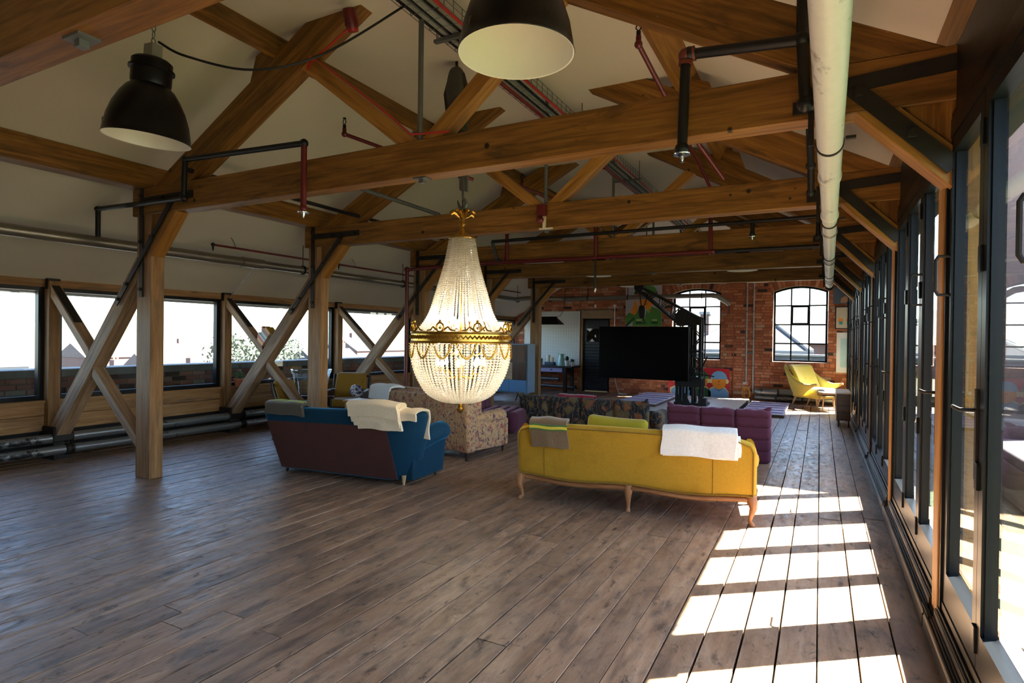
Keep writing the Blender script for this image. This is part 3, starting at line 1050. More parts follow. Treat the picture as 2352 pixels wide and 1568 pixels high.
def truss(i):
    Y = TY[i]
    t = thing('roof_truss', ORD[i], 'truss', loc=(0, Y, 0), group='timber roof trusses')
    near = i >= 1
    y0, y1 = Y, Y + TH
    bv = 0.004
    # posts
    MB().box(-0.25, 0.0, y0, y1, 0, ZT0).build('post', M_POST, t, gdir=(0, 0, 1), bevel=bv)
    MB().box(6.83, 7.0, Y + 0.09, Y + 0.24, 0.10, ZT0 + 0.2).build('post', M_STRUT, t, gdir=(0, 0, 1), bevel=bv)
    MB().box(6.86, 6.99, y0, y1 + 0.02, ZT0 - 0.6, ZT1).build('post_head', M_BEAM, t, gdir=(0, 0, 1))
    MB().box(6.79, 6.86, Y + 0.07, Y + 0.245, 0.0, 0.10).build('post_shoe', M_DARK, t)
    # tie beam
    MB().box(-0.33, 6.87, y0 - 0.006, y1 + 0.006, ZT0, ZT1).build('tie_beam', M_BEAM, t, gdir=(1, 0, 0), bevel=0.006)
    # principal rafters cut level by the flat ceiling
    L = [(0.0, ZT1), (0.634, ZT1), (2.866, ZC + 0.004), (2.228, ZC + 0.004)]
    MB().prism(L, y0, y1).build('principal_rafter', M_BEAM, t, gdir=(1, 0, 0.54), bevel=bv)
    MB().prism([(W - x, z) for x, z in L], y0, y1).build('principal_rafter', M_BEAM, t, gdir=(1, 0, -0.54), bevel=bv)
    # cleats under the upper purlins
    C = [(1.50, 3.892), (1.97, 4.146), (1.76, 4.20), (1.58, 4.13)]
    MB().prism(C, y0 + 0.01, y1 - 0.01).build('cleat', M_BEAM, t, gdir=(1, 0, 0.54))
    MB().prism([(W - x, z) for x, z in C], y0 + 0.01, y1 - 0.01).build('cleat', M_BEAM, t, gdir=(1, 0, -0.54))
    # struts from the foot of the king rod
    a, b = 3.087 - 0.54 * 0.647, 0.54
    lo = line_x((3.204, 3.11), -0.763, a, b)
    hi = line_x((3.42, 3.115), -0.763, a, b)
    SL = [(3.243, ZT1), (3.43, ZT1), hi, lo]
    MB().prism(SL, y0 + 0.01, y1 - 0.01).build('strut', M_STRUT, t, gdir=(-1, 0, 0.763), bevel=bv)
    MB().prism([(2 * 3.455 - x if z < 3.2 else W - x, z) for x, z in SL], y0 + 0.01, y1 - 0.01).build('strut', M_STRUT, t, gdir=(1, 0, 0.763), bevel=bv)
    MB().tube([(3.455, Y + 0.03, 3.02), (3.455, Y + 0.03, ZC)], 0.021, 10).build('king_rod', M_STEELROD, t, smooth=40)
    m = MB().cbox((3.46, Y + 0.06, ZT0 - 0.006), (0.12, 0.09, 0.012)).cbox((3.46, Y + 0.06, ZT0 - 0.025), (0.04, 0.04, 0.034))
    m.build('rod_nut', M_STEELROD, t)
    # short braces with recessed infill
    BL = [(0.0, 2.356), (0.41, ZT0), (0.20, ZT0), (0.0, 2.585)]
    FI = [(0.0, 2.585), (0.20, ZT0), (0.0, ZT0)]
    MB().prism(BL, y0 - 0.004, y1).build('brace', M_STRUT, t, gdir=(1, 0, 1.08), bevel=bv)
    MB().prism(FI, y0 + 0.02, y1 - 0.02).build('brace_infill', M_BEAM, t, gdir=(0, 0, 1))
    BR = [(6.86, 2.34), (6.412, 2.805), (6.62, 2.805), (6.86, 2.56)]
    MB().prism(BR, y0 - 0.004, y1 + 0.02).build('brace', M_STRUT, t, gdir=(-1, 0, 1.1), bevel=bv)
    MB().prism([(6.86, 2.56), (6.62, 2.805), (6.86, 2.805)], y0 + 0.02, y1).build('brace_infill', M_BEAM, t, gdir=(0, 0, 1))
    # iron straps
    def strap(p, q, w=0.062, th=0.012, bolts=()):
        s_ = MB().beam((p[0], Y - 0.008, p[1]), (q[0], Y - 0.008, q[1]), w, th, up=(0, 1, 0))
        for f in bolts:
            bolt(s_, p[0] + (q[0] - p[0]) * f, Y - 0.012, p[1] + (q[1] - p[1]) * f)
        s_.build('iron_strap', M_IRON, t)
    strap((-0.16, 3.10), (-0.16, 1.93), bolts=(0.08, 0.5, 0.93))
    strap((-0.13, 2.945), (0.70, 2.945), 0.075, bolts=(0.42, 0.9))
    s_ = MB().beam((0.40, Y - 0.022, 2.93), (-0.60, Y - 0.022, 1.86), 0.058, 0.012, up=(0, 1, 0))
    for f in (0.03, 0.35, 0.8, 0.95):
        bolt(s_, 0.40 - f, Y - 0.026, 2.93 - 1.07 * f)
    s_.build('iron_strap', M_IRON, t)
    strap((6.87, 2.99), (6.36, 2.955), 0.085, bolts=(0.3, 0.93))
    s_ = MB().beam((6.37, Y - 0.018, 2.965), (6.86, Y - 0.018, 2.45), 0.085, 0.012, up=(0, 1, 0))
    for f in (0.12, 0.62):
        bolt(s_, 6.37 + 0.49 * f, Y - 0.022, 2.965 - 0.515 * f, 0.02)
    s_.build('iron_strap', M_IRON, t)
    # side aisle: wall post, long brace, counter brace
    MB().box(-2.2, -2.055, Y, Y + 0.125, 0.30, 2.17).build('wall_post', M_POST, t, gdir=(0, 0, 1), bevel=bv)
    LBR = [(-0.25, 2.37), (-2.0, 0.405), (-1.93, 0.14), (-1.82, 0.14), (-1.70, 0.475), (-0.25, 2.10)]
    LBR = [(-0.25, 2.37), (-2.02, 0.383), (-2.02, 0.30), (-1.85, 0.30), (-0.25, 2.095)]
    MB().prism(LBR, y0 - 0.004, y1 + 0.004).build('long_brace', M_BRACE, t, gdir=(1, 0, 1.122), bevel=bv)
    def cb(p, q, wv):
        return MB().prism([(p[0], p[1]), (q[0], q[1]), (q[0], q[1] + wv), (p[0], p[1] + wv)], y0 + 0.012, y1 - 0.012)
    cb((-2.06, 1.975), (-1.21, 1.225), 0.135).build('counter_brace', M_BRACE, t, gdir=(1, 0, -0.87), bevel=bv)
    cb((-1.13, 1.035), (-0.25, 0.295), 0.135).build('counter_brace', M_BRACE, t, gdir=(1, 0, -0.87), bevel=bv)
    s_ = MB().beam((-2.12, Y + 0.065, 2.20), (-2.12, Y + 0.065, 2.07), 0.075, 0.135)
    s_.beam((-2.08, Y + 0.07, 2.128), (-1.55, Y + 0.07, 1.668), 0.085, 0.012, up=(0.66, 0, 0.75))
    s_.build('iron_strap', M_IRON, t)
    MB().box(-2.14, -1.86, Y - 0.03, Y + 0.18, 0.22, 0.40).build('iron_shoe', M_IRON, t, bevel=0.01)
    MB().box(-2.18, -1.9, Y - 0.01, Y + 0.16, 0.0, 0.22).build('stone_pad', M_DARK, t)
    return t
TR = {i: truss(i) for i in range(1, len(TY))}

# ---- purlins
def purlin(label, sec, mat, name='purlin'):
    o = MB().prism(sec, YF, YB + 0.01).build(name, mat, gdir=(0, 1, 0), bevel=0.004, org=(sec[0][0], 0, sec[0][1]))
    tag(o, label, 'purlin', 'roof purlins')
purlin('long purlin lying on the left ends of the tie beams', [(-0.33, 3.085), (-0.115, 3.085), (-0.115, 3.335), (-0.33, 3.235)], M_BEAM)
purlin('upper purlin on the left roof slope, above the left lamp', [(1.83, 4.055), (1.905, 4.10), (1.82, 4.30), (1.72, 4.30)], M_BEAM)
purlin('upper purlin on the right roof slope', [(W - 1.83, 4.055), (W - 1.905, 4.10), (W - 1.80, 4.30), (W - 1.70, 4.30)], M_STRUT)
purlin('pale wall plate above the glazed doors', [(6.86, 3.085), (7.03, 3.085), (7.03, 3.30), (6.86, 3.37)], M_STRUT)

# ================================================================ PIPES
def pipe(name, label, cat, path, r, mat, group=None, n=14, org=None, parent=None):
    m = MB().tube(path, r, n)
    o = m.build(name, mat, parent, smooth=40, org=org or tuple(path[0]))
    if parent is None:
        tag(o, label, cat, group)
    return o
# big white pipe under the tie beams on the right
pz, px = 2.645, 6.258
wp = thing('ventilation_pipe', 'wide white painted pipe hanging under the tie beams near the glazed doors', 'pipe', loc=(px, 0.7, pz))
def wpseg(y0, y1, r, mat=M_WHITEPIPE):
    MB().tube([(px + 0.012 * (y0 + 3), y0, pz), (px + 0.012 * (y1 + 3), y1, pz)], r, 28).build('pipe_run', mat, wp, smooth=40)
wpseg(-5.2, 0.72, 0.0655)
wpseg(0.72, 2.9, 0.062)
wpseg(2.9, 5.3, 0.062)
wpseg(5.3, 9.15, 0.063)
for yy in (0.7, 2.05, 2.9, 5.3, 7.9, 8.3):
    x_ = px + 0.012 * (yy + 3)
    m = MB().lathe([(0.064, -0.03), (0.0715, -0.024), (0.0715, 0.024), (0.064, 0.03)], 24, (x_, yy, pz), Matrix.Rotation(PI / 2, 3, 'X'))
    m.build('collar', M_WHITEPIPE if yy in (0.7, 2.05) else M_GALV, wp, smooth=30)
MB().lathe([(0.0, 0.16), (0.02, 0.15), (0.025, 0.06), (0.066, 0.0), (0.066, -0.03)], 20, (px + 0.147, 9.18, pz), Matrix.Rotation(-PI / 2, 3, 'X')).build('end_cap', M_IRON, wp, smooth=40)
for Y in TY[1:]:
    x_ = px + 0.012 * (Y + 3)
    m = MB().lathe([(0.064, -0.014), (0.071, -0.014), (0.071, 0.014), (0.064, 0.014)], 24, (x_, Y - 0.03, pz), Matrix.Rotation(PI / 2, 3, 'X'))
    m.cbox((x_ + 0.10, Y - 0.03, pz + 0.02), (0.05, 0.028, 0.016))
    m.beam((x_ - 0.095, Y - 0.03, pz), (x_ - 0.095, Y - 0.03, 2.97), 0.03, 0.01)
    m.cbox((x_ - 0.13, Y - 0.016, 2.87), (0.12, 0.012, 0.07))
    m.build('pipe_bracket', M_IRON, wp)
# silver pipe along the left aisle
ax, az = -0.85, 2.55
ap = thing('aisle_pipe', 'long dull silver pipe running behind the left posts', 'pipe', loc=(ax, 0, az))
MB().tube([(ax, YF + 0.1, az), (ax, 2.05, az)], 0.061, 22).build('pipe_run', M_GALV, ap, smooth=40)
MB().tube([(ax, 2.05, az), (ax, 10.0, az)], 0.055, 22).build('pipe_run', M_GALV, ap, smooth=40)
MB().tube([(ax, 1.75, az), (ax, 2.1, az)], 0.07, 22).build('collar', M_GALV, ap, smooth=40)
for Y in TY[1:]:
    m = MB().tube([(ax, Y + 0.45, az + 0.06), (ax, Y + 0.45, 2.95)], 0.006, 6)
    m.lathe([(0.06, -0.012), (0.07, -0.012), (0.07, 0.012), (0.06, 0.012)], 20, (ax, Y + 0.45, az), Matrix.Rotation(PI / 2, 3, 'X'))
    m.build('hanger', M_IRON, ap, smooth=40)
# its branch crossing the brick wall
bp = thing('crossing_pipe', 'grey pipe crossing in front of the brick wall and turning down by the window', 'pipe', loc=(1.0, 11.9, 2.7))
MB().tube([(ax, 10.0, 2.55), (-0.75, 10.6, 2.62), (-0.55, 11.4, 2.66)], 0.058, 18).build('pipe_run', M_GALV, bp, smooth=40)
MB().tube([(-0.62, 11.35, 2.66), (-0.3, 11.85, 2.672), (0.2, 11.95, 2.675), (3.86, 11.95, 2.69)], 0.062, 18).build('pipe_run', M_GALV, bp, smooth=40)
MB().tube([(3.80, 11.95, 2.69), (3.93, 11.97, 2.67), (4.17, 12.1, 2.50), (4.19, 12.12, 2.44)], [0.066, 0.07, 0.066, 0.05], 18).build('elbow', M_GALV, bp, smooth=40)
for xh in (0.45, 1.6, 3.55):
    m = MB().tube([(xh, 11.95, 2.74), (xh, 11.95, 3.3)], 0.008, 6).lathe([(0.064, -0.012), (0.072, -0.012), (0.072, 0.012), (0.064, 0.012)], 18, (xh, 11.95, 2.685), Matrix.Rotation(PI / 2, 3, 'Y'))
    m.build('hanger', M_IRON, bp, smooth=40)
MB().tube([(4.19, 12.12, 2.46), (4.19, 12.12, 2.22)], 0.012, 8).build('drain_spout', M_IRON, bp, smooth=40)
# heating pipes along the left wall
for zz, xx, lab in ((0.262, -1.93, 'upper worn silver heating pipe at the foot of the left wall'), (0.118, -1.90, 'lower worn silver heating pipe near the floor by the left wall')):
    t = thing('heating_pipe', lab, 'pipe', loc=(xx, 0, zz), group='heating pipes by the left wall')
    r = 0.056
    MB().tube([(xx, YF + 0.1, zz), (xx, YB - 0.3, zz)], r, 20).build('pipe_run', M_FLOORPIPE, t, smooth=40)
    for yy in (-1.2, 0.15, 2.6, 5.1, 7.5, 9.9):
        m = MB().lathe([(r, -0.05), (r + 0.016, -0.04), (r + 0.016, -0.012), (r + 0.004, -0.008), (r + 0.004, 0.008), (r + 0.016, 0.012), (r + 0.016, 0.04), (r, 0.05)], 20, (xx, yy, zz), Matrix.Rotation(PI / 2, 3, 'X'))
        m.build('flange', M_IRON, t, smooth=30)

# ---- sprinkler pipework
def head_up(m, p):
    x, y, z = p
    m.tube([(x, y, z), (x, y, z + 0.05)], 0.018, 8)
    for s_ in (-1, 1):
        m.tube([(x, y, z + 0.05), (x + s_ * 0.022, y, z + 0.075), (x + s_ * 0.012, y, z + 0.11), (x, y, z + 0.12)], 0.005, 6)
    m.lathe([(0.0, 0.12), (0.018, 0.12), (0.018, 0.126), (0.0, 0.126)], 10, p)
def head_down(name, p, parent):
    x, y, z = p
    m = MB().tube([(x, y, z), (x, y, z - 0.03)], 0.02, 10)
    m.lathe([(0.0, -0.034), (0.05, -0.034), (0.052, -0.028), (0.0, -0.026)], 16, p)
    m.tube([(x, y, z - 0.034), (x, y, z - 0.055), (x, y, z - 0.075)], [0.016, 0.012, 0.004], 8)
    m.lathe([(0.0, -0.078), (0.016, -0.076), (0.0, -0.072)], 10, p)
    m.build(name, flat('chrome', (0.6, 0.6, 0.6), 0.15, 1.0), parent, smooth=40)
def elbow(m, p, r):
    m.ball(p, r * 1.45, 12, 8)
def run(name, label, segs, r, heads_d=(), mat=M_BLACKPIPE, lower=None, group='sprinkler pipework'):
    t = thing(name, label, 'pipe', loc=segs[0][0], group=group)
    for k, sg in enumerate(segs):
        m = MB().tube(sg, r, 12)
        m.build('pipe_run', lower if (lower and k in lower_idx) else mat, t, smooth=40)
        e = MB()
        elbow(e, sg[-1], r)
        e.build('fitting', lower if (lower and k in lower_idx) else mat, t, smooth=40)
    for h in heads_d:
        head_down('sprinkler_head', h, t)
    return t
lower_idx = (4,)
t = run('sprinkler_pipe', 'black sprinkler pipe stepping over the second tie beam at the left post',
    [[(-0.85, -0.08, 2.60), (-0.85, -0.08, 2.915)], [(-0.85, -0.08, 2.915), (0.66, -0.08, 2.885)], [(0.66, -0.08, 2.885), (0.68, -0.08, 3.265)], [(0.68, -0.08, 3.265), (2.31, -0.08, 3.195)], [(2.31, -0.08, 3.195), (2.31, -0.08, 2.63)]],
    0.026, [(-0.85, -0.08, 2.60), (2.31, -0.08, 2.63)], M_BLACKPIPE, M_RED)
MB().tube([(0.68, -0.08, 3.17), (0.68, 2.7, 3.17), (0.68, 4.4, 3.17)], 0.024, 12).build('pipe_run', M_BLACKPIPE, t, smooth=40)
MB().tube([(0.68, 2.55, 3.17), (0.68, 2.55, 3.05)], 0.02, 10).build('clip', M_IRON, t, smooth=40)
lower_idx = ()
t = run('sprinkler_pipe', 'black sprinkler pipe with a red elbow hanging beside the big white pipe',
    [[(6.15, -0.1, 3.75), (6.15, -0.1, 3.22)], [(6.15, -0.1, 3.22), (6.17, -0.1, 2.86)], [(6.15, -0.1, 3.215), (5.54, -0.1, 3.265)], [(5.52, -0.1, 3.25), (5.505, -0.1, 2.70)]],
    0.031, [(5.505, -0.1, 2.70)])
e = MB().ball((5.52, -0.1, 3.262), 0.045, 14, 10).tube([(5.56, -0.1, 3.265), (5.575, -0.1, 3.266)], 0.043, 12).tube([(5.52, -0.1, 3.225), (5.519, -0.1, 3.205)], 0.043, 12)
e.build('red_elbow', flat('rust_red_elbow', (0.16, 0.03, 0.018), 0.45), t, smooth=40)
MB().tube([(6.17, -0.1, 3.6), (6.16, -2.5, 3.6), (6.16, -4.5, 3.6)], 0.031, 12).build('pipe_run', M_BLACKPIPE, t, smooth=40)
MB().tube([(6.17, -0.08, 2.86), (6.25, -0.08, 2.86)], 0.036, 12).build('fitting', M_BLACKPIPE, t, smooth=40)
t = run('sprinkler_pipe', 'black vertical pipe dropping behind the second tie beam by the white pipe',
    [[(6.17, 0.5, 3.25), (6.17, 1.9, 3.05)], [(6.17, 1.9, 3.05), (6.17, 2.25, 2.9)]], 0.028)
t = run('sprinkler_pipe', 'long black sprinkler pipe slanting just before the fourth tie beam',
    [[(1.57, 4.5, 3.085), (6.25, 4.5, 3.10)], [(1.57, 4.5, 3.085), (1.61, 4.6, 2.80)], [(5.46, 4.5, 3.10), (5.46, 4.5, 2.93)], [(6.22, 4.5, 3.10), (6.22, 4.5, 2.85)]], 0.026, [(5.46, 4.5, 2.93)])
t = run('sprinkler_main', 'dark red sprinkler main running under the fourth tie beam',
    [[(-0.3, 4.72, 2.735), (0.9, 4.72, 2.775)], [(0.9, 4.72, 2.775), (4.93, 4.72, 2.765)], [(1.72, 4.72, 2.79), (1.72, 4.72, 3.25)], [(3.24, 4.72, 2.78), (3.24, 4.72, 3.6)], [(4.91, 4.72, 2.765), (4.90, 4.72, 3.26)]], 0.030, (), M_RED)
MB().tube([(4.93, 4.72, 2.765), (6.24, 4.72, 2.765)], 0.026, 12).build('black_run', M_BLACKPIPE, t, smooth=40)
MB().tube([(-0.3, 4.72, 2.735), (-0.3, 4.72, 0.1)], 0.034, 12).build('riser', M_RED, t, smooth=40)
MB().ball((-0.3, 4.72, 2.735), 0.055, 12, 8).build('fitting', M_RED, t, smooth=40)
for xx, zz in ((1.66, 2.86), (3.24, 2.60)):
    MB().tube([(xx, 4.72, 2.78), (xx, 4.72, zz - 0.3 if xx > 2 else zz)], 0.017, 8).build('drop', M_BLACKPIPE if xx > 2 else M_RED, t, smooth=40)
head_down('sprinkler_head', (3.24, 4.72, 2.31), t)
t = thing('sprinkler_pipe', 'thin dark red sprinkler pipe under the left roof slope', 'pipe', loc=(-0.8, 1.3, 2.71), group='sprinkler pipework')
MB().tube([(-0.8, 1.28, 2.715), (-0.8, 5.4, 2.72), (-0.8, 10.2, 2.74)], 0.0155, 10).build('pipe_run', M_RED, t, smooth=40)
for yy in (1.28, 3.55, 5.9):
    m = MB().ball((-0.8, yy, 2.715), 0.028, 10, 7)
    m.tube([(-0.8, yy, 2.70), (-0.8, yy, 2.66)], 0.013, 8)
    m.tube([(-0.8, yy, 2.66), (-0.8, yy, 2.63)], [0.012, 0.004], 6)
    m.build('sprinkler_head', M_IRON, t, smooth=40)
for yy in (1.62, 3.95, 6.4):
    MB().tube([(-0.8, yy, 2.72), (-0.82, yy - 0.02, 2.80), (-0.87, yy - 0.02, 2.86)], 0.006, 6).build('hook', M_STEELROD, t)
# red branch pipes with upright heads near the ridge
for (x0, x1, yy, zz, lab) in ((2.05, 1.74, 1.1, 3.62, 'short red sprinkler branch rising by the left strut of the second truss'), (5.05, 5.42, 1.3, 3.35, 'red sprinkler branch with an upright head near the right purlin'),
                         (2.0, 2.7, 3.5, 3.5, 'red sprinkler branch in the third bay left of the king rod'), (4.9, 5.1, 3.6, 3.45, 'red sprinkler branch in the third bay on the right slope')):
    t = thing('sprinkler_branch', lab, 'pipe', loc=(x0, yy, zz), group='red sprinkler branches')
    if x0 < 3:
        p = [(x1 - 0.1, yy, zz + 0.12), (x1 + 0.35, yy + 0.35, zz - 0.05), (x1 + 1.0, yy + 0.9, zz - 0.28)]
    else:
        p = [(x0 - 0.05, yy - 0.6, zz + 0.45), (x0 + 0.05, yy, zz + 0.2), (x1, yy + 0.9, zz - 0.25)]
    MB().tube(p, 0.020, 10).build('pipe_run', M_RED, t, smooth=40)
    m = MB().ball(p[0], 0.032, 12, 8)
    m.tube([p[0], (p[0][0], p[0][1], p[0][2] + 0.06)], 0.022, 10)
    m.build('fitting', M_RED, t, smooth=40)
    m = MB()
    head_up(m, (p[0][0], p[0][1], p[0][2] + 0.05))
    m.build('sprinkler_head', M_IRON, t, smooth=40)
t = thing('sprinkler_pipe', 'long dark red pipe running beside the cable tray', 'pipe', loc=(3.32, 0.3, 3.9), group='sprinkler pipework')
MB().tube([(3.75, 0.35, 3.78), (3.75, 3.2, 3.78), (3.75, 10, 3.78)], 0.020, 10).build('pipe_run', M_RED, t, smooth=40)
MB().ball((3.75, 0.33, 3.78), 0.03, 10, 7).build('fitting', M_RED, t, smooth=40)
for yy in (3.1, 3.6):
    MB().ball((3.75, yy, 3.78), 0.034, 10, 7).build('fitting', M_RED, t, smooth=40)
# grey steel conduit in the second bay
pipe('steel_conduit', 'plain grey steel tube passing under the left slope beyond the second tie beam', 'pipe', [(1.75, 1.25, 3.17), (1.75, 2.75, 3.17)], 0.024, M_STEELROD)
# stay rod at the left windows
pipe('stay_rod', 'thin steel stay rod from the window head to the silver pipe', 'rod', [(-2.1, 2.5, 2.14), (-0.95, 2.05, 2.5)], 0.008, M_STEELROD, n=6)

# ---- cable tray
ct = thing('cable_tray', 'steel wire cable tray with red and grey cables running along the ceiling', 'cable tray', loc=(3.6, 0, 4.0))
tx0, tx1, tz = 3.43, 3.74, 4.02
y0t, y1t = -5.2, 11.6
m = MB()
for xx, zz in ((tx0, tz), (tx0 + 0.1, tz), (tx0 + 0.2, tz), (tx1, tz), (tx0, tz + 0.05), (tx1, tz + 0.05), (tx0, tz + 0.1), (tx1, tz + 0.1)):
    m.tube([(xx, y0t, zz), (xx, y1t, zz)], 0.0035, 5)
m.build('long_wires', M_STEELROD, ct)
yy = y0t
while yy < y1t:
    MB().tube([(tx0, yy, tz + 0.1), (tx0, yy, tz), (tx1, yy, tz), (tx1, yy, tz + 0.1)], 0.0035, 5).build('cross_wire', M_STEELROD, ct)
    yy += 0.125 if yy < 6 else 0.3
M_GREYCABLE = flat('grey_cable', (0.30, 0.30, 0.29), 0.5)
for k, xx in enumerate((3.455, 3.48, 3.505, 3.54, 3.575, 3.60, 3.63)):
    MB().tube([(xx + 0.008 * math.sin(j * 1.3 + k), y0t + (y1t - y0t) * j / 16, tz + 0.016) for j in range(17)], 0.010 if k % 2 else 0.013, 8).build('cable', M_GREYCABLE if k % 3 else M_BLACKPIPE, ct, smooth=40)
MB().tube([(3.70, y0t, tz + 0.018), (3.70, 3, tz + 0.022), (3.705, y1t, tz + 0.018)], 0.014, 8).build('red_cable', M_BRIGHTRED, ct, smooth=40)
for Y in TY[1:]:
    MB().box(tx0 - 0.05, tx1 + 0.05, Y + 0.3, Y + 0.34, tz - 0.03, tz - 0.005).build('tray_bracket', M_STEELROD, ct)
    MB().tube([(tx0 - 0.03, Y + 0.32, tz - 0.02), (tx0 - 0.03, Y + 0.32, ZC)], 0.006, 6).build('drop_rod', M_STEELROD, ct)
    MB().tube([(tx1 + 0.03, Y + 0.32, tz - 0.02), (tx1 + 0.03, Y + 0.32, ZC)], 0.006, 6).build('drop_rod', M_STEELROD, ct)
# red fire-alarm cable down the strut, beacon, alarm bell
o = MB().tube([(2.80, -0.03, 4.12), (2.35, -0.02, 3.93), (2.27, -0.015, 3.86), (2.30, -0.012, 3.98), (2.6, -0.012, 3.76), (3.1, -0.012, 3.38), (3.40, -0.012, 3.13), (3.75, -0.012, 3.10)], 0.008, 8).build('alarm_cable', M_BRIGHTRED, smooth=40, org=(3.4, 0, 3.1))
tag(o, 'thin red alarm cable clipped down the left strut of the second truss', 'cable')
t = thing('alarm_beacon', 'red alarm sounder at the end of the left rafter', 'alarm', loc=(2.83, -0.06, 4.12))
Mx = Matrix.Rotation(0.35, 3, 'X')
MB().lathe([(0.0, 0.09), (0.05, 0.088), (0.055, 0.06), (0.055, -0.03), (0.045, -0.06)], 20, (2.83, -0.08, 4.12), Mx).build('body', M_RED, t, smooth=40)
MB().lathe([(0.045, -0.06), (0.04, -0.085), (0.0, -0.09)], 20, (2.83, -0.08, 4.12), Mx).build('lens', flat('red_lens', (0.35, 0.02, 0.02), 0.2), t, smooth=40)
t = thing('alarm_bell', 'red alarm box with a round red bell on the third tie beam', 'alarm', loc=(3.44, 2.37, 2.97))
MB().rbox((3.44, 2.345, 2.995), (0.11, 0.06, 0.13), 0.012, 2).build('body', M_RED, t, smooth=40)
MB().ball((3.43, 2.32, 2.885), 0.045, 16, 10, (1, 0.8, 1)).build('bell', M_RED, t, smooth=True)
MB().box(3.45, 3.48, 2.35, 2.40, 2.80, 2.93).box(3.40, 3.56, 2.36, 2.40, 2.785, 2.80).build('bracket', M_CREAM, t)

# ================================================================ LAMPS
M_ENAMEL = flat('black_enamel', (0.005, 0.005, 0.006), 0.3, spec=0.25)
M_ENAMELW = flat('white_enamel', (0.80, 0.78, 0.72), 0.3, spec=0.4, var=0.03)
def lamp(loc, label, tilt=(0, 0), hang=4.285, low=False):
    t = thing('pendant_lamp', label, 'lamp', loc=loc, group='industrial enamel pendant lamps')
    M3 = Matrix.Rotation(tilt[0], 3, 'X') @ Matrix.Rotation(tilt[1], 3, 'Y')
    KR, KZ = 1.235, 1.10
    def sc(p):
        return [(r * KR, z * KZ) for r, z in p]
    R = 0.225
    shade = [(0.104, 0.335), (0.125, 0.315), (0.155, 0.265), (0.185, 0.195), (0.208, 0.115), (0.222, 0.03), (R, 0.0)]
    MB().lathe(sc([(0.10, 0.34)] + shade + [(R + 0.003, -0.004), (R + 0.001, -0.007)]), 48, (0, 0, 0), M3, caps=False).build('shade', M_ENAMEL, t, world=False, smooth=40)
    ins = [(max(0.0, r - 0.004), z - 0.004) for r, z in shade][::-1]
    MB().lathe(sc([(R + 0.001, -0.007), (R - 0.003, -0.004)] + ins + [(0.06, 0.334), (0.001, 0.334)]), 48, (0, 0, 0), M3, caps=False).build('shade_lining', M_ENAMELW, t, world=False, smooth=40)
    MB().lathe(sc([(0.06, 0.32), (0.10, 0.335), (0.105, 0.36), (0.105, 0.43), (0.118, 0.433), (0.118, 0.447), (0.105, 0.45), (0.105, 0.49), (0.09, 0.505), (0.04, 0.51), (0.0, 0.51)]), 36, (0, 0, 0), M3).build('neck', M_ENAMEL, t, world=False, smooth=35)
    MB().lathe(sc([(0.0, 0.15), (0.03, 0.155), (0.05, 0.19), (0.048, 0.22), (0.03, 0.27), (0.025, 0.32), (0.0, 0.32)]), 16, (0, 0, 0), M3).build('bulb', flat('unlit_bulb', (0.75, 0.75, 0.7), 0.2), t, world=False, smooth=True)
    if not low:
        m = MB().cbox((0, 0, 0.61), (0.10, 0.075, 0.10))
        m.xf(M3.to_4x4())
        m.build('terminal_box', flat('cast_aluminium', (0.32, 0.31, 0.28), 0.4, 0.7), t, world=False)
        mk = MB().box(-0.118, -0.068, -0.2445, -0.238, 0.05, 0.085)
        mk.xf(M3.to_4x4())
        pl = mk.build('maker_plate', flat('worn_brass_plate', (0.12, 0.075, 0.04), 0.5), t, world=False)
        for dx in range(3):
            for dz in range(2):
                mk = MB().cbox((-0.106 + dx * 0.0135, -0.2455, 0.060 + dz * 0.0135), (0.009, 0.003, 0.008))
                mk.xf(M3.to_4x4())
                mk.build('plate_mark', flat('dark_marks', (0.02, 0.012, 0.008), 0.6), pl, world=False)
        top = M3 @ Vector((0, 0, 0.66))
        n = 5
        for k in range(n):
            z0 = top.z + 0.05 * k
            ring = [(top.x + (0.014 if k % 2 else 0) * math.cos(a), (0.0 if k % 2 else 0.014) * math.cos(a) + top.y, z0 + 0.022 + 0.03 * math.sin(a)) for a in [2 * PI * j / 10 for j in range(10)]]
            MB().tube(ring, 0.0035, 5, closed=True).build('chain_link', M_STEELROD, t, world=False)
        MB().tube([(top.x, top.y, top.z + 0.24), (top.x, top.y, hang - loc[2])], 0.004, 6).build('hanger_wire', M_STEELROD, t, world=False)
    else:
        MB().tube([(0, 0, 0.55), (0, 0, hang - loc[2])], 0.006, 6).build('cord', M_BLACKPIPE, t, world=False)
    return t
lamp((1.974, -1.21, 2.935), 'black enamel factory pendant lamp hanging at the upper left', (0.0, 0.10))
lamp((4.946, -1.21, 2.92), 'large black enamel factory pendant lamp at the top centre, white inside', (0.0, 0.0))
for (x_, y_, z_, lab) in ((4.90, 8.48, 2.918, 'far pendant lamp seen as a white disc nearest the silver pipe end'), (1.975, 8.48, 2.917, 'far pendant lamp seen as a white disc left of the crane jib'),
                          (4.95, 11.0, 2.924, 'far pendant lamp seen as a white disc above the gap between the arched windows'), (1.97, 11.0, 2.90, 'farthest pendant lamp, a thin white rim beside the soldier painting')):
    lamp((x_, y_, z_), lab, low=True)
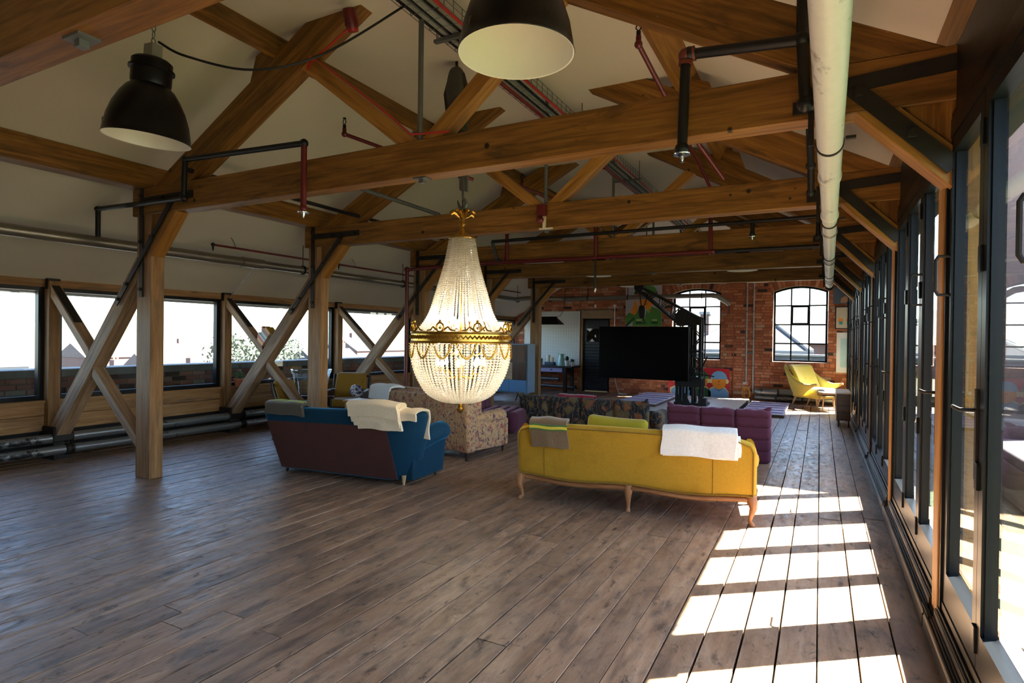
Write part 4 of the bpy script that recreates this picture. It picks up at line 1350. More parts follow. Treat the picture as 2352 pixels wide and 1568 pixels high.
# lamp cable sweeping to the cable tray
def spline(P, n=8):
    P = [Vector(p) for p in P]
    Q = [P[0]] + P + [P[-1]]
    out = []
    for i in range(1, len(Q) - 2):
        p0, p1, p2, p3 = Q[i - 1:i + 3]
        for k in range(n):
            t_ = k / n
            out.append(0.5 * ((2 * p1) + (p2 - p0) * t_ + (2 * p0 - 5 * p1 + 4 * p2 - p3) * t_ * t_ + (3 * p1 - p0 - 3 * p2 + p3) * t_ ** 3))
    out.append(P[-1])
    return out
pts = spline([(2.10, -1.21, 3.60), (2.28, -1.12, 3.50), (2.685, -0.90, 3.415), (3.045, -0.60, 3.576), (3.467, -0.20, 4.02)])
o = MB().tube(pts, 0.009, 8).build('lamp_cable', M_BLACKPIPE, smooth=40, org=(2.1, -1.21, 3.60))
tag(o, 'slack black cable from the left pendant lamp up to the cable tray', 'cable')

# ================================================================ CHANDELIER AND ITS HOIST
CX, CY = 3.11, 1.2
def ico(m, c, r):
    t = (1 + 5 ** 0.5) / 2
    k = r / (1 + t * t) ** 0.5
    vs_ = [(-1, t, 0), (1, t, 0), (-1, -t, 0), (1, -t, 0), (0, -1, t), (0, 1, t), (0, -1, -t), (0, 1, -t), (t, 0, -1), (t, 0, 1), (-t, 0, -1), (-t, 0, 1)]
    fs_ = [(0, 11, 5), (0, 5, 1), (0, 1, 7), (0, 7, 10), (0, 10, 11), (1, 5, 9), (5, 11, 4), (11, 10, 2), (10, 7, 6), (7, 1, 8), (3, 9, 4), (3, 4, 2), (3, 2, 6), (3, 6, 8), (3, 8, 9), (4, 9, 5), (2, 4, 11), (6, 2, 10), (8, 6, 7), (9, 8, 1)]
    c = Vector(c)
    m.add([c + Vector(v) * k for v in vs_], fs_)
def along(prof, step):
    """points at equal steps along a polyline (r, z)"""
    out = []
    d = 0.0
    nxt = 0.0
    for (a, b) in zip(prof, prof[1:]):
        L = math.hypot(b[0] - a[0], b[1] - a[1])
        while nxt <= d + L:
            f = (nxt - d) / L
            out.append((a[0] + (b[0] - a[0]) * f, a[1] + (b[1] - a[1]) * f))
            nxt += step
        d += L
    return out
def smooth_prof(pts, n=8):
    out = []
    P = [pts[0]] + pts + [pts[-1]]
    for i in range(1, len(P) - 2):
        p0, p1, p2, p3 = [Vector((q[0], q[1], 0)) for q in P[i - 1:i + 3]]
        for k in range(n):
            t = k / n
            q = 0.5 * ((2 * p1) + (p2 - p0) * t + (2 * p0 - 5 * p1 + 4 * p2 - p3) * t * t + (3 * p1 - p0 - 3 * p2 + p3) * t ** 3)
            out.append((q.x, q.y))
    out.append(pts[-1])
    return out
ch = thing('chandelier', 'lit crystal bead chandelier with a gilt crown band hanging on a rope hook', 'chandelier', loc=(CX, CY, 0.80))
def cz(prof):
    return [(r, z - 0.80) for r, z in prof]
up_prof = smooth_prof([(0.122, 2.515), (0.168, 2.27), (0.250, 1.985), (0.318, 1.77), (0.41, 1.63), (0.47, 1.585)])
lo_prof = smooth_prof([(0.482, 1.495), (0.488, 1.41), (0.467, 1.27), (0.415, 1.13), (0.330, 1.00), (0.20, 0.925), (0.055, 0.905)])
def strand(prof, step, r):
    m = MB()
    for (a, z) in along(cz(prof), step):
        ico(m, (a, 0, z), r)
    return m
for prof, n, step, r in ((up_prof, 60, 0.0225, 0.0118), (lo_prof, 64, 0.0275, 0.0142)):
    first = strand(prof, step, r).build('bead_strand', M_CRYSTAL, ch, world=False)
    for k in range(1, n):
        c = first.copy()
        COL.objects.link(c)
        c.parent = ch
        c.rotation_euler = (rnd.uniform(-0.006, 0.006), 0, 2 * PI * k / n)
# swags hanging from the band
sw = MB()
for k in range(20):
    u = k / 19
    a = -0.18 + 0.36 * u
    ico(sw, (0.498 * math.cos(a), 0.498 * math.sin(a), 1.48 - 0.80 - 0.13 * (1 - (2 * u - 1) ** 2)), 0.0125)
f = sw.build('bead_swag', M_GOLD, ch, world=False)
for k in range(1, 14):
    c = f.copy()
    COL.objects.link(c)
    c.parent = ch
    c.rotation_euler = (0, 0, 2 * PI * k / 14)
# gilt band with pierced crest
MB().lathe(cz([(0.478, 1.485), (0.494, 1.488), (0.497, 1.50), (0.488, 1.508), (0.486, 1.575), (0.497, 1.582), (0.494, 1.595), (0.478, 1.60)]), 64, caps=False).build('crown_band', M_GOLD, ch, world=False, smooth=35)
z0 = 0.80
cr = MB()
R = 0.494
def pol(du, dz, out=0.0):
    return ((R + out) * math.cos(du / R), (R + out) * math.sin(du / R), dz - z0)
cr.tube([pol(0.036 * math.cos(b), 1.635 + 0.042 * math.sin(b), 0.004) for b in [2 * PI * j / 14 for j in range(14)]], 0.009, 6, closed=True)
cr.ball(pol(0, 1.688, 0.005), 0.016, 8, 6)
cr.ball(pol(0, 1.63, 0.004), 0.013, 8, 6)
for s_ in (-1, 1):
    cr.tube([pol(s_ * 0.035, 1.612), pol(s_ * 0.075, 1.640), pol(s_ * 0.10, 1.612), pol(s_ * 0.145, 1.606)], [0.01, 0.009, 0.008, 0.006], 6)
cr.tube([pol(-0.17 + 0.34 * k / 16, 1.545 + 0.012 * (1 if k % 2 else -1), 0.002) for k in range(17)], 0.0085, 6)
f = cr.build('crown_crest', M_GOLD, ch, world=False, smooth=40)
for k in range(1, 9):
    c = f.copy()
    COL.objects.link(c)
    c.parent = ch
    c.rotation_euler = (0, 0, 2 * PI * k / 9)
# top: bead ring, cap, stem, leaf crown
MB().lathe(cz([(0.128, 2.51), (0.134, 2.52), (0.13, 2.535), (0.09, 2.55), (0.05, 2.575), (0.028, 2.60), (0.02, 2.64), (0.034, 2.66), (0.02, 2.68), (0.018, 2.70), (0.04, 2.725), (0.018, 2.745), (0.012, 2.79), (0.0, 2.80)]), 28).build('top_cap', M_GOLD, ch, world=False, smooth=45)
lf = MB()
for k in range(12):
    a = 2 * PI * k / 12
    lf.tube([(0.02 * math.cos(a), 0.02 * math.sin(a), 1.925), (0.06 * math.cos(a), 0.06 * math.sin(a), 1.955 + 0.012 * (k % 2)), (0.10 * math.cos(a), 0.10 * math.sin(a), 1.97 + 0.02 * (k % 2)), (0.128 * math.cos(a), 0.128 * math.sin(a), 1.945 + 0.03 * (k % 2))], [0.012, 0.024, 0.02, 0.007], 6)
lf.build('leaf_crown', M_GOLD, ch, world=False, smooth=40)
MB().tube([(0, 0, 0.10), (0, 0, 1.75)], 0.010, 8).build('stem', M_GOLD, ch, world=False, smooth=40)
MB().lathe([(0.0, -0.01), (0.018, 0.0), (0.036, 0.03), (0.036, 0.05), (0.02, 0.066), (0.03, 0.08), (0.05, 0.095), (0.04, 0.11), (0.0, 0.115)], 18).build('finial', M_GOLD, ch, world=False, smooth=40)
bulb = MB().lathe([(0.0, 0.0), (0.014, 0.008), (0.02, 0.03), (0.013, 0.06), (0.0, 0.085)], 10).build('candle_bulb', M_BULB, ch, world=False, smooth=True)
bulb.location = (0.27, 0, 0.90)
n = 0
for k in range(8):
    a = 2 * PI * k / 8
    for rr, zz in ((0.27, 0.90), (0.23, 0.46)):
        if n == 0:
            n = 1
            continue
        c = bulb.copy()
        COL.objects.link(c)
        c.parent = ch
        c.location = (rr * math.cos(a + zz), rr * math.sin(a + zz), zz)
for k in range(8):
    a = 2 * PI * k / 8
    for rr, zz in ((0.27, 0.90), (0.23, 0.46)):
        MB().tube([(0, 0, zz - 0.1), (rr * 0.6 * math.cos(a + zz), rr * 0.6 * math.sin(a + zz), zz - 0.12), (rr * math.cos(a + zz), rr * math.sin(a + zz), zz)], 0.006, 5).build('candle_arm', M_GOLD, ch, world=False, smooth=40)

M_ROPE = flat('tarred_rope', (0.055, 0.042, 0.028), 0.9, var=0.4, scale=90, bmp=0.6)
M_BLOCK = flat('grey_old_block', (0.07, 0.065, 0.058), 0.7, var=0.3, scale=12, bmp=0.3)
ho = thing('hoist_block', 'old rope hoist with wooden pulley block and steel hook above the chandelier', 'hoist', loc=(CX, CY, 2.8))
m = MB()
m.rbox((CX - 0.09, CY, 4.0), (0.20, 0.15, 0.46), 0.06, 4, fn=lambda q: (q.x * (1 - 0.5 * abs(q.z / 0.23) ** 2), q.y * (1 - 0.3 * abs(q.z / 0.23) ** 2), q.z))
m.build('pulley_block', M_BLOCK, ho, smooth=40)
MB().tube([(CX - 0.09, CY, 4.2), (CX - 0.09, CY, ZC)], 0.014, 8).build('shackle', M_IRON, ho, smooth=40)
for k in range(5):
    pts = []
    for j in range(40):
        z_ = 3.82 - 0.62 * j / 39
        a = j * 0.55 + k * 2 * PI / 5
        rr = 0.07 + 0.02 * math.sin(j * 0.35)
        pts.append((CX - 0.075 + 0.11 * j / 39 + rr * math.cos(a), CY + rr * math.sin(a), z_))
    MB().tube(pts, 0.026, 7).build('rope', M_ROPE, ho, smooth=True)
for s_ in (-1, 1):
    MB().tube([(CX - 0.09 + s_ * 0.07, CY, 4.15), (CX - 0.09 + s_ * 0.125, CY, 3.98), (CX - 0.09 + s_ * 0.10, CY, 3.8), (CX + 0.03, CY, 3.5), (CX + s_ * 0.03, CY, 3.12)], 0.024, 8).build('rope', M_ROPE, ho, smooth=True)
MB().rbox((CX, CY, 3.10), (0.075, 0.06, 0.22), 0.03, 3).build('lower_block', M_BLOCK, ho, smooth=40)
MB().beam((CX + 0.045, CY, 3.22), (CX + 0.045, CY, 2.98), 0.02, 0.03).build('shackle', M_STEELROD, ho)
hk = [(CX, CY, 3.0), (CX, CY, 2.93), (CX + 0.03, CY, 2.895), (CX + 0.042, CY, 2.86), (CX + 0.03, CY, 2.825), (CX, CY, 2.812), (CX - 0.035, CY, 2.83), (CX - 0.05, CY, 2.87), (CX - 0.06, CY, 2.905)]
MB().tube(hk, [0.012, 0.012, 0.016, 0.019, 0.02, 0.02, 0.017, 0.012, 0.005], 10).build('hook', M_STEELROD, ho, smooth=True)
MB().tube([(CX, CY, 3.0), (CX, CY, 2.78)], 0.006, 6).build('wire', M_BLACKPIPE, ho)

# ================================================================ SOFAS
def P_(name, m, mat, root, smooth=50, **kw):
    return m.build(name, mat, root, world=False, smooth=smooth, **kw)

def drape(x0, x1, yb, yf, ztop, zb, zf, th, seed=0, puff=0.0, nx=10, skew=0.0):
    """cloth laid over a sofa back: hangs to zb behind (side yb) and to zf in front (side yf)"""
    r_ = random.Random(seed)
    ph = [r_.uniform(0, 6) for _ in range(4)]
    prof = []
    for k in range(5):
        prof.append((yb, zb + (ztop - 0.03 - zb) * k / 4))
    ym, hw = (yb + yf) / 2, (yf - yb) / 2
    for k in range(1, 8):
        a = PI - PI * k / 8
        prof.append((ym + hw * math.cos(a), ztop - 0.03 + 0.03 * math.sin(a) + 0.008 * math.sin(a)))
    for k in range(4):
        prof.append((yf, ztop - 0.03 - (ztop - 0.03 - zf) * (k + 1) / 4))
    n = len(prof) - 1
    def fn(u, v):
        t = v * n
        i = min(int(t), n - 1)
        f = t - i
        y = prof[i][0] + (prof[i + 1][0] - prof[i][0]) * f
        z = prof[i][1] + (prof[i + 1][1] - prof[i][1]) * f
        x = x0 + (x1 - x0) * u
        hang = max(0.0, (ztop - z))
        y += (0.010 * math.sin(u * 7 + ph[0]) + 0.006 * math.sin(u * 17 + ph[1])) * hang * 3
        x += 0.008 * math.sin(z * 21 + ph[2]) + skew * (0.5 - v)
        z += 0.005 * math.sin(u * 9 + ph[3]) + puff * math.sin(PI * u) * 0.5
        return (x, y, z)
    return MB().sheet(fn, nx, 34, th)

# ---- yellow sofa
def yellow_sofa():
    t = thing('sofa', 'mustard yellow velvet sofa with carved wooden legs, back turned to the viewer', 'sofa', loc=(4.755, 1.445, 0), rz=math.radians(5.7))
    def topz(x):
        a = abs(x)
        z = 0.742 + 0.018 * math.cos(x * 1.6)
        if a > 0.90:
            z -= 0.10 * ((a - 0.90) / 0.165) ** 2.6
        return z
    def botz(x):
        return 0.232 + 0.014 * math.cos(2 * PI * x / 1.03)
    def fn(q):
        x = q.x
        f = (q.z + 0.27) / 0.54
        z = botz(x) + (topz(x) - botz(x)) * f
        y = q.y + 0.035 * (x / 1.06) ** 2 - 0.05 * f
        return (x, y, z)
    P_('back', MB().rbox((0, 0, 0), (2.125, 0.13, 0.54), 0.045, 6, fn=fn), M_YELLOW, t)
    # piping round the back panel
    pts = []
    yy = lambda x, f: -0.066 + 0.035 * (x / 1.06) ** 2 - 0.05 * f
    for k in range(21):
        x = -1.01 + 2.02 * k / 20
        pts.append((x, yy(x, 0.96), topz(x) - 0.032))
    for k in range(1, 7):
        f = 0.96 - 0.94 * k / 6
        pts.append((1.035, yy(1.0, f), botz(1.03) + (topz(1.0) - botz(1.0)) * f))
    for k in range(1, 20):
        x = 1.03 - 2.06 * k / 20
        pts.append((x, yy(x, 0.03), botz(x) + 0.012))
    for k in range(6):
        f = 0.03 + 0.93 * k / 6
        pts.append((-1.035, yy(1.0, f), botz(1.03) + (topz(1.0) - botz(1.0)) * f))
    P_('piping', MB().tube(pts, 0.0065, 6, closed=True), fabric('ochre_piping', (0.22, 0.12, 0.008)), t)
    for x in (-0.78, 0.72):
        P_('seam', MB().tube([(x, yy(x, f) - 0.0005, botz(x) + (topz(x) - botz(x)) * f) for f in (0.04, 0.35, 0.65, 0.9)], 0.0035, 5), fabric('ochre_seam', (0.25, 0.14, 0.01)), t)
    # arms and seat
    for s_ in (-1, 1):
        loops = []
        for (y, z, w, h) in ((0.02, 0.60, 0.075, 0.13), (0.18, 0.53, 0.085, 0.10), (0.38, 0.475, 0.09, 0.085), (0.58, 0.455, 0.085, 0.08), (0.68, 0.42, 0.07, 0.07)):
            loops.append([(s_ * (1.0 + 0.045 * y) + w * math.cos(a) * 0.75, y, z + h * math.sin(a)) for a in [2 * PI * k / 14 for k in range(14)]])
        if s_ > 0:
            loops = [lp[::-1] for lp in loops]
        P_('arm', MB().loft(loops[::1] if s_ < 0 else loops), M_YELLOW, t)
        P_('side_panel', MB().rbox((s_ * 1.0, 0.35, 0.35), (0.10, 0.66, 0.24), 0.03, 3), M_YELLOW, t)
    P_('seat', MB().rbox((0, 0.38, 0.31), (1.96, 0.66, 0.16), 0.04, 4), M_YELLOW, t)
    for k in range(3):
        P_('seat_cushion', MB().rbox(((k - 1) * 0.63, 0.40, 0.43), (0.62, 0.62, 0.13), 0.05, 4), M_YELLOW, t)
    # serpentine show-wood rail and cabriole legs
    rail = [(-1.035 + 2.07 * k / 30, 0.03 * ((-1.035 + 2.07 * k / 30) / 1.06) ** 2 - 0.012, botz(-1.035 + 2.07 * k / 30) - 0.028) for k in range(31)]
    P_('carved_rail', MB().tube(rail, 0.030, 10, flat=0.8), M_CARVED, t, gdir=(1, 0, 0))
    rail = [(-1.0 + 2.0 * k / 20, 0.70 + 0.02 * math.cos(3 * k), 0.215) for k in range(21)]
    P_('carved_rail', MB().tube(rail, 0.030, 10, flat=0.8), M_CARVED, t, gdir=(1, 0, 0))
    for s_ in (-1, 1):
        P_('carved_rail', MB().tube([(s_ * 1.035, 0.02, 0.22), (s_ * 1.05, 0.35, 0.225), (s_ * 1.02, 0.70, 0.22)], 0.028, 10), M_CARVED, t, gdir=(0, 1, 0))
    def leg(x, y, dx, dy):
        p = [(x, y, 0.25), (x + 0.012 * dx, y + 0.012 * dy, 0.20), (x + 0.02 * dx, y + 0.02 * dy, 0.15), (x + 0.002 * dx, y + 0.002 * dy, 0.08), (x - 0.006 * dx, y - 0.006 * dy, 0.035), (x + 0.012 * dx, y + 0.012 * dy, 0.012), (x + 0.016 * dx, y + 0.016 * dy, 0.0)]
        P_('leg', MB().tube(p, [0.042, 0.040, 0.030, 0.019, 0.016, 0.022, 0.018], 10), M_CARVED, t, gdir=(0, 0, 1))
    leg(-1.03, 0.01, -1, -1)
    leg(0, -0.005, 0, -0.6)
    leg(1.02, 0.01, 1, -1)
    for x in (-1.0, 0, 1.0):
        leg(x, 0.70, (x > 0) - (x < 0), 1)
    return t
ys = yellow_sofa()
RS = Matrix.Rotation(math.radians(5.7), 4, 'Z')
def onsofa(name, label, cat, m, mat, sofa, smooth=60, group=None):
    o = m.build(name, mat, None, world=True, smooth=smooth)
    o.matrix_world = Matrix.Translation(sofa.location) @ Matrix.Rotation(sofa.rotation_euler.z, 4, 'Z')
    # recentre on the cloth itself
    c = sum((v.co for v in o.data.vertices), Vector()) / len(o.data.vertices)
    c.z = min(v.co.z for v in o.data.vertices)
    o.data.transform(Matrix.Translation(-c))
    o.matrix_world = o.matrix_world @ Matrix.Translation(c)
    tag(o, label, cat, group)
    return o, c
M_BROWNWOOL = fabric('brown_tweed', (0.17, 0.115, 0.065), var=0.45, scale=130, wear=0.2)
o, c = onsofa('folded_blanket', 'brown tweed blanket with green and yellow stripes over the yellow sofa', 'blanket', drape(-0.92, -0.56, -0.125, 0.06, 0.795, 0.535, 0.62, 0.026, 3, 0.01, skew=0.05), M_BROWNWOOL, ys, group='folded blankets')
for k, (a, b, mat) in enumerate(((0.70, 0.712, 'g'), (0.712, 0.738, 'y'), (0.738, 0.752, 'g'))):
    mt = fabric('green_stripe', (0.06, 0.16, 0.045)) if mat == 'g' else fabric('yellow_stripe', (0.62, 0.52, 0.06))
    m = MB().sheet(lambda u, v: (-0.925 + 0.365 * u + 0.022 - 0.008, -0.131 + 0.003 * math.sin(u * 7), a + (b - a) * v - 0.004 + 0.004 * math.sin(u * 9)), 8, 2, 0.004)
    s_ = m.build('stripe', mt, None, world=True, smooth=60)
    s_.data.transform(Matrix.Translation(-c))
    s_.parent = o
w1, c = onsofa('folded_blanket', 'thick white wool blanket folded over the right end of the yellow sofa', 'blanket', drape(0.30, 0.90, -0.125, 0.075, 0.80, 0.565, 0.55, 0.03, 5, 0.015), M_WHITE, ys, group='folded blankets')
for k in range(2):
    m = drape(0.31 + 0.02 * k, 0.915 + 0.02 * k, -0.115 + 0.03 * k, 0.065 - 0.02 * k, 0.765 - 0.03 * k, 0.555 + 0.02 * k, 0.56, 0.02, 8 + k, 0.01)
    s_ = m.build('under_fold', M_WHITE, None, world=True, smooth=60)
    s_.data.transform(Matrix.Translation(-c))
    s_.parent = w1
# yellow cushion leaning inside the sofa back
m = MB().rbox((0, 0, 0), (0.56, 0.13, 0.40), 0.06, 5, fn=lambda q: (q.x * (1 + 0.05 * (abs(q.z) / 0.2) ** 2), q.y * (1 - 0.6 * (max(abs(q.x) / 0.28, abs(q.z) / 0.2)) ** 3), q.z * (1 + 0.06 * (abs(q.x) / 0.28) ** 2)))
m.xf(Matrix.Translation((-0.16, 0.17, 0.615)) @ Matrix.Rotation(-0.3, 4, 'X') @ Matrix.Rotation(0.04, 4, 'Y'))
onsofa('cushion', 'olive yellow velvet cushion leaning on the inside of the yellow sofa', 'cushion', m, fabric('olive_velvet', (0.33, 0.27, 0.015), sheen=0.5), ys)

# ---- blue sofa
def rolled_arm(t, s_, mat, x=0.86, y1=0.62, z0=0.07, zl=0.40, zh=0.52, r=0.085, flare=0.10, name='arm', yb=0.0):
    loops = []
    K = 14
    for (f, zz, rr) in ((0, zl, r * 0.75), (0.2, zl + 0.01, r * 0.8), (0.45, (zl + zh) / 2, r * 0.9), (0.75, zh - 0.01, r), (0.93, zh, r), (1.0, zh - 0.005, r * 0.8), (1.02, zh - 0.01, r * 0.45)):
        y = yb + y1 * f
        xc = x + flare * f * 0.7
        loops.append([(s_ * (xc + rr * 1.05 * math.cos(a)), y, zz + rr * math.sin(a)) for a in [2 * PI * k / K for k in range(K)]])
    if s_ > 0:
        loops = [lp[::-1] for lp in loops]
    P_(name, MB().loft(loops), mat, t)
    def fn(q):
        f = (q.y + y1 / 2) / y1
        g = (q.z + 0.5) 
        zt = zl + (zh - zl) * max(0, min(1, f * 1.25 - 0.1))
        return (s_ * (x + flare * f * 0.55 * (0.4 + 0.6 * g) + q.x), q.y + yb + y1 / 2, z0 + (zt - z0) * g)
    mm = MB()
    mm.rbox((0, 0, 0), (0.13, y1, 1.0), 0.02, 4, fn=fn)
    if s_ < 0:
        mm.f = [fc[::-1] for fc in mm.f]
    P_(name + '_panel', mm, mat, t)

def blue_sofa():
    t = thing('sofa', 'dark blue velvet sofa with rolled arms and a brown lined back', 'sofa', loc=(1.682, 1.10, 0), rz=math.radians(5.7))
    def fn(q):
        f = (q.z + 0.355) / 0.71
        hw = 0.80 + 0.20 * f ** 0.8
        x = q.x * hw + 0.02 * f
        z = 0.04 + 0.725 * f + 0.03 * (q.x if abs(q.x) < 1 else (1 if q.x > 0 else -1)) * f
        y = q.y - 0.13 * f + 0.02
        if q.x > 0.82:
            y += (q.x - 0.82) * 0.9
            z -= (q.x - 0.82) * 0.12 * f
        return (x, y, z)
    P_('back', MB().rbox((0, 0, 0), (2.0, 0.20, 0.71), 0.07, 6, fn=fn), M_BLUE, t)
    def pan(u, v):
        xa = -0.78 + (-0.905 + 0.78) * v
        xb = 0.745 + (0.655 - 0.745) * v
        x = xa + (xb - xa) * u
        f = 0.02 + 0.76 * v
        return (x, -0.083 - 0.13 * f - 0.004, 0.055 + 0.71 * f + 0.03 * x * f)
    P_('back_lining', MB().sheet(pan, 10, 6, 0.006), M_LINING, t)
    for s_ in (-1, 1):
        rolled_arm(t, s_, M_BLUE, 0.80, 0.60, 0.05, 0.385, 0.50, 0.105, 0.13, yb=0.02)
    P_('seat', MB().rbox((0, 0.34, 0.2), (1.62, 0.62, 0.24), 0.05, 4), M_BLUE, t)
    for k in (-1, 1):
        P_('seat_cushion', MB().rbox((k * 0.385, 0.36, 0.37), (0.76, 0.60, 0.13), 0.05, 4), M_BLUE, t)
    def foot(x, y, dx, dy, mat):
        P_('leg', MB().tube([(x, y, 0.10), (x + 0.01 * dx, y + 0.01 * dy, 0.05), (x + 0.035 * dx, y + 0.03 * dy, 0.0)], [0.028, 0.022, 0.013], 8), mat, t, gdir=(0, 0, 1))
    foot(-0.765, 0.0, -0.3, -0.3, M_DARKWOOD)
    foot(0.765, 0.0, 0.1, -0.3, M_OAK)
    foot(0.80, 0.54, 1, 0.6, M_DARKWOOD)
    foot(-0.80, 0.54, -1, 0.6, M_DARKWOOD)
    return t
bs = blue_sofa()
M_DARKTWEED = fabric('grey_brown_tweed', (0.085, 0.075, 0.06), var=0.3, scale=110)
o, c = onsofa('folded_blanket', 'dark grey brown blanket with lime stripes on the left of the blue sofa', 'blanket', drape(-0.93, -0.42, -0.235, -0.01, 0.80, 0.665, 0.70, 0.035, 12, 0.02, skew=0.12), M_DARKTWEED, bs, group='folded blankets')
for k, yy in enumerate((-0.16, -0.11)):
    m = MB().sheet(lambda u, v: (-0.90 + 0.47 * u, yy + 0.018 * v + 0.01 * math.sin(6 * u), 0.8165 - (0.006 if k == 0 else 0.002) + 0.010 * math.sin(PI * u) + 0.004 * math.sin(u * 9)), 10, 2, 0.006)
    s_ = m.build('stripe', fabric('lime_stripe', (0.38, 0.50, 0.03)), None, world=True, smooth=60)
    s_.data.transform(Matrix.Translation(-c))
    s_.parent = o
w2, c = onsofa('folded_blanket', 'cream wool blanket folded in thick layers over the right of the blue sofa', 'blanket', drape(0.20, 0.80, -0.265, 0.02, 0.865, 0.715, 0.60, 0.045, 21, 0.03, skew=0.1), M_CREAM, bs, group='folded blankets')
for k in range(3):
    m = drape(0.225 + 0.035 * k, 0.80 + 0.01 * k, -0.25 + 0.008 * k, 0.0, 0.825 - 0.012 * k, 0.665 - 0.036 * k, 0.62, 0.036, 30 + k, 0.01, skew=0.1)
    s_ = m.build('under_fold', M_CREAM, None, world=True, smooth=60)
    s_.data.transform(Matrix.Translation(-c))
    s_.parent = w2
m = drape(0.72, 1.01, -0.2, 0.10, 0.805, 0.70, 0.48, 0.022, 44, 0.0)
s_ = m.build('loose_end', M_CREAM, None, world=True, smooth=60)
s_.data.transform(Matrix.Translation(-c))
s_.parent = w2

# ---- paisley sofa
def paisley_sofa():
    t = thing('sofa', 'paisley tapestry sofa with scrolled arm, behind the chandelier', 'sofa', loc=(1.49, 2.658, 0), rz=math.radians(-10.8))
    def fn(q):
        f = (q.z + 0.35) / 0.70
        return (q.x, q.y - 0.05 * f, 0.10 + 0.70 * f)
    P_('back', MB().rbox((0, 0.06, 0), (1.92, 0.17, 0.70), 0.04, 5, fn=fn), M_FLORAL, t)
    P_('back_scroll', MB().tube([(-0.95, 0.03, 0.775), (0.95, 0.03, 0.775)], 0.045, 12), M_FLORAL, t)
    for s_ in (-1, 1):
        rolled_arm(t, s_, M_FLORAL, 0.855, 0.70, 0.11, 0.49, 0.525, 0.085, 0.05, yb=0.03)
        P_('arm_front', MB().rbox((s_ * 0.88, 0.745, 0.30), (0.16, 0.07, 0.36), 0.03, 3), M_FLORAL, t)
        P_('wing_cushion', MB().rbox((s_ * 0.83, 0.20, 0.63), (0.16, 0.22, 0.24), 0.05, 4), M_FLORAL, t)
    P_('seat', MB().rbox((0, 0.42, 0.21), (1.72, 0.74, 0.22), 0.03, 4), M_FLORAL, t)
    for k in (-1, 1):
        P_('seat_cushion', MB().rbox((k * 0.40, 0.46, 0.39), (0.79, 0.66, 0.15), 0.05, 4), M_FLORAL, t)
        P_('back_cushion', MB().rbox((k * 0.38, 0.20, 0.64), (0.74, 0.18, 0.40), 0.07, 4), M_FLORAL, t)
    for s_ in (-1, 1):
        P_('leg', MB().lathe([(0.022, 0), (0.034, 0.11)], 4, (s_ * 0.905, 0.02, 0), Matrix.Rotation(PI / 4, 3, 'Z')), M_DARKWOOD, t, gdir=(0, 0, 1), smooth=False)
        P_('leg', MB().lathe([(0.010, 0.03), (0.014, 0.06), (0.022, 0.09), (0.026, 0.12)], 12, (s_ * 0.89, 0.74, 0)), M_DARKWOOD, t, gdir=(0, 0, 1))
        P_('castor', MB().lathe([(0.0, -0.009), (0.022, -0.007), (0.022, 0.007), (0.0, 0.009)], 14, (s_ * 0.89, 0.755, 0.022), Matrix.Rotation(PI / 2, 3, 'Y')), M_GOLD, t)
    return t
fs = paisley_sofa()
onsofa('folded_blanket', 'pale woven blanket hanging over the left corner of the paisley sofa', 'blanket', drape(-0.86, -0.44, -0.085, 0.16, 0.86, 0.66, 0.6, 0.03, 50, 0.02, skew=-0.12), M_WOOLWHITE, fs, group='folded blankets')

# ---- plum quilted sofas
def plum(label, loc, rz, wid):
    t = thing('quilted_sofa', label, 'sofa', loc=loc, rz=rz, group='plum quilted floor sofas')
    rows = [(0.085, 0.17, 0.30), (0.235, 0.17, 0.30), (0.385, 0.17, 0.27), (0.535, 0.16, 0.23), (0.625, 0.09, 0.17)]
    n = 3
    for ri, (zc_, h, d) in enumerate(rows):
        m = MB()
        for k in range(n):
            cx = (k - (n - 1) / 2) * wid / n
            m.rbox((cx, d / 2 - 0.02 * ri, zc_), (wid / n + 0.012, d, h + 0.02), 0.055, 4, fn=lambda q: (q.x, q.y, q.z + 0.006 * math.sin(q.x * 40 + ri)))
        P_('back_roll', m, M_PURPLE, t)
    for s_ in (-1, 1):
        P_('corner_ear', MB().tube([(s_ * (wid / 2 - 0.09), 0.03, 0.62), (s_ * (wid / 2 - 0.04), 0.0, 0.675), (s_ * (wid / 2 - 0.005), -0.01, 0.715)], [0.06, 0.04, 0.012], 10), M_PURPLE, t)
    for k in range(4):
        P_('seat_roll', MB().rbox((0, 0.38 + 0.17 * k, 0.17), (wid - 0.02, 0.19, 0.34), 0.08, 4), M_PURPLE, t)
    return t
plum('plum quilted floor sofa behind the yellow sofa', (5.10, 4.25, 0), math.radians(4), 1.27)
plum('plum quilted floor sofa between the paisley sofa and the dark floral sofa', (0.90, 4.95, 0), math.radians(-78), 1.0)

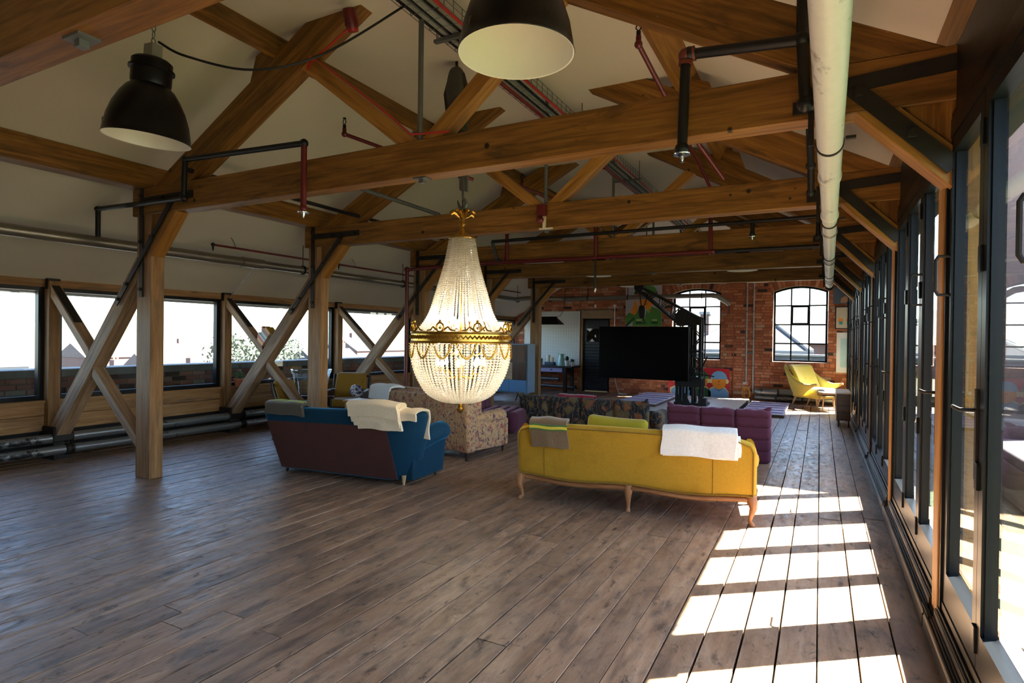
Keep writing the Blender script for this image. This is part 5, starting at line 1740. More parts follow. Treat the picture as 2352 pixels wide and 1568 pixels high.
# ---- dark floral sofa
def dark_sofa():
    t = thing('sofa', 'low dark floral tapestry sofa with a row of back cushions', 'sofa', loc=(2.78, 5.35, 0), rz=math.radians(1.0))
    P_('base', MB().rbox((0, 0.45, 0.13), (2.25, 0.95, 0.26), 0.04, 4), M_DARKFLORAL, t)
    for k in range(4):
        def fn(q):
            e = max(abs(q.x) / 0.285, abs(q.z) / 0.25)
            return (q.x, q.y * (1 - 0.5 * e ** 4), q.z + (0.02 if q.z > 0 else 0) * (abs(q.x) / 0.285) ** 4)
        m = MB().rbox((0, 0, 0), (0.57, 0.20, 0.45), 0.07, 5, fn=fn)
        m.xf(Matrix.Translation((-0.845 + 0.563 * k, 0.06, 0.345)) @ Matrix.Rotation(-0.10, 4, 'X'))
        P_('back_cushion', m, M_DARKFLORAL, t)
    for s_ in (-1, 1):
        P_('corner_ear', MB().tube([(s_ * 1.05, 0.02, 0.50), (s_ * 1.09, 0.0, 0.565), (s_ * 1.115, -0.01, 0.62)], [0.05, 0.036, 0.012], 10), M_DARKFLORAL, t)
    P_('arm_bolster', MB().rbox((1.20, 0.45, 0.27), (0.22, 0.7, 0.26), 0.10, 5), M_DARKFLORAL, t)
    return t
ds = dark_sofa()
m = drape(-0.42, 0.2, 0.10, 0.30, 0.60, 0.52, 0.42, 0.02, 61)
onsofa('throw', 'red and black patterned throw on the dark floral sofa', 'blanket', m, fabric('crimson_throw', (0.30, 0.012, 0.03), var=0.5, scale=22), ds)

# ---- mustard armchairs
def armchair(label, loc, rz):
    t = thing('armchair', label, 'armchair', loc=loc, rz=rz, group='mustard velvet armchairs')
    def leaf(q):
        return (q.x * (1 - 0.06 * (q.z / 0.28)), q.y - 0.10 * (q.z / 0.28) - 0.02 * (1 - (q.x / 0.28) ** 2), q.z)
    P_('back_cushion', MB().rbox((0, -0.20, 0.62), (0.56, 0.14, 0.50), 0.06, 5, fn=leaf), M_MUSTARD, t)
    P_('seat_cushion', MB().rbox((0, 0.08, 0.37), (0.56, 0.56, 0.14), 0.05, 4), M_MUSTARD, t)
    P_('seat_frame', MB().box(-0.29, 0.29, -0.22, 0.35, 0.25, 0.30), M_DARKWOOD, t, smooth=False, gdir=(1, 0, 0))
    for s_ in (-1, 1):
        P_('back_post', MB().tube([(s_ * 0.32, -0.335, 0.84), (s_ * 0.32, -0.31, 0.72), (s_ * 0.32, -0.22, 0.40), (s_ * 0.32, -0.30, 0.0)], [0.022, 0.03, 0.03, 0.02], 8), M_DARKWOOD, t, gdir=(0, 0, 1))
        P_('front_leg', MB().tube([(s_ * 0.32, 0.34, 0.55), (s_ * 0.32, 0.33, 0.3), (s_ * 0.32, 0.36, 0.0)], [0.028, 0.028, 0.018], 8), M_DARKWOOD, t, gdir=(0, 0, 1))
        P_('arm_rest', MB().rbox((s_ * 0.325, 0.04, 0.565), (0.07, 0.72, 0.045), 0.02, 3), M_DARKWOOD, t, gdir=(0, 1, 0))
        P_('side_panel', MB().rbox((s_ * 0.325, 0.10, 0.42), (0.03, 0.5, 0.26), 0.01, 2), flat('brown_leather', (0.035, 0.018, 0.014), 0.45), t)
    P_('top_rail', MB().tube([(-0.32, -0.33, 0.80), (0, -0.36, 0.80), (0.32, -0.33, 0.80)], 0.022, 8), M_DARKWOOD, t, gdir=(1, 0, 0))
    return t
armchair('mustard velvet armchair facing the room in front of the third left post', (-1.22, 4.25, 0), math.radians(-150))
armchair('mustard velvet armchair turned sideways beside the second left post', (-0.75, 2.75, 0), math.radians(-62))

# ---- clear tub seat behind the post
t = thing('tub_chair', 'clear acrylic tub chair with a pink cushion behind the second left post', 'chair', loc=(-1.13, 3.3, 0))
M_ACRYL = make_glass('clear_acrylic', (0.88, 0.92, 0.95), 1.6, 0.03, 0.04)
P_('shell', MB().lathe([(0.20, 0.42), (0.24, 0.60), (0.30, 0.92), (0.325, 0.965), (0.32, 0.985), (0.30, 0.975), (0.285, 0.92), (0.23, 0.60), (0.19, 0.43)], 32, caps=False), M_ACRYL, t)
P_('base', MB().lathe([(0.20, 0.0), (0.21, 0.02), (0.08, 0.06), (0.06, 0.30), (0.19, 0.42), (0.0, 0.42)], 24), M_ACRYL, t)
P_('cushion', MB().rbox((0, 0, 0.48), (0.34, 0.34, 0.12), 0.055, 4), fabric('hot_pink', (0.55, 0.02, 0.06)), t)
# ---- small table with a patterned glass bowl
t = thing('side_table', 'small oak side table behind the blue sofa', 'table', loc=(0.38, 2.85, 0))
P_('table_top', MB().rbox((0, 0, 0.60), (0.46, 0.36, 0.03), 0.01, 2), M_OAK, t, gdir=(1, 0, 0))
for sx in (-1, 1):
    for sy in (-1, 1):
        P_('leg', MB().tube([(sx * 0.19, sy * 0.14, 0.59), (sx * 0.20, sy * 0.15, 0.0)], [0.02, 0.012], 8), M_OAK, t, gdir=(0, 0, 1))
vz = thing('glass_bowl', 'blue and white patterned glass bowl lying tilted on the side table', 'bowl', loc=(0.26, 2.80, 0.62))
def bowlmat():
    m, tt, out = new_mat('mottled_glass')
    b = principled(tt, out, 0.1)
    tc = tt.nodes.new('ShaderNodeTexCoord')
    vo = N(tt, 'TexVoronoi', Scale=38.0)
    tt.links.new(tc.outputs['Object'], vo.inputs['Vector'])
    tt.links.new(ramp(tt, [(0.2, (0.02, 0.03, 0.12)), (0.5, (0.25, 0.3, 0.45)), (0.8, (0.7, 0.72, 0.75))], vo.outputs['Color']), b.inputs['Base Color'])
    return m
Mv = Matrix.Rotation(0.9, 3, 'Y') @ Matrix.Rotation(0.3, 3, 'X')
P_('bowl', MB().lathe([(0.0, 0.0), (0.05, 0.005), (0.085, 0.05), (0.095, 0.11), (0.088, 0.12), (0.08, 0.055), (0.045, 0.015), (0.0, 0.012)], 24, (0.0, 0, 0.075), Mv), bowlmat(), vz)
# ---- books and plant by the left windows
M_BOOKS = [((0.45, 0.02, 0.03), 'red'), ((0.60, 0.45, 0.05), 'yellow'), ((0.55, 0.03, 0.04), 'crimson'), ((0.62, 0.62, 0.55), 'cream'), ((0.16, 0.22, 0.22), 'slate'), ((0.50, 0.55, 0.50), 'pale green'), ((0.10, 0.11, 0.12), 'charcoal'), ((0.42, 0.06, 0.05), 'brick red'), ((0.55, 0.32, 0.04), 'amber')]
# counter brace slope direction in truss plane at Y = 2.39
d_ = Vector((1, 0, -0.87)).normalized()
nrm = Vector((0.87, 0, 1)).normalized()
base = Vector((-1.30, 2.46, 1.305 + 0.135))
acc = 0.0
e_ = Vector((1, 0, 1.122)).normalized()
for k, (cl_, nm) in enumerate(M_BOOKS):
    w_ = 0.022 + 0.008 * ((k * 7) % 3)
    L_ = 0.135 + 0.02 * ((k * 5) % 4)
    hgt = 0.17 + 0.012 * ((k * 3) % 4)
    p0 = Vector((-1.215, 2.46, 1.36)) + e_ * (acc + w_ / 2) 
    acc += w_ + 0.001
    M4 = Matrix.Translation(p0 + Vector((-e_.z, 0, e_.x)) * (L_ / 2 + 0.005)) @ Matrix(((e_.x, 0, -e_.z, 0), (0, 1, 0, 0), (e_.z, 0, e_.x, 0), (0, 0, 0, 1)))
    t = thing('book', 'book with a %s cover leaning in the crossing of the window brace' % nm, 'book', loc=tuple(p0), group='books on the window brace')
    mc = MB().box(-w_ / 2, -w_ / 2 + 0.003, -0.07, 0.07, -L_ / 2, L_ / 2).box(w_ / 2 - 0.003, w_ / 2, -0.07, 0.07, -L_ / 2, L_ / 2).box(-w_ / 2 + 0.003, w_ / 2 - 0.003, -0.07, -0.067, -L_ / 2, L_ / 2)
    mc.xf(M4)
    mc.build('cover', flat('cover_' + nm.replace(' ', '_'), cl_, 0.5), t)
    mp = MB().box(-w_ / 2 + 0.003, w_ / 2 - 0.003, -0.067, 0.066, -L_ / 2 + 0.003, L_ / 2 - 0.003)
    mp.xf(M4)
    mp.build('pages', flat('paper', (0.62, 0.58, 0.48), 0.8), t)

def leaf_blob(m, c, r, n, size, rg, flat_=1.0):
    for _ in range(n):
        u, v, w = rg.gauss(0, 1), rg.gauss(0, 1), rg.gauss(0, 1)
        p = Vector((u, v, w)).normalized() * r * (0.55 + 0.45 * rg.random())
        p.z *= flat_
        p += Vector(c)
        a = Vector((rg.gauss(0, 1), rg.gauss(0, 1), rg.gauss(0, 1))).normalized()
        b = a.orthogonal().normalized()
        s_ = size * rg.uniform(0.6, 1.3)
        m.add([p - a * s_, p + b * s_ * 0.45, p + a * s_, p - b * s_ * 0.45], [(0, 1, 2, 3)])
M_LEAF = flat('green_leaf', (0.06, 0.14, 0.04), 0.6, var=0.4, scale=40)
t = thing('potted_plant', 'small bushy plant in a terracotta pot on the window ledge', 'plant', loc=(-2.02, 2.62, 0.71))
MB().lathe([(0.055, 0.0), (0.075, 0.10), (0.085, 0.10), (0.085, 0.125), (0.075, 0.125), (0.07, 0.11), (0.0, 0.105)], 20, (-2.02, 2.62, 0.71)).build('pot', flat('terracotta', (0.42, 0.13, 0.06), 0.7), t, smooth=40)
m = MB()
leaf_blob(m, (-2.02, 2.62, 0.895), 0.085, 220, 0.02, random.Random(3), 0.8)
o = m.build('foliage', flat('sage_leaf', (0.10, 0.17, 0.07), 0.6, var=0.5, scale=60), t)
o['kind'] = 'stuff'

# ================================================================ FAR END OF THE ROOM
# ---- pale platform over the hoist opening, its two lilac hatch leaves
M_PALE = flat('pale_window_reflection', (0.60, 0.58, 0.53), 0.35, var=0.15, scale=3)  # window reflection on the hatch cover, put into a pale base colour
M_LILAC = flat('lilac_paint', (0.42, 0.36, 0.56), 0.5, var=0.06)
M_LILACW = flat('pale_lilac_paint', (0.62, 0.58, 0.70), 0.5, var=0.06)
t = thing('hoist_platform', 'low pale platform over the hoist opening under the crane', 'platform', loc=(3.45, 10.2, 0))
MB().box(2.15, 4.72, 8.35, 12.1, 0.0, 0.07).build('edge_frame', M_IRON, t)
for k in range(6):
    xa = 2.16 + 2.55 * k / 6
    MB().box(xa + 0.004, xa + 2.55 / 6 - 0.004, 8.37, 12.08, 0.07, 0.088).build('board', M_PALE, t, bevel=0.003)
for (x0, x1, y0, y1, z0, lab) in ((2.22, 3.12, 9.0, 11.75, 0.09, 'lilac hatch leaf lying open left of the crane'), (4.80, 5.64, 9.3, 11.85, 0.0, 'lilac hatch leaf lying open right of the crane')):
    t = thing('hatch_leaf', lab, 'hatch', loc=((x0 + x1) / 2, (y0 + y1) / 2, z0), group='lilac hatch leaves')
    MB().box(x0, x1, y0, y1, z0, z0 + 0.05).build('edge', M_WALNUT, t, gdir=(1, 0, 0))
    MB().box(x0, x1, y0 + 0.004, y1, z0 + 0.05, z0 + 0.062).build('panel', M_LILACW, t)
    for k in range(5):
        yy = y0 + (y1 - y0) * (0.08 + 0.19 * k)
        MB().box(x0 + 0.03, x1 - 0.03, yy, yy + 0.16, z0 + 0.062, z0 + 0.085).build('batten', M_LILAC, t, bevel=0.004)

# ---- crane
M_CRANE = flat('sooty_iron', (0.016, 0.014, 0.013), 0.55, 0.4, var=0.4, scale=12, bmp=0.3)
YC = 9.8
cr_ = thing('hoist_crane', 'old black iron lattice hoist crane with a raised jib', 'crane', loc=(3.78, YC, 0.088))
PX = (3.66, 3.90)
PYY = (YC, YC + 0.26)
for xx in PX:
    for yy in PYY:
        MB().beam((xx, yy, 0.6), (xx, yy, 2.0), 0.06, 0.055).build('mast_post', M_CRANE, cr_)
for xx in (3.42, 3.56, 3.76, 3.92):
    for yy in (YC - 0.05, YC + 0.32):
        MB().beam((xx, yy, 0.088), (xx, yy, 0.62), 0.06 if xx < 3.5 else 0.045, 0.05).build('base_post', M_CRANE, cr_)
MB().box(3.38, 3.96, YC - 0.09, YC - 0.06, 0.50, 0.68).build('base_plate', M_CRANE, cr_)
MB().box(3.38, 3.96, YC + 0.33, YC + 0.36, 0.50, 0.68).build('base_plate', M_CRANE, cr_)
MB().box(3.36, 4.06, YC - 0.10, YC + 0.40, 0.088, 0.15).build('foot_frame', M_CRANE, cr_)
for xx, s_ in ((3.42, 1), (3.92, 1), (3.58, 1)):
    MB().prism([(xx - 0.03, 0.15), (xx + 0.13, 0.15), (xx + 0.03, 0.36), (xx - 0.03, 0.36)], YC - 0.10, YC - 0.085).build('gusset', M_CRANE, cr_)
MB().box(3.90, 4.06, YC - 0.12, YC + 0.1, 0.15, 0.27).build('winch_box', M_CRANE, cr_)
zz = 0.70
fl_ = 1
while zz < 1.9:
    z2 = min(zz + 0.30, 2.0)
    for yy in PYY:
        a, b = (PX[0], PX[1]) if fl_ > 0 else (PX[1], PX[0])
        MB().beam((a, yy - 0.02, zz), (b, yy - 0.02, z2), 0.025, 0.012, up=(0, 1, 0)).build('lattice_bar', M_CRANE, cr_)
    fl_ = -fl_
    zz = z2
for zz in (0.70, 1.295):
    MB().box(PX[0] - 0.03, PX[1] + 0.03, YC - 0.03, YC + 0.29, zz - 0.022, zz + 0.022).build('tie_bar', M_CRANE, cr_)
MB().tube([(3.76, YC + 0.13, 0.15), (3.76, YC + 0.13, 1.95)], 0.045, 12).build('centre_post', M_CRANE, cr_, smooth=40)
MB().lathe([(0.0, -0.03), (0.09, -0.03), (0.095, 0.0), (0.09, 0.03), (0.0, 0.03)], 20, (3.72, YC - 0.03, 0.86), Matrix.Rotation(PI / 2, 3, 'X')).build('gear_wheel', M_CRANE, cr_, smooth=35)
MB().tube([(3.66, YC + 0.1, 0.48), (3.80, YC + 0.1, 0.48)], 0.07, 16).build('rope_drum', M_CRANE, cr_, smooth=35)
for (a, b, r) in (((3.92, YC - 0.05, 0.85), (4.075, YC - 0.1, 1.19), 0.016), ((3.70, YC - 0.12, 0.82), (4.23, YC - 0.14, 0.755), 0.012), ((3.905, YC - 0.1, 0.18), (4.03, YC - 0.12, 0.76), 0.012)):
    MB().tube([a, b], r, 8).build('lever', M_CRANE, cr_, smooth=40)
# jib: plated head and two open girders up to the pulley
J0, J1 = Vector((3.90, 0, 2.04)), Vector((2.55, 0, 2.79))
dj = (J1 - J0).normalized()
nj = Vector((-dj.z, 0, dj.x))
if nj.z < 0:
    nj = -nj
for yy in (YC + 0.0, YC + 0.24):
    def jp(s_, h):
        p = J0 + dj * s_ + nj * h
        return (p.x, yy, p.z)
    L_ = (J1 - J0).length
    MB().beam(jp(0, -0.02), jp(L_, -0.03), 0.05, 0.13, up=(0, 1, 0)).build('jib_girder', M_CRANE, cr_)
    MB().beam(jp(0.28, -0.36), jp(L_, -0.12), 0.05, 0.11, up=(0, 1, 0)).build('jib_girder', M_CRANE, cr_)
    for k in range(7):
        s0 = 0.35 + k * 0.165
        lo = -0.36 + (s0 - 0.28) / (L_ - 0.28) * 0.24
        MB().beam(jp(s0, -0.04), jp(s0 + 0.10 * (1 if k % 2 else -1) * 0.8, lo), 0.02, 0.05, up=(0, 1, 0)).build('lattice_bar', M_CRANE, cr_)
    MB().prism([(3.92, 2.05), (3.92, 1.90), (3.62, 1.88), (3.40, 1.86), (3.30, 2.0), (3.42, 2.24)], yy - 0.008, yy + 0.008).build('gusset', M_CRANE, cr_)
pc = J1 + dj * 0.03 + nj * -0.05
MB().lathe([(0.0, -0.14), (0.11, -0.14), (0.12, -0.05), (0.105, 0.0), (0.12, 0.05), (0.11, 0.14), (0.0, 0.14)], 24, (pc.x, YC + 0.12, pc.z), Matrix.Rotation(PI / 2, 3, 'X')).build('jib_pulley', M_CRANE, cr_, smooth=35)
MB().tube([(pc.x - 0.02, YC + 0.12, pc.z - 0.1), (2.53, YC + 0.12, 2.33)], 0.012, 6).build('rope', M_CRANE, cr_)
MB().tube([(pc.x + 0.2, YC + 0.12, pc.z - 0.12), (2.60, YC + 0.12, 2.33)], 0.012, 6).build('rope', M_CRANE, cr_)
MB().rbox((2.55, YC + 0.12, 2.19), (0.17, 0.10, 0.30), 0.04, 3, fn=lambda q: (q.x * (1 - 0.35 * (abs(q.z) / 0.15) ** 2) + 0.05 * (-q.z), q.y, q.z)).build('hook_block', M_CRANE, cr_, smooth=40)
MB().tube([(2.57, YC + 0.12, 2.06), (2.59, YC + 0.12, 2.0), (2.62, YC + 0.12, 1.95), (2.59, YC + 0.12, 1.91), (2.555, YC + 0.12, 1.94)], [0.014, 0.016, 0.018, 0.016, 0.008], 8).build('hook', M_CRANE, cr_, smooth=True)
MB().tube([(2.66, YC + 0.12, 2.82), (2.64, YC + 0.12, 3.0), (2.63, YC + 0.12, ZC)], 0.010, 6).build('guy_rope', M_CRANE, cr_)

# ---- television
tv = thing('television', 'large black flat screen television mounted on the crane mast', 'television', loc=(2.71, 9.4, 0.64), rz=math.radians(-1.5))
P_('bezel', MB().rbox((0, 0, 0.60), (2.06, 0.045, 1.19), 0.008, 2), flat('black_plastic', (0.003, 0.003, 0.003), 0.4, spec=0.15), tv)
P_('screen', MB().box(-1.022, 1.022, -0.0245, -0.022, 0.012, 1.188), flat('dark_screen', (0.0015, 0.0015, 0.002), 0.3, spec=0.08), tv, smooth=False)
P_('rear_housing', MB().rbox((0.1, 0.05, 0.50), (1.5, 0.07, 0.75), 0.02, 2), MATS['black_plastic'], tv)
P_('wall_arm', MB().beam((0.55, 0.07, 0.6), (0.95, 0.36, 0.6), 0.05, 0.12), M_CRANE, tv, smooth=False)

# ---- lemon wing chair and footstool
def bear():
    t = thing('wing_chair', 'lemon yellow wing armchair with a grey cushion by the right arched window', 'armchair', loc=(6.12, 11.72, 0), rz=math.radians(-128))
    def fb(q):
        return (q.x * (1 + 0.10 * (q.z / 0.36)), q.y - 0.20 * (q.z / 0.36) + 0.10 * (q.x / 0.33) ** 2, q.z)
    P_('back', MB().rbox((0, -0.26, 0.66), (0.64, 0.13, 0.66), 0.05, 6, fn=fb), M_BEAR, t)
    for k in range(2):
        for j in range(3):
            P_('button', MB().ball((-0.16 + 0.16 * j, -0.185 - 0.12 * k + 0.01, 0.66 + 0.14 * k), 0.012, 8, 6), M_BEAR, t)
    up = [(0.33, -0.50, 0.99), (0.40, -0.38, 0.90), (0.44, -0.20, 0.74), (0.46, 0.02, 0.62), (0.455, 0.22, 0.575), (0.43, 0.42, 0.60)]
    lo = [(0.26, -0.30, 0.40), (0.32, -0.24, 0.34), (0.36, -0.10, 0.28), (0.385, 0.06, 0.30), (0.40, 0.20, 0.42), (0.42, 0.38, 0.53)]
    def cat(P, u):
        x = u * (len(P) - 1)
        i = min(int(x), len(P) - 2)
        f = x - i
        p0, p1, p2, p3 = [Vector(P[max(0, min(len(P) - 1, i + d))]) for d in (-1, 0, 1, 2)]
        return 0.5 * ((2 * p1) + (p2 - p0) * f + (2 * p0 - 5 * p1 + 4 * p2 - p3) * f * f + (3 * p1 - p0 - 3 * p2 + p3) * f ** 3)
    for s_ in (-1, 1):
        loops = []
        for i in range(15):
            u = i / 14
            a, b = cat(up, u), cat(lo, u)
            th = 0.045 * (1 - 0.25 * u)
            ax_ = (a - b).normalized()
            tg = (cat(up, min(1, u + 0.02)) - cat(up, max(0, u - 0.02))).normalized()
            nn = tg.cross(ax_).normalized()
            lp = []
            mid, hl = (a + b) / 2, (a - b).length / 2
            for k in range(16):
                w_ = 2 * PI * k / 16
                cs, sn = math.cos(w_), math.sin(w_)
                q = mid + ax_ * hl * (abs(cs) ** 0.6) * (1 if cs > 0 else -1) + nn * th * (abs(sn) ** 0.7) * (1 if sn > 0 else -1)
                lp.append((s_ * q.x, q.y, q.z))
            loops.append(lp if s_ > 0 else lp[::-1])
        P_('wing', MB().loft(loops), M_BEAR, t)
        P_('paw', MB().rbox((s_ * 0.43, 0.435, 0.575), (0.055, 0.035, 0.055), 0.016, 2), M_OAK, t, gdir=(0, 1, 0))
    P_('seat', MB().rbox((0, 0.06, 0.325), (0.66, 0.70, 0.17), 0.05, 4), M_BEAR, t)
    P_('seat_cushion', MB().rbox((0, 0.10, 0.43), (0.56, 0.60, 0.09), 0.04, 4), M_GREYCUSH, t)
    for sx in (-1, 1):
        P_('leg', MB().tube([(sx * 0.27, 0.32, 0.27), (sx * 0.28, 0.36, 0.0)], [0.022, 0.013], 8), M_OAK, t, gdir=(0, 0, 1))
        P_('leg', MB().tube([(sx * 0.24, -0.24, 0.27), (sx * 0.26, -0.36, 0.0)], [0.024, 0.014], 8), M_OAK, t, gdir=(0, 0, 1))
    return t
bear()
t = thing('footstool', 'oak footstool with an upholstered pad beside the lemon wing chair', 'stool', loc=(6.46, 11.12, 0), rz=math.radians(20))
P_('pad', MB().rbox((0, 0, 0.405), (0.44, 0.36, 0.055), 0.027, 4, fn=lambda q: (q.x, q.y, q.z + 0.10 * q.x ** 2)), fabric('dusky_pad', (0.28, 0.18, 0.11)), t)
P_('frame', MB().rbox((0, 0, 0.365), (0.40, 0.30, 0.035), 0.01, 2), M_DARKWOOD, t, gdir=(1, 0, 0))
for sx in (-1, 1):
    for sy in (-1, 1):
        P_('leg', MB().tube([(sx * 0.15, sy * 0.11, 0.36), (sx * 0.20, sy * 0.15, 0.0)], [0.021, 0.012], 8), M_OAK, t, gdir=(0, 0, 1))

# ---- low walnut cabinet by the glazed doors
t = thing('low_cabinet', 'low walnut cabinet standing against the glazed doors', 'cabinet', loc=(6.66, 8.9, 0))
MB().box(6.555, 6.765, 8.45, 9.5, 0.125, 0.605).build('body', M_WALNUT, t, gdir=(1, 0, 0), bevel=0.003)
MB().box(6.545, 6.77, 8.44, 9.51, 0.605, 0.625).build('top', M_OAK, t, gdir=(0, 1, 0), bevel=0.002)
for k in range(2):
    MB().box(6.542, 6.555, 8.46 + 0.52 * k, 8.97 + 0.52 * k, 0.135, 0.598).build('door', M_WALNUT, t, gdir=(0, 0, 1), bevel=0.002)
for xx in (6.58, 6.74):
    for yy in (8.5, 9.45):
        MB().beam((xx, yy, 0.0), (xx, yy, 0.125), 0.022, 0.022).build('leg', M_IRON, t)

# ---- blue sideboard at the fifth post
t = thing('sideboard', 'tall blue and walnut sideboard in front of the last left post', 'sideboard', loc=(-0.83, 9.27, 0))
M_SBLUE = flat('slate_blue_lacquer', (0.15, 0.25, 0.36), 0.4, var=0.04)
M_SBLUE2 = flat('mid_blue_lacquer', (0.10, 0.24, 0.44), 0.4, var=0.04)
MB().box(-1.66, 0.0, 9.07, 9.48, 0.20, 1.40).build('carcass', M_SBLUE, t, bevel=0.003)
def front(x0, x1, z0, z1, mat, g):
    MB().box(x0 + 0.004, x1 - 0.004, 9.045, 9.068, z0 + 0.004, z1 - 0.004).build('door', mat, t, gdir=g, bevel=0.002)
front(-0.80, -0.03, 0.945, 1.375, M_WALNUT, (0, 0, 1))
front(-0.41, -0.03, 0.515, 0.945, M_WALNUT, (0, 0, 1))
front(-0.80, -0.41, 0.515, 0.945, M_OAK, (1, 0, 0))
front(-0.50, -0.03, 0.22, 0.515, M_SBLUE2, (1, 0, 0))
front(-1.06, -0.50, 0.22, 0.515, M_SBLUE2, (1, 0, 0))
front(-1.63, -1.06, 0.22, 0.515, M_SBLUE2, (1, 0, 0))
front(-1.63, -0.80, 0.515, 1.375, M_WALNUT, (0, 0, 1))
for xx in (-1.5, -0.28):
    for yy, dy in ((9.14, -0.04), (9.42, 0.04)):
        MB().tube([(xx, yy, 0.2), (xx - 0.06, yy + dy, 0.0)], [0.018, 0.012], 8).build('leg', M_IRON, t, smooth=40)

# ---- pegboard, work bench and what stands on it
def pegmat():
    m, tt, out = new_mat('white_pegboard')
    b = principled(tt, out, 0.6)
    tc = tt.nodes.new('ShaderNodeTexCoord')
    sep = tt.nodes.new('ShaderNodeSeparateXYZ')
    tt.links.new(tc.outputs['Object'], sep.inputs[0])
    ds_ = []
    for k in ('X', 'Z'):
        f = math_n(tt, 'FRACT', math_n(tt, 'MULTIPLY', sep.outputs[k], 1 / 0.028))
        f = math_n(tt, 'SUBTRACT', f, 0.5)
        ds_.append(math_n(tt, 'MULTIPLY', f, f))
    d2 = math_n(tt, 'ADD', ds_[0], ds_[1])
    tt.links.new(mixc(tt, (0.05, 0.06, 0.07), (0.72, 0.74, 0.72), ramp_f(tt, d2, 0.05, 0.07)), b.inputs['Base Color'])
    return m
o = MB().box(-1.84, -0.02, YB - 0.03, YB - 0.012, 0.755, 2.352).build('pegboard', pegmat(), org=(-0.93, YB - 0.02, 0.755))
tag(o, 'tall white perforated pegboard on the brick wall left of the dark door', 'pegboard')
t = thing('work_bench', 'old work bench with lilac drawers under the pegboard', 'bench', loc=(-0.7, 12.1, 0))
MB().box(-1.75, 0.03, 11.85, 12.52, 0.70, 0.75).build('bench_top', M_DARKWOOD, t, gdir=(1, 0, 0), bevel=0.004)
MB().box(-1.70, -0.25, 11.93, 12.48, 0.555, 0.70).build('drawer_case', M_DARKWOOD, t, gdir=(1, 0, 0))
for (a, b) in ((-0.965, -0.29), (-1.66, -0.99)):
    dr = MB().box(a, b, 11.91, 11.93, 0.572, 0.692).build('drawer', flat('lilac_drawer', (0.40, 0.36, 0.62), 0.5), t, bevel=0.003)
    MB().box((a + b) / 2 - 0.03, (a + b) / 2 + 0.03, 11.895, 11.91, 0.625, 0.65).build('pull', M_IRON, dr)
for xx in (-1.68, -0.2):
    for yy in (11.92, 12.45):
        MB().beam((xx, yy, 0), (xx, yy, 0.70), 0.09, 0.09).build('leg', M_DARKWOOD, t, gdir=(0, 0, 1))
BZ = 0.75
o = MB().rbox((-0.755, 12.1, BZ + 0.05), (0.30, 0.16, 0.10), 0.01, 2).build('candle_box', flat('navy_box', (0.02, 0.05, 0.09), 0.5), org=(-0.755, 12.1, BZ), smooth=40)
tag(o, 'navy blue box holding two candles on the work bench', 'box')
for (xx, hh, lab) in ((-0.81, 0.20, 'taller cream pillar candle on the navy box'), (-0.69, 0.14, 'shorter cream pillar candle on the navy box')):
    t = thing('pillar_candle', lab, 'candle', loc=(xx, 12.1, BZ + 0.10), group='cream pillar candles')
    MB().lathe([(0.052, 0), (0.055, 0.01), (0.055, hh - 0.01), (0.048, hh), (0.0, hh - 0.008)], 20, (xx, 12.1, BZ + 0.10)).build('wax', flat('cream_wax', (0.74, 0.66, 0.50), 0.6), t, smooth=40)
    MB().tube([(xx, 12.1, BZ + 0.10 + hh - 0.01), (xx, 12.1, BZ + 0.10 + hh + 0.015)], 0.003, 5).build('wick', M_IRON, t)
M_MINT = flat('mint_enamel', (0.36, 0.60, 0.55), 0.3)
t = thing('jug', 'tall mint green enamel jug on the work bench', 'jug', loc=(-0.40, 12.1, BZ))
MB().lathe([(0.115, 0.0), (0.118, 0.01), (0.095, 0.16), (0.068, 0.27), (0.064, 0.32), (0.075, 0.345), (0.068, 0.345), (0.058, 0.30), (0.0, 0.28)], 24, (-0.40, 12.1, BZ)).build('body', M_MINT, t, smooth=45)
MB().tube([(-0.335, 12.1, BZ + 0.33), (-0.275, 12.1, BZ + 0.32), (-0.27, 12.1, BZ + 0.22), (-0.31, 12.1, BZ + 0.14)], 0.009, 8).build('handle', M_MINT, t, smooth=40)
MB().prism([(-0.465, BZ + 0.30), (-0.52, BZ + 0.375), (-0.45, BZ + 0.345)], 12.07, 12.13).build('spout', M_MINT, t)
for (nm, xx, r, h, pm, lab, kind) in (('potted_cactus', -0.205, 0.068, 0.155, flat('white_pot', (0.72, 0.72, 0.70), 0.35), 'round dark cactus in a white pot on the work bench', 0),
                                ('potted_plant', -0.03, 0.055, 0.125, flat('silver_pot', (0.5, 0.5, 0.5), 0.25, 0.7), 'little succulent in a silver pot at the end of the work bench', 1),
                                ('potted_plant', -1.03, 0.06, 0.13, flat('grey_pot', (0.30, 0.33, 0.33), 0.5), 'small plant in a grey pot on the work bench by the post', 1)):
    t = thing(nm, lab, 'plant', loc=(xx, 12.05, BZ), group='plants on the work bench')
    MB().lathe([(r * 0.72, 0), (r, h), (r * 0.93, h), (r * 0.9, h - 0.02), (0.0, h - 0.02)], 20, (xx, 12.05, BZ)).build('pot', pm, t, smooth=40)
    if kind == 0:
        MB().ball((xx + 0.005, 12.05, BZ + h + 0.06), 0.052, 16, 10, (1, 1, 1.35)).build('cactus', flat('dark_cactus', (0.02, 0.045, 0.02), 0.8, var=0.5, scale=120, bmp=0.6), t, smooth=True)
    else:
        m = MB()
        leaf_blob(m, (xx, 12.05, BZ + h + 0.03), 0.06, 60, 0.03, random.Random(9), 0.8)
        f_ = m.build('foliage', flat('bench_leaf', (0.04, 0.09, 0.035), 0.6, var=0.4, scale=60), t)
        f_['kind'] = 'stuff'
t = thing('bench_lamp', 'long dark trough lamp hanging over the work bench', 'lamp', loc=(-0.62, 11.5, 1.94))
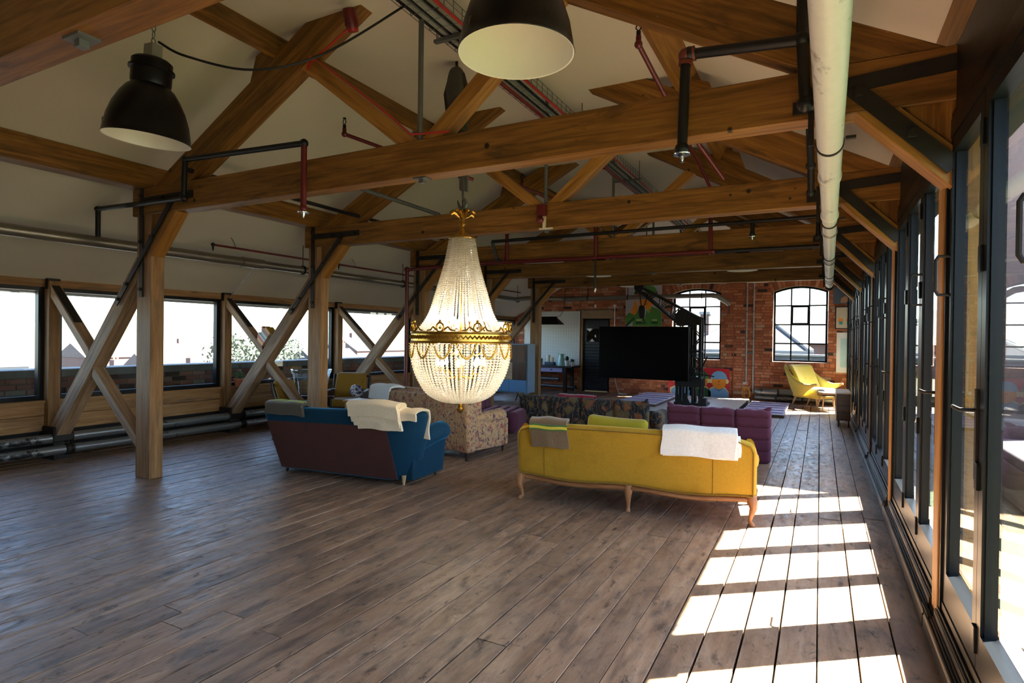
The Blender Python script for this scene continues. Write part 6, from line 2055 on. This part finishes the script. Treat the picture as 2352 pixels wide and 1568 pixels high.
MB().loft([[(-1.02, 11.32, 1.955), (-0.165, 11.32, 1.955), (-0.165, 11.68, 1.955), (-1.02, 11.68, 1.955)], [(-0.95, 11.44, 2.11), (-0.30, 11.44, 2.11), (-0.30, 11.56, 2.11), (-0.95, 11.56, 2.11)], [(-0.93, 11.45, 2.155), (-0.32, 11.45, 2.155), (-0.32, 11.55, 2.155), (-0.93, 11.55, 2.155)]]).build('housing', M_ENAMEL, t)
MB().tube([(-1.02, 11.33, 1.945), (-0.165, 11.33, 1.945), (-0.165, 11.67, 1.945), (-1.02, 11.67, 1.945)], 0.012, 6, closed=True).build('rim', M_ENAMEL, t)
for xx in (-0.85, -0.6, -0.4):
    MB().tube([(xx, 11.5, 2.0), (xx + 0.16, 11.5, 2.0)], 0.022, 8).build('tube_light', flat('unlit_tube', (0.7, 0.7, 0.66), 0.3), t, smooth=40)
MB().tube([(-0.33, 11.5, 2.15), (-0.20, 11.5, 2.17), (-0.10, 11.5, 2.32), (-0.06, 11.5, 2.75), (-0.06, 11.5, 3.5)], 0.006, 6).build('cord', M_BLACKPIPE, t, smooth=40)

# ---- paintings
def poly_part(root, name, pts, mat, y, th=0.004):
    return MB().prism(pts, y - th, y).build(name, mat, root)
def ell(cx, cz_, rx, rz_, n=28, a0=0, a1=2 * PI):
    return [(cx + rx * math.cos(a0 + (a1 - a0) * k / n), cz_ + rz_ * math.sin(a0 + (a1 - a0) * k / n)) for k in range(n if abs(a1 - a0) > 6.2 else n + 1)]
def paint(n_, c_):
    return flat('paint_' + n_, c_, 0.45, var=0.10, scale=6)
GR, GD, GL, OR, OD, LI, RD = paint('green', (0.07, 0.24, 0.035)), paint('dark_green', (0.012, 0.075, 0.02)), paint('light_green', (0.30, 0.48, 0.13)), paint('orange', (0.80, 0.26, 0.015)), paint('deep_orange', (0.62, 0.08, 0.01)), paint('lilac_grey', (0.46, 0.42, 0.45)), paint('scarlet', (0.55, 0.012, 0.02))
BL, BD, CRM = paint('sky_blue', (0.20, 0.38, 0.60)), paint('slate', (0.10, 0.19, 0.32)), paint('sand', (0.78, 0.58, 0.25))
t = thing('painting', 'large canvas of a saluting figure in a green uniform and cap', 'painting', loc=(1.868, YB - 0.03, 1.915))
x0, x1, z0, z1 = 1.355, 2.38, 1.915, 3.085
yp = YB - 0.03
MB().box(x0, x1, yp, YB - 0.012, z0, z1).build('canvas', LI, t)
cx = 1.93
poly_part(t, 'jacket', [(1.56, z0 + 0.004), (2.376, z0 + 0.004), (2.376, 2.30), (2.26, 2.40), (2.08, 2.46), (1.78, 2.42), (1.64, 2.36), (1.58, 2.2)], GR, yp)
poly_part(t, 'sleeve', [(1.358, 2.02), (1.358, 2.20), (1.47, 2.30), (1.54, 2.26), (1.66, 2.30), (1.62, 2.18), (1.40, 1.98)], GR, yp - 0.001)
poly_part(t, 'sleeve_shadow', [(1.358, 1.96), (1.60, 2.18), (1.62, 2.10), (1.42, z0 + 0.004), (1.358, z0 + 0.004)], GD, yp - 0.002)
poly_part(t, 'neck', ell(cx, 2.45, 0.14, 0.10), OD, yp - 0.002)
poly_part(t, 'face', ell(cx, 2.60, 0.20, 0.22), OR, yp - 0.004)
poly_part(t, 'cap', ell(cx + 0.0, 2.80, 0.33, 0.24, 24, 0.05, PI - 0.05), GD, yp - 0.005)
poly_part(t, 'cap_top', ell(cx + 0.07, 2.88, 0.23, 0.17), GR, yp - 0.009)
poly_part(t, 'cap_band', [(cx - 0.27, 2.76), (cx + 0.27, 2.76), (cx + 0.25, 2.83), (cx - 0.25, 2.83)], OD, yp - 0.010)
poly_part(t, 'hand', [(1.52, 2.28), (1.62, 2.22), (1.70, 2.32), (1.72, 2.44), (1.66, 2.60), (1.60, 2.64), (1.58, 2.46), (1.52, 2.38)], OR, yp - 0.006)
poly_part(t, 'collar', [(1.78, 2.42), (1.88, 2.28), (1.95, 2.36), (2.02, 2.28), (2.10, 2.44), (1.95, 2.38)], GL, yp - 0.006)
poly_part(t, 'collar_tab', [(2.02, 2.33), (2.09, 2.33), (2.08, 2.40), (2.02, 2.39)], OD, yp - 0.010)
poly_part(t, 'mouth', ell(cx, 2.53, 0.07, 0.02), OD, yp - 0.009)
poly_part(t, 'nose', ell(cx, 2.60, 0.035, 0.03), OD, yp - 0.009)
for xx in (1.66, 2.10):
    poly_part(t, 'pocket', [(xx, 1.98), (xx + 0.17, 1.98), (xx + 0.17, 2.13), (xx, 2.13)], GD, yp - 0.004)
    poly_part(t, 'pocket_flap', [(xx + 0.01, 2.05), (xx + 0.16, 2.05), (xx + 0.16, 2.12), (xx + 0.01, 2.12)], GL, yp - 0.008)
for zz in (2.02, 2.2):
    poly_part(t, 'button', ell(1.93, zz, 0.018, 0.018, 12), GD, yp - 0.006)
t = thing('painting', 'wide red canvas of three cheerful workers leaning on the brick wall', 'painting', loc=(3.385, YB - 0.08, 0.02))
yp = YB - 0.085
MB().box(2.595, 4.175, yp, yp + 0.035, 0.02, 0.80).build('canvas', RD, t)
for (cx, hat, coat, hd) in ((2.95, GD, BL, 0.47), (3.45, GD, GD, 0.47), (3.92, BL, BL, 0.47)):
    poly_part(t, 'halo', [(cx - 0.30, 0.024), (cx + 0.245 if cx > 3.6 else cx + 0.30, 0.024), (cx + 0.245 if cx > 3.6 else cx + 0.30, 0.20), (cx + 0.15, 0.32), (cx - 0.15, 0.32), (cx - 0.30, 0.24)], CRM, yp)
    poly_part(t, 'coat', [(cx - 0.27, 0.024), (cx + 0.24 if cx > 3.6 else cx + 0.27, 0.024), (cx + 0.24 if cx > 3.6 else cx + 0.27, 0.19), (cx + 0.13, 0.30), (cx, 0.25), (cx - 0.13, 0.30), (cx - 0.27, 0.21)], coat, yp - 0.004)
    for s_ in (-1, 1):
        poly_part(t, 'ear', ell(cx + s_ * 0.20, hd, 0.045, 0.06, 14), CRM, yp - 0.002)
    poly_part(t, 'face', ell(cx, hd - 0.02, 0.18, 0.19), OR, yp - 0.005)
    poly_part(t, 'cap', ell(cx, hd + 0.10, 0.195, 0.17, 20, 0, PI), hat, yp - 0.009)
    poly_part(t, 'cap_peak', [(cx - 0.21, hd + 0.055), (cx + 0.21, hd + 0.055), (cx + 0.20, hd + 0.12), (cx - 0.20, hd + 0.12)], BL if hat is BL else GR, yp - 0.012)
    poly_part(t, 'nose', ell(cx, hd - 0.01, 0.025, 0.022, 12), OD, yp - 0.010)
    poly_part(t, 'smile', [(cx - 0.06, hd - 0.07), (cx, hd - 0.095), (cx + 0.06, hd - 0.07), (cx, hd - 0.08)], OD, yp - 0.010)
    poly_part(t, 'collar', [(cx - 0.13, 0.30), (cx, 0.20), (cx + 0.13, 0.30), (cx, 0.25)], BD if coat is BL else GR, yp - 0.008)
# framed prints to the right of the window
t = thing('framed_print', 'framed print of two small orange figures on a cream sheet', 'picture', loc=(6.78, YB - 0.02, 1.855))
MB().box(6.575, 6.99, YB - 0.03, YB - 0.012, 1.855, 2.405).build('frame', flat('black_frame', (0.008, 0.008, 0.008), 0.4), t)
MB().box(6.60, 6.965, YB - 0.033, YB - 0.03, 1.88, 2.38).build('sheet', flat('cream_sheet', (0.56, 0.50, 0.40), 0.7), t)
for cx in (6.70, 6.865):
    poly_part(t, 'head', ell(cx, 2.145, 0.026, 0.03, 14), CRM, YB - 0.033)
    poly_part(t, 'torso', [(cx - 0.055, 2.04), (cx + 0.055, 2.04), (cx + 0.04, 2.115), (cx - 0.04, 2.115)], OR, YB - 0.033)
    poly_part(t, 'legs', [(cx - 0.038, 1.965), (cx + 0.038, 1.965), (cx + 0.038, 2.038), (cx - 0.038, 2.038)], paint('teal', (0.06, 0.28, 0.24)), YB - 0.033)
t = thing('framed_print', 'white bordered pale blue print of a figure raising a dark rod', 'picture', loc=(6.85, YB - 0.02, 0.80))
MB().box(6.615, 7.1, YB - 0.03, YB - 0.012, 0.80, 1.77).build('sheet', flat('white_card', (0.72, 0.72, 0.72), 0.6), t)
MB().box(6.70, 7.02, YB - 0.033, YB - 0.03, 0.93, 1.63).build('field', paint('pale_aqua', (0.42, 0.60, 0.60)), t)
poly_part(t, 'figure', [(6.90, 0.93), (7.0, 0.93), (7.0, 1.5), (6.94, 1.52), (6.87, 1.48), (6.845, 1.41), (6.88, 1.36), (6.93, 1.38)], paint('charcoal', (0.03, 0.03, 0.035)), YB - 0.033)
poly_part(t, 'rod', [(6.835, 1.61), (6.848, 1.615), (6.885, 1.49), (6.868, 1.485)], paint('charcoal2', (0.03, 0.025, 0.02)), YB - 0.034)
t = thing('framed_print', 'dark blue picture of clasped hands high beside the right window', 'picture', loc=(6.78, YB - 0.02, 2.47))
MB().box(6.53, 7.0, YB - 0.03, YB - 0.012, 2.47, 2.86).build('canvas', paint('denim', (0.08, 0.12, 0.19)), t)
poly_part(t, 'hands', [(6.68, 2.50), (6.80, 2.49), (6.86, 2.55), (6.84, 2.62), (6.78, 2.66), (6.70, 2.60)], paint('skin', (0.45, 0.28, 0.20)), YB - 0.03)

# ---- conduits, switch, wall pipes
for xx, zb, lab in ((4.58, 0.47, 'left steel conduit between the arched windows'), (4.745, 0.2, 'right steel conduit between the arched windows')):
    t = thing('wall_conduit', lab, 'conduit', loc=(xx, YB - 0.03, zb), group='steel conduits on the brick wall')
    MB().tube([(xx, YB - 0.03, zb), (xx, YB - 0.03, 3.3)], 0.017, 10).build('conduit', flat('galvanised_conduit', (0.45, 0.46, 0.46), 0.4, 0.3), t, smooth=40)
    for zz in (0.9, 1.6, 2.3, 2.9):
        MB().lathe([(0.016, -0.012), (0.024, -0.012), (0.024, 0.012), (0.016, 0.012)], 12, (xx, YB - 0.03, zz)).build('clip', M_STEELROD, t, smooth=40)
o = MB().rbox((4.66, YB - 0.035, 1.235), (0.14, 0.04, 0.05), 0.01, 2).build('junction_box', M_STEELROD, org=(4.66, YB - 0.035, 1.21), smooth=40)
tag(o, 'small steel junction box joining the two conduits', 'box')
t = thing('socket_box', 'grey socket box with an orange plug above the wall pipes', 'socket', loc=(4.57, YB - 0.04, 0.42))
MB().rbox((4.57, YB - 0.045, 0.445), (0.13, 0.05, 0.075), 0.008, 2).build('box', flat('grey_box', (0.45, 0.46, 0.46), 0.5), t, smooth=40)
MB().rbox((4.62, YB - 0.08, 0.43), (0.05, 0.05, 0.06), 0.012, 2).build('plug', flat('orange_plug', (0.75, 0.12, 0.01), 0.5), t, smooth=40)
pts = [(4.62, YB - 0.1, 0.40)]
for k in range(40):
    a = k / 39 * 2 * PI * 2.6
    pts.append((4.60 + 0.085 * math.sin(a) + 0.02 * math.sin(a * 0.4), YB - 0.12 - 0.03 * math.cos(a * 0.7), 0.20 + 0.14 * math.cos(a)))
o = MB().tube(pts, 0.010, 6).build('extension_lead', flat('orange_lead', (0.78, 0.34, 0.02), 0.45), smooth=True, org=(4.6, YB - 0.12, 0.05))
tag(o, 'coiled orange extension lead hanging from the socket box', 'cable')
pipe('gas_pipe', 'thin rusty red pipe rising left of the conduits', 'pipe', [(4.26, YB - 0.03, 0.02), (4.26, YB - 0.03, 1.96)], 0.014, flat('rust_pipe', (0.42, 0.10, 0.035), 0.6))
t = thing('heating_pipe', 'thick silver heating pipe along the brick wall behind the lemon chair', 'pipe', loc=(5.7, YB - 0.16, 0.26))
MB().tube([(4.86, YB - 0.16, 0.262), (6.75, YB - 0.16, 0.262)], 0.085, 20).build('pipe_run', M_FLOORPIPE, t, smooth=40)
MB().tube([(4.80, YB - 0.15, 0.11), (6.75, YB - 0.15, 0.11)], 0.065, 18).build('pipe_run', M_FLOORPIPE, t, smooth=40)
MB().lathe([(0.0, -0.07), (0.055, -0.06), (0.085, 0.0)], 18, (4.86, YB - 0.16, 0.262), Matrix.Rotation(PI / 2, 3, 'Y')).build('end_cap', M_FLOORPIPE, t, smooth=40)
for xx in (5.35, 5.95, 6.4):
    MB().tube([(xx, YB - 0.25, 0.34), (xx, YB - 0.26, 0.24), (xx - 0.06, YB - 0.26, 0.12), (xx - 0.03, YB - 0.25, 0.02)], 0.02, 8).build('bracket', M_IRON, t, smooth=40)
t = thing('heating_pipe', 'low silver heating pipes under the work bench', 'pipe', loc=(-1.0, YB - 0.15, 0.2))
MB().tube([(-2.0, YB - 0.15, 0.34), (-0.62, YB - 0.15, 0.34)], 0.055, 16).build('pipe_run', M_FLOORPIPE, t, smooth=40)
MB().tube([(-2.0, YB - 0.15, 0.14), (-0.10, YB - 0.15, 0.12), (-0.06, YB - 0.15, 0.03)], 0.05, 16).build('pipe_run', M_FLOORPIPE, t, smooth=40)
M_WPL = flat('white_plastic', (0.75, 0.75, 0.73), 0.4)
t = thing('wall_trunking', 'white plastic conduit beside the dark door', 'conduit', loc=(1.04, YB - 0.03, 0.9))
MB().tube([(1.04, YB - 0.03, 0.9), (1.04, YB - 0.03, 2.46)], 0.016, 10).build('conduit', M_WPL, t, smooth=40)
MB().lathe([(0.0, -0.02), (0.042, -0.02), (0.042, 0.02), (0.0, 0.022)], 18, (1.04, YB - 0.035, 2.49), Matrix.Rotation(PI / 2, 3, 'X')).build('round_box', M_WPL, t, smooth=40)
pipe('wall_conduit', 'thin steel conduit left of the saluting painting', 'conduit', [(1.22, YB - 0.03, 1.8), (1.22, YB - 0.03, 3.2)], 0.014, M_STEELROD)
o = MB().rbox((0.45, YB - 0.025, 2.49), (0.055, 0.025, 0.10), 0.006, 2).build('door_sensor', M_WPL, org=(0.45, YB - 0.025, 2.44), smooth=40)
tag(o, 'small white sensor box over the dark door', 'sensor')
pts = [(1.06, YB - 0.05, 0.9), (1.08, YB - 0.06, 0.4), (1.16, YB - 0.10, 0.12), (1.26, YB - 0.2, 0.02)] + [(1.38 + 0.13 * math.cos(a), YB - 0.26 + 0.07 * math.sin(a), 0.012 + 0.008 * math.sin(2.3 * a)) for a in [2.6 + 0.45 * k for k in range(26)]]
o = MB().tube(pts, 0.009, 6).build('white_cable', M_WPL, smooth=True, org=(1.3, YB - 0.2, 0))
tag(o, 'white cable trailing down the bricks into a coil on the floor', 'cable')

# ================================================================ OUTSIDE
# ---- roof terrace beyond the glazed doors
M_GRASS = flat('artificial_grass', (0.022, 0.046, 0.013), 0.9, var=0.35, scale=70, bmp=0.6)
tg = MB().box(7.05, 16, -12, 13.5, -0.3, 0.0).build('terrace_floor', flat('terrace_paving', (0.06, 0.06, 0.058), 0.8, var=0.15, scale=5))
tag(tg, kind='structure')
g = MB().box(7.2, 15.5, -11.5, 5.6, 0.0, 0.03).build('terrace_lawn', M_GRASS)
tag(g, 'green artificial grass on the roof terrace', 'grass', kind='stuff')
ot = MB().box(6.93, 7.12, YF, YB, -0.02, 0.12).build('trim_1', flat('pale_stone_step', (0.16, 0.16, 0.155), 0.6))
tag(ot, kind='structure')
M_RATTAN = flat('dark_rattan', (0.07, 0.05, 0.04), 0.7, var=0.6, scale=45, bmp=0.8)
t = thing('garden_sofa', 'dark rattan garden sofa on the terrace grass', 'sofa', loc=(8.3, 3.6, 0.03))
MB().rbox((8.3, 3.6, 0.25), (0.9, 1.9, 0.36), 0.03, 3).build('base', M_RATTAN, t, smooth=40)
MB().rbox((8.68, 3.6, 0.55), (0.14, 1.9, 0.5), 0.04, 3).build('back', M_RATTAN, t, smooth=40)
for s_ in (-1, 1):
    MB().rbox((8.3, 3.6 + s_ * 0.9, 0.42), (0.9, 0.14, 0.62), 0.04, 3).build('arm', M_RATTAN, t, smooth=40)
MB().rbox((8.25, 3.6, 0.47), (0.78, 1.6, 0.12), 0.05, 3).build('cushion', flat('dark_outdoor_cushion', (0.06, 0.055, 0.06), 0.8), t, smooth=40)
# unseen tall block, added and shaped to keep the sun off the far bays
tw = thing('terrace_shade_block', 'unseen tall brick block added on the terrace to shade the far bays', 'building', loc=(10.3, 9.5, 0))
MB().box(9.3, 10.7, 6.2, 12.6, 0.0, 6.6).build('wall', flat('outer_brick', (0.20, 0.12, 0.09), 0.85, var=0.3, scale=12, bmp=0.4), tw)
MB().box(9.2, 10.8, 6.1, 12.7, 6.6, 6.75).build('coping', flat('coping_stone', (0.3, 0.28, 0.25), 0.8), tw)
for k in range(1):
    w_ = MB().box(9.7 + 2.4 * k, 10.8 + 2.4 * k, 6.17, 6.2, 1.0, 2.8).build('window', M_ALU, tw)
# roof outside, so daylight only comes through the openings
rf = thing('roof', kind='structure')
MB().prism([(-3.05, 2.20), (3.41, 5.45), (3.41, 5.30), (-2.95, 2.14)], YF - 0.3, YB + 0.5).build('slope', flat('slate_roof', (0.08, 0.085, 0.095), 0.7, var=0.2), rf)
MB().prism([(7.22, 3.38), (3.41, 5.45), (3.41, 5.30), (7.16, 3.26)], YF - 0.3, YB + 0.5).build('slope', MATS['slate_roof'], rf)

# ---- brick parapet outside the left windows
pw = thing('parapet_wall', 'weathered brick parapet with stone coping outside the left windows', 'wall', loc=(-2.95, 3, -0.5))
PX0, PX1 = -3.22, -2.90
MB().box(PX0, PX1 - 0.012, -14, 13.2, -0.6, 0.935).build('mortar_bed', flat('old_mortar', (0.16, 0.14, 0.12), 0.9, var=0.3, scale=9), pw)
yy = -14.0
while yy < 13:
    L = rnd.uniform(0.8, 1.1)
    MB().box(PX0 - 0.06, PX1 + 0.05, yy + 0.004, min(yy + L, 13.2) - 0.004, 0.935, 1.045).build('coping_stone', flat('coping_concrete', (0.16, 0.16, 0.145), 0.8, var=0.2, scale=7, bmp=0.3), pw, bevel=0.01)
    yy += L
pb_ = []
zz = 0.0
k = 0
zz = 0.935 - 0.0755
while zz > 0.2:
    yy = -13.9 - (0.115 if k % 2 else 0)
    while yy < 13:
        pb_.append((yy + 0.006, yy + 0.222, zz + 0.006, zz + 0.0755 - 0.004))
        yy += 0.23
    zz -= 0.0755
    k += 1
pb_.sort(key=lambda b: 0 if (b[2] > 0.45 and -1.2 < b[0] < 9.5) else 1)
st = MB()
for n_, (a, b, c, d) in enumerate(pb_):
    off = rnd.uniform(-0.004, 0.006)
    if n_ < 290:
        MB().box(PX1 - 0.05, PX1 + off, a, b, c, d).build('brick', M_PBRICK, pw, org=(PX1, (a + b) / 2, (c + d) / 2), bevel=0.005)
    else:
        st.box(PX1 - 0.05, PX1 + off, a, b, c, d)
o = st.build('brickwork', M_PBRICK, pw)
o['kind'] = 'stuff'
gt = MB().box(-2.89, XL - 0.31, YF, YB, 0.05, 0.15).build('gutter', flat('lead_gutter', (0.10, 0.10, 0.105), 0.5, var=0.2))
tag(gt, 'lead lined gutter between the windows and the parapet', 'gutter')

# ---- town, trees and hills to the left
GZ = -13.0
gr = MB().box(-900, 120, -500, 900, GZ - 1, GZ).build('ground', flat('street_ground', (0.075, 0.072, 0.065), 0.9, var=0.15, scale=0.05))
tag(gr, kind='structure')
def hill(y0, y1, x, h, seed, mat, nm):
    r_ = random.Random(seed)
    ph = [r_.uniform(0, 6) for _ in range(4)]
    def fn(u, v):
        y = y0 + (y1 - y0) * u
        z = GZ + h * math.sin(v * PI / 2) * (0.75 + 0.14 * math.sin(u * 7 + ph[0]) + 0.08 * math.sin(u * 19 + ph[1]))
        return (x - 160 * v, y, z)
    o = MB().sheet(fn, 50, 8).build(nm, mat, smooth=True, org=(x, (y0 + y1) / 2, GZ))
    tag(o, kind='structure')
hill(-350, 900, -330, 26, 2, flat('hill_green', (0.045, 0.058, 0.03), 0.9, var=0.3, scale=0.03), 'hill_near')
hill(-500, 1100, -560, 36, 5, flat('hill_far_green', (0.05, 0.062, 0.045), 0.9, var=0.3, scale=0.02), 'hill_far')
M_HB, M_HR, M_HR2 = flat('house_brick', (0.10, 0.055, 0.042), 0.85, var=0.2, scale=1.5), flat('house_tiles', (0.085, 0.062, 0.053), 0.8, var=0.25, scale=2), flat('house_slates', (0.026, 0.026, 0.028), 0.8, var=0.2, scale=2)
M_HW, M_HD = flat('house_render', (0.20, 0.195, 0.18), 0.85, var=0.08), flat('house_window', (0.05, 0.06, 0.07), 0.2)
HL = ['brick house with a red tiled roof and one chimney', 'rendered house with a grey slate roof', 'long low pale warehouse with a flat roof']
def house(n, x, y, w, l, h, rh, style, label, mat=None):
    t = thing('house', label, 'house', loc=(x, y, GZ), group='houses of the town seen through the left windows')
    wm = mat or (M_HB if style == 0 else M_HW)
    MB().box(x - w / 2, x + w / 2, y - l / 2, y + l / 2, GZ, GZ + h).build('walls', wm, t)
    if style < 2:
        MB().prism([(x - w / 2 - 0.3, GZ + h), (x + w / 2 + 0.3, GZ + h), (x, GZ + h + rh)], y - l / 2 - 0.2, y + l / 2 + 0.2).build('roof', M_HR if style == 0 else M_HR2, t)
        for s_ in (-0.3, 0.35):
            c_ = MB().box(x - 0.5, x + 0.5, y + s_ * l - 0.45, y + s_ * l + 0.45, GZ + h + rh * 0.6, GZ + h + rh + 1.3).build('chimney', M_HB, t)
            for q in (-0.2, 0.2):
                MB().lathe([(0.12, 0), (0.10, 0.45), (0.0, 0.45)], 8, (x, y + s_ * l + q, GZ + h + rh + 1.3)).build('chimney_pot', flat('chimney_clay', (0.5, 0.2, 0.1), 0.8), c_)
    else:
        MB().box(x - w / 2 - 0.2, x + w / 2 + 0.2, y - l / 2 - 0.2, y + l / 2 + 0.2, GZ + h, GZ + h + 0.6).build('roof', M_HW, t)
        for s_ in (-0.3, 0.2):
            MB().box(x - 1, x + 1, y + s_ * l - 1.2, y + s_ * l + 1.2, GZ + h + 0.6, GZ + h + 1.8).build('roof_plant', M_HR2, t)
    k = max(2, int(l / 3.2))
    for j in range(k):
        for fl__ in range(max(1, int(h / 3))):
            yy = y - l / 2 + l * (j + 0.5) / k
            MB().box(x + w / 2, x + w / 2 + 0.04, yy - 0.5, yy + 0.5, GZ + 1.0 + 2.9 * fl__, GZ + 2.3 + 2.9 * fl__).build('window', M_HD, t)
    return t
spec = [(-42, 8, 9, 14, 6.5, 3.0, 0, 'nearest brick terrace with a red tiled roof below the parapet'), (-50, 26, 9, 13, 6.5, 3.2, 1, 'rendered house with slates beside the brick terrace'),
        (-62, 2, 9, 15, 7, 3.0, 1, 'slate roofed house behind the brick terrace'), (-70, 42, 10, 15, 6.5, 3.4, 0, 'tiled brick house left of the big tree'),
        (-84, 20, 10, 20, 7, 3.4, 0, 'broad tiled brick house in the middle distance'), (-110, -14, 30, 46, 8.5, 0, 2, 'long white warehouse with a flat roof at the far left'),
        (-100, 66, 10, 18, 7.5, 3.4, 0, 'brick house with two chimneys beyond the tree'), (-90, 92, 10, 14, 8, 3.6, 1, 'rendered house beyond the third window'),
        (-70, 112, 12, 16, 10, 4, 0, 'tall brick house seen through the last window'), (-120, 140, 14, 26, 10, 4, 0, 'large brick building at the right of the town'),
        (-150, 45, 12, 30, 7, 3.6, 1, 'slate roofed row before the hills'), (-165, 95, 14, 34, 8, 3.6, 0, 'tiled row before the hills'), (-60, 70, 9, 12, 6, 3, 1, 'small slate roofed cottage near the tree'),
        (-48, 52, 9, 12, 6, 3, 0, 'small tiled cottage below the tree'), (-150, 0, 26, 30, 9, 0, 2, 'second white flat roofed warehouse behind the first')]
for i, s_ in enumerate(spec):
    house(i, *s_[:6], s_[6], s_[7])
def tree(label, loc, h, r, seed, group='trees outside'):
    t = thing('tree', label, 'tree', loc=loc, group=group)
    x, y, z = loc
    r_ = random.Random(seed)
    MB().tube([(x, y, z), (x + 0.1, y, z + h * 0.4), (x, y + 0.2, z + h * 0.75)], [r * 0.10, r * 0.07, r * 0.02], 8).build('trunk', flat('bark', (0.12, 0.09, 0.06), 0.9), t, smooth=40)
    m = MB()
    for _ in range(26):
        a, b = r_.uniform(0, 2 * PI), r_.uniform(0, 1)
        rr = r * (0.25 + 0.6 * r_.random()) * (1.05 - 0.55 * b)
        leaf_blob(m, (x + rr * math.cos(a), y + rr * math.sin(a), z + h * (0.42 + 0.5 * b)), r * 0.36, 330, 0.13, r_)
    o = m.build('foliage', flat('tree_leaf', (0.085, 0.095, 0.06), 0.8, var=0.35, scale=1.2), t)
    o['kind'] = 'stuff'
tree('big leafy tree rising between the second and third left windows', (-26, 21.5, GZ), 15.4, 4.2, 4)
tree('smaller leafy tree beside the big one', (-34, 31.5, GZ), 14.6, 3.4, 8)
tree('round tree in front of the third window', (-36, 42, GZ), 11, 3.2, 15)

# ---- roofs beyond the arched windows
def backroof():
    t = thing('house', 'hipped slate roof with a tall brick chimney behind the arched windows', 'house', loc=(2.7, 31, GZ))
    MB().box(-0.2, 5.6, 28.4, 34, GZ, 1.05).build('walls', M_HB, t)
    pts = [(-0.5, 28, 1.05), (5.9, 28, 1.05), (5.9, 34.4, 1.05), (-0.5, 34.4, 1.05), (1.75, 31.2, 2.6), (3.95, 31.2, 2.6)]
    MB().add(pts, [(0, 1, 5, 4), (1, 2, 5), (2, 3, 4, 5), (3, 0, 4), (3, 2, 1, 0)]).build('roof', M_HR2, t)
    MB().beam((5.9, 28, 1.1), (3.95, 31.2, 2.66), 0.22, 0.12).build('hip_ridge', M_HW, t)
    MB().beam((-0.5, 28, 1.1), (1.75, 31.2, 2.66), 0.22, 0.12).build('hip_ridge', M_HW, t)
    MB().beam((1.75, 31.2, 2.66), (3.95, 31.2, 2.66), 0.22, 0.12).build('ridge_tiles', M_HW, t)
    c_ = MB().box(0.42, 0.88, 29.6, 30.2, 1.3, 2.95).build('chimney', M_HB, t)
    MB().box(0.36, 0.94, 29.54, 30.26, 2.95, 3.10).build('chimney_cap', M_HW, c_)
    MB().box(-0.6, 6.0, 27.85, 28.05, 0.95, 1.08).build('gutter', M_HW, t)
    t = thing('house', 'long low slate roof beyond the hipped roof', 'house', loc=(14, 47, GZ))
    MB().box(3.5, 30, 43, 52, GZ, 1.4).build('walls', M_HB, t)
    pts = [(3, 42.6, 1.4), (30.5, 42.6, 1.4), (30.5, 52.4, 1.4), (3, 52.4, 1.4), (5.5, 47.5, 3.9), (28, 47.5, 3.9)]
    MB().add(pts, [(0, 1, 5, 4), (1, 2, 5), (2, 3, 4, 5), (3, 0, 4), (3, 2, 1, 0)]).build('roof', M_HR2, t)
    t = thing('flat_roof', 'low flat roof with green moss just outside the arched windows', 'roof', loc=(4, 18, GZ))
    MB().box(-10, 22, 13.6, 23, GZ, 0.25).build('roof', flat('mossy_felt', (0.03, 0.036, 0.02), 0.9, var=0.4, scale=0.8), t)
    MB().box(-10, 22, 22.6, 23, 0.25, 0.95).build('kerb', flat('blue_grey_render', (0.05, 0.06, 0.07), 0.8), t)
    MB().box(-10, 22, 22.5, 23.1, 0.95, 1.02).build('kerb_coping', M_HW, t)
backroof()
g2 = MB().box(-60, 120, 13.5, 900, GZ - 0.9, GZ + 0.02).build('ground_rear', MATS['street_ground'])
tag(g2, kind='structure')
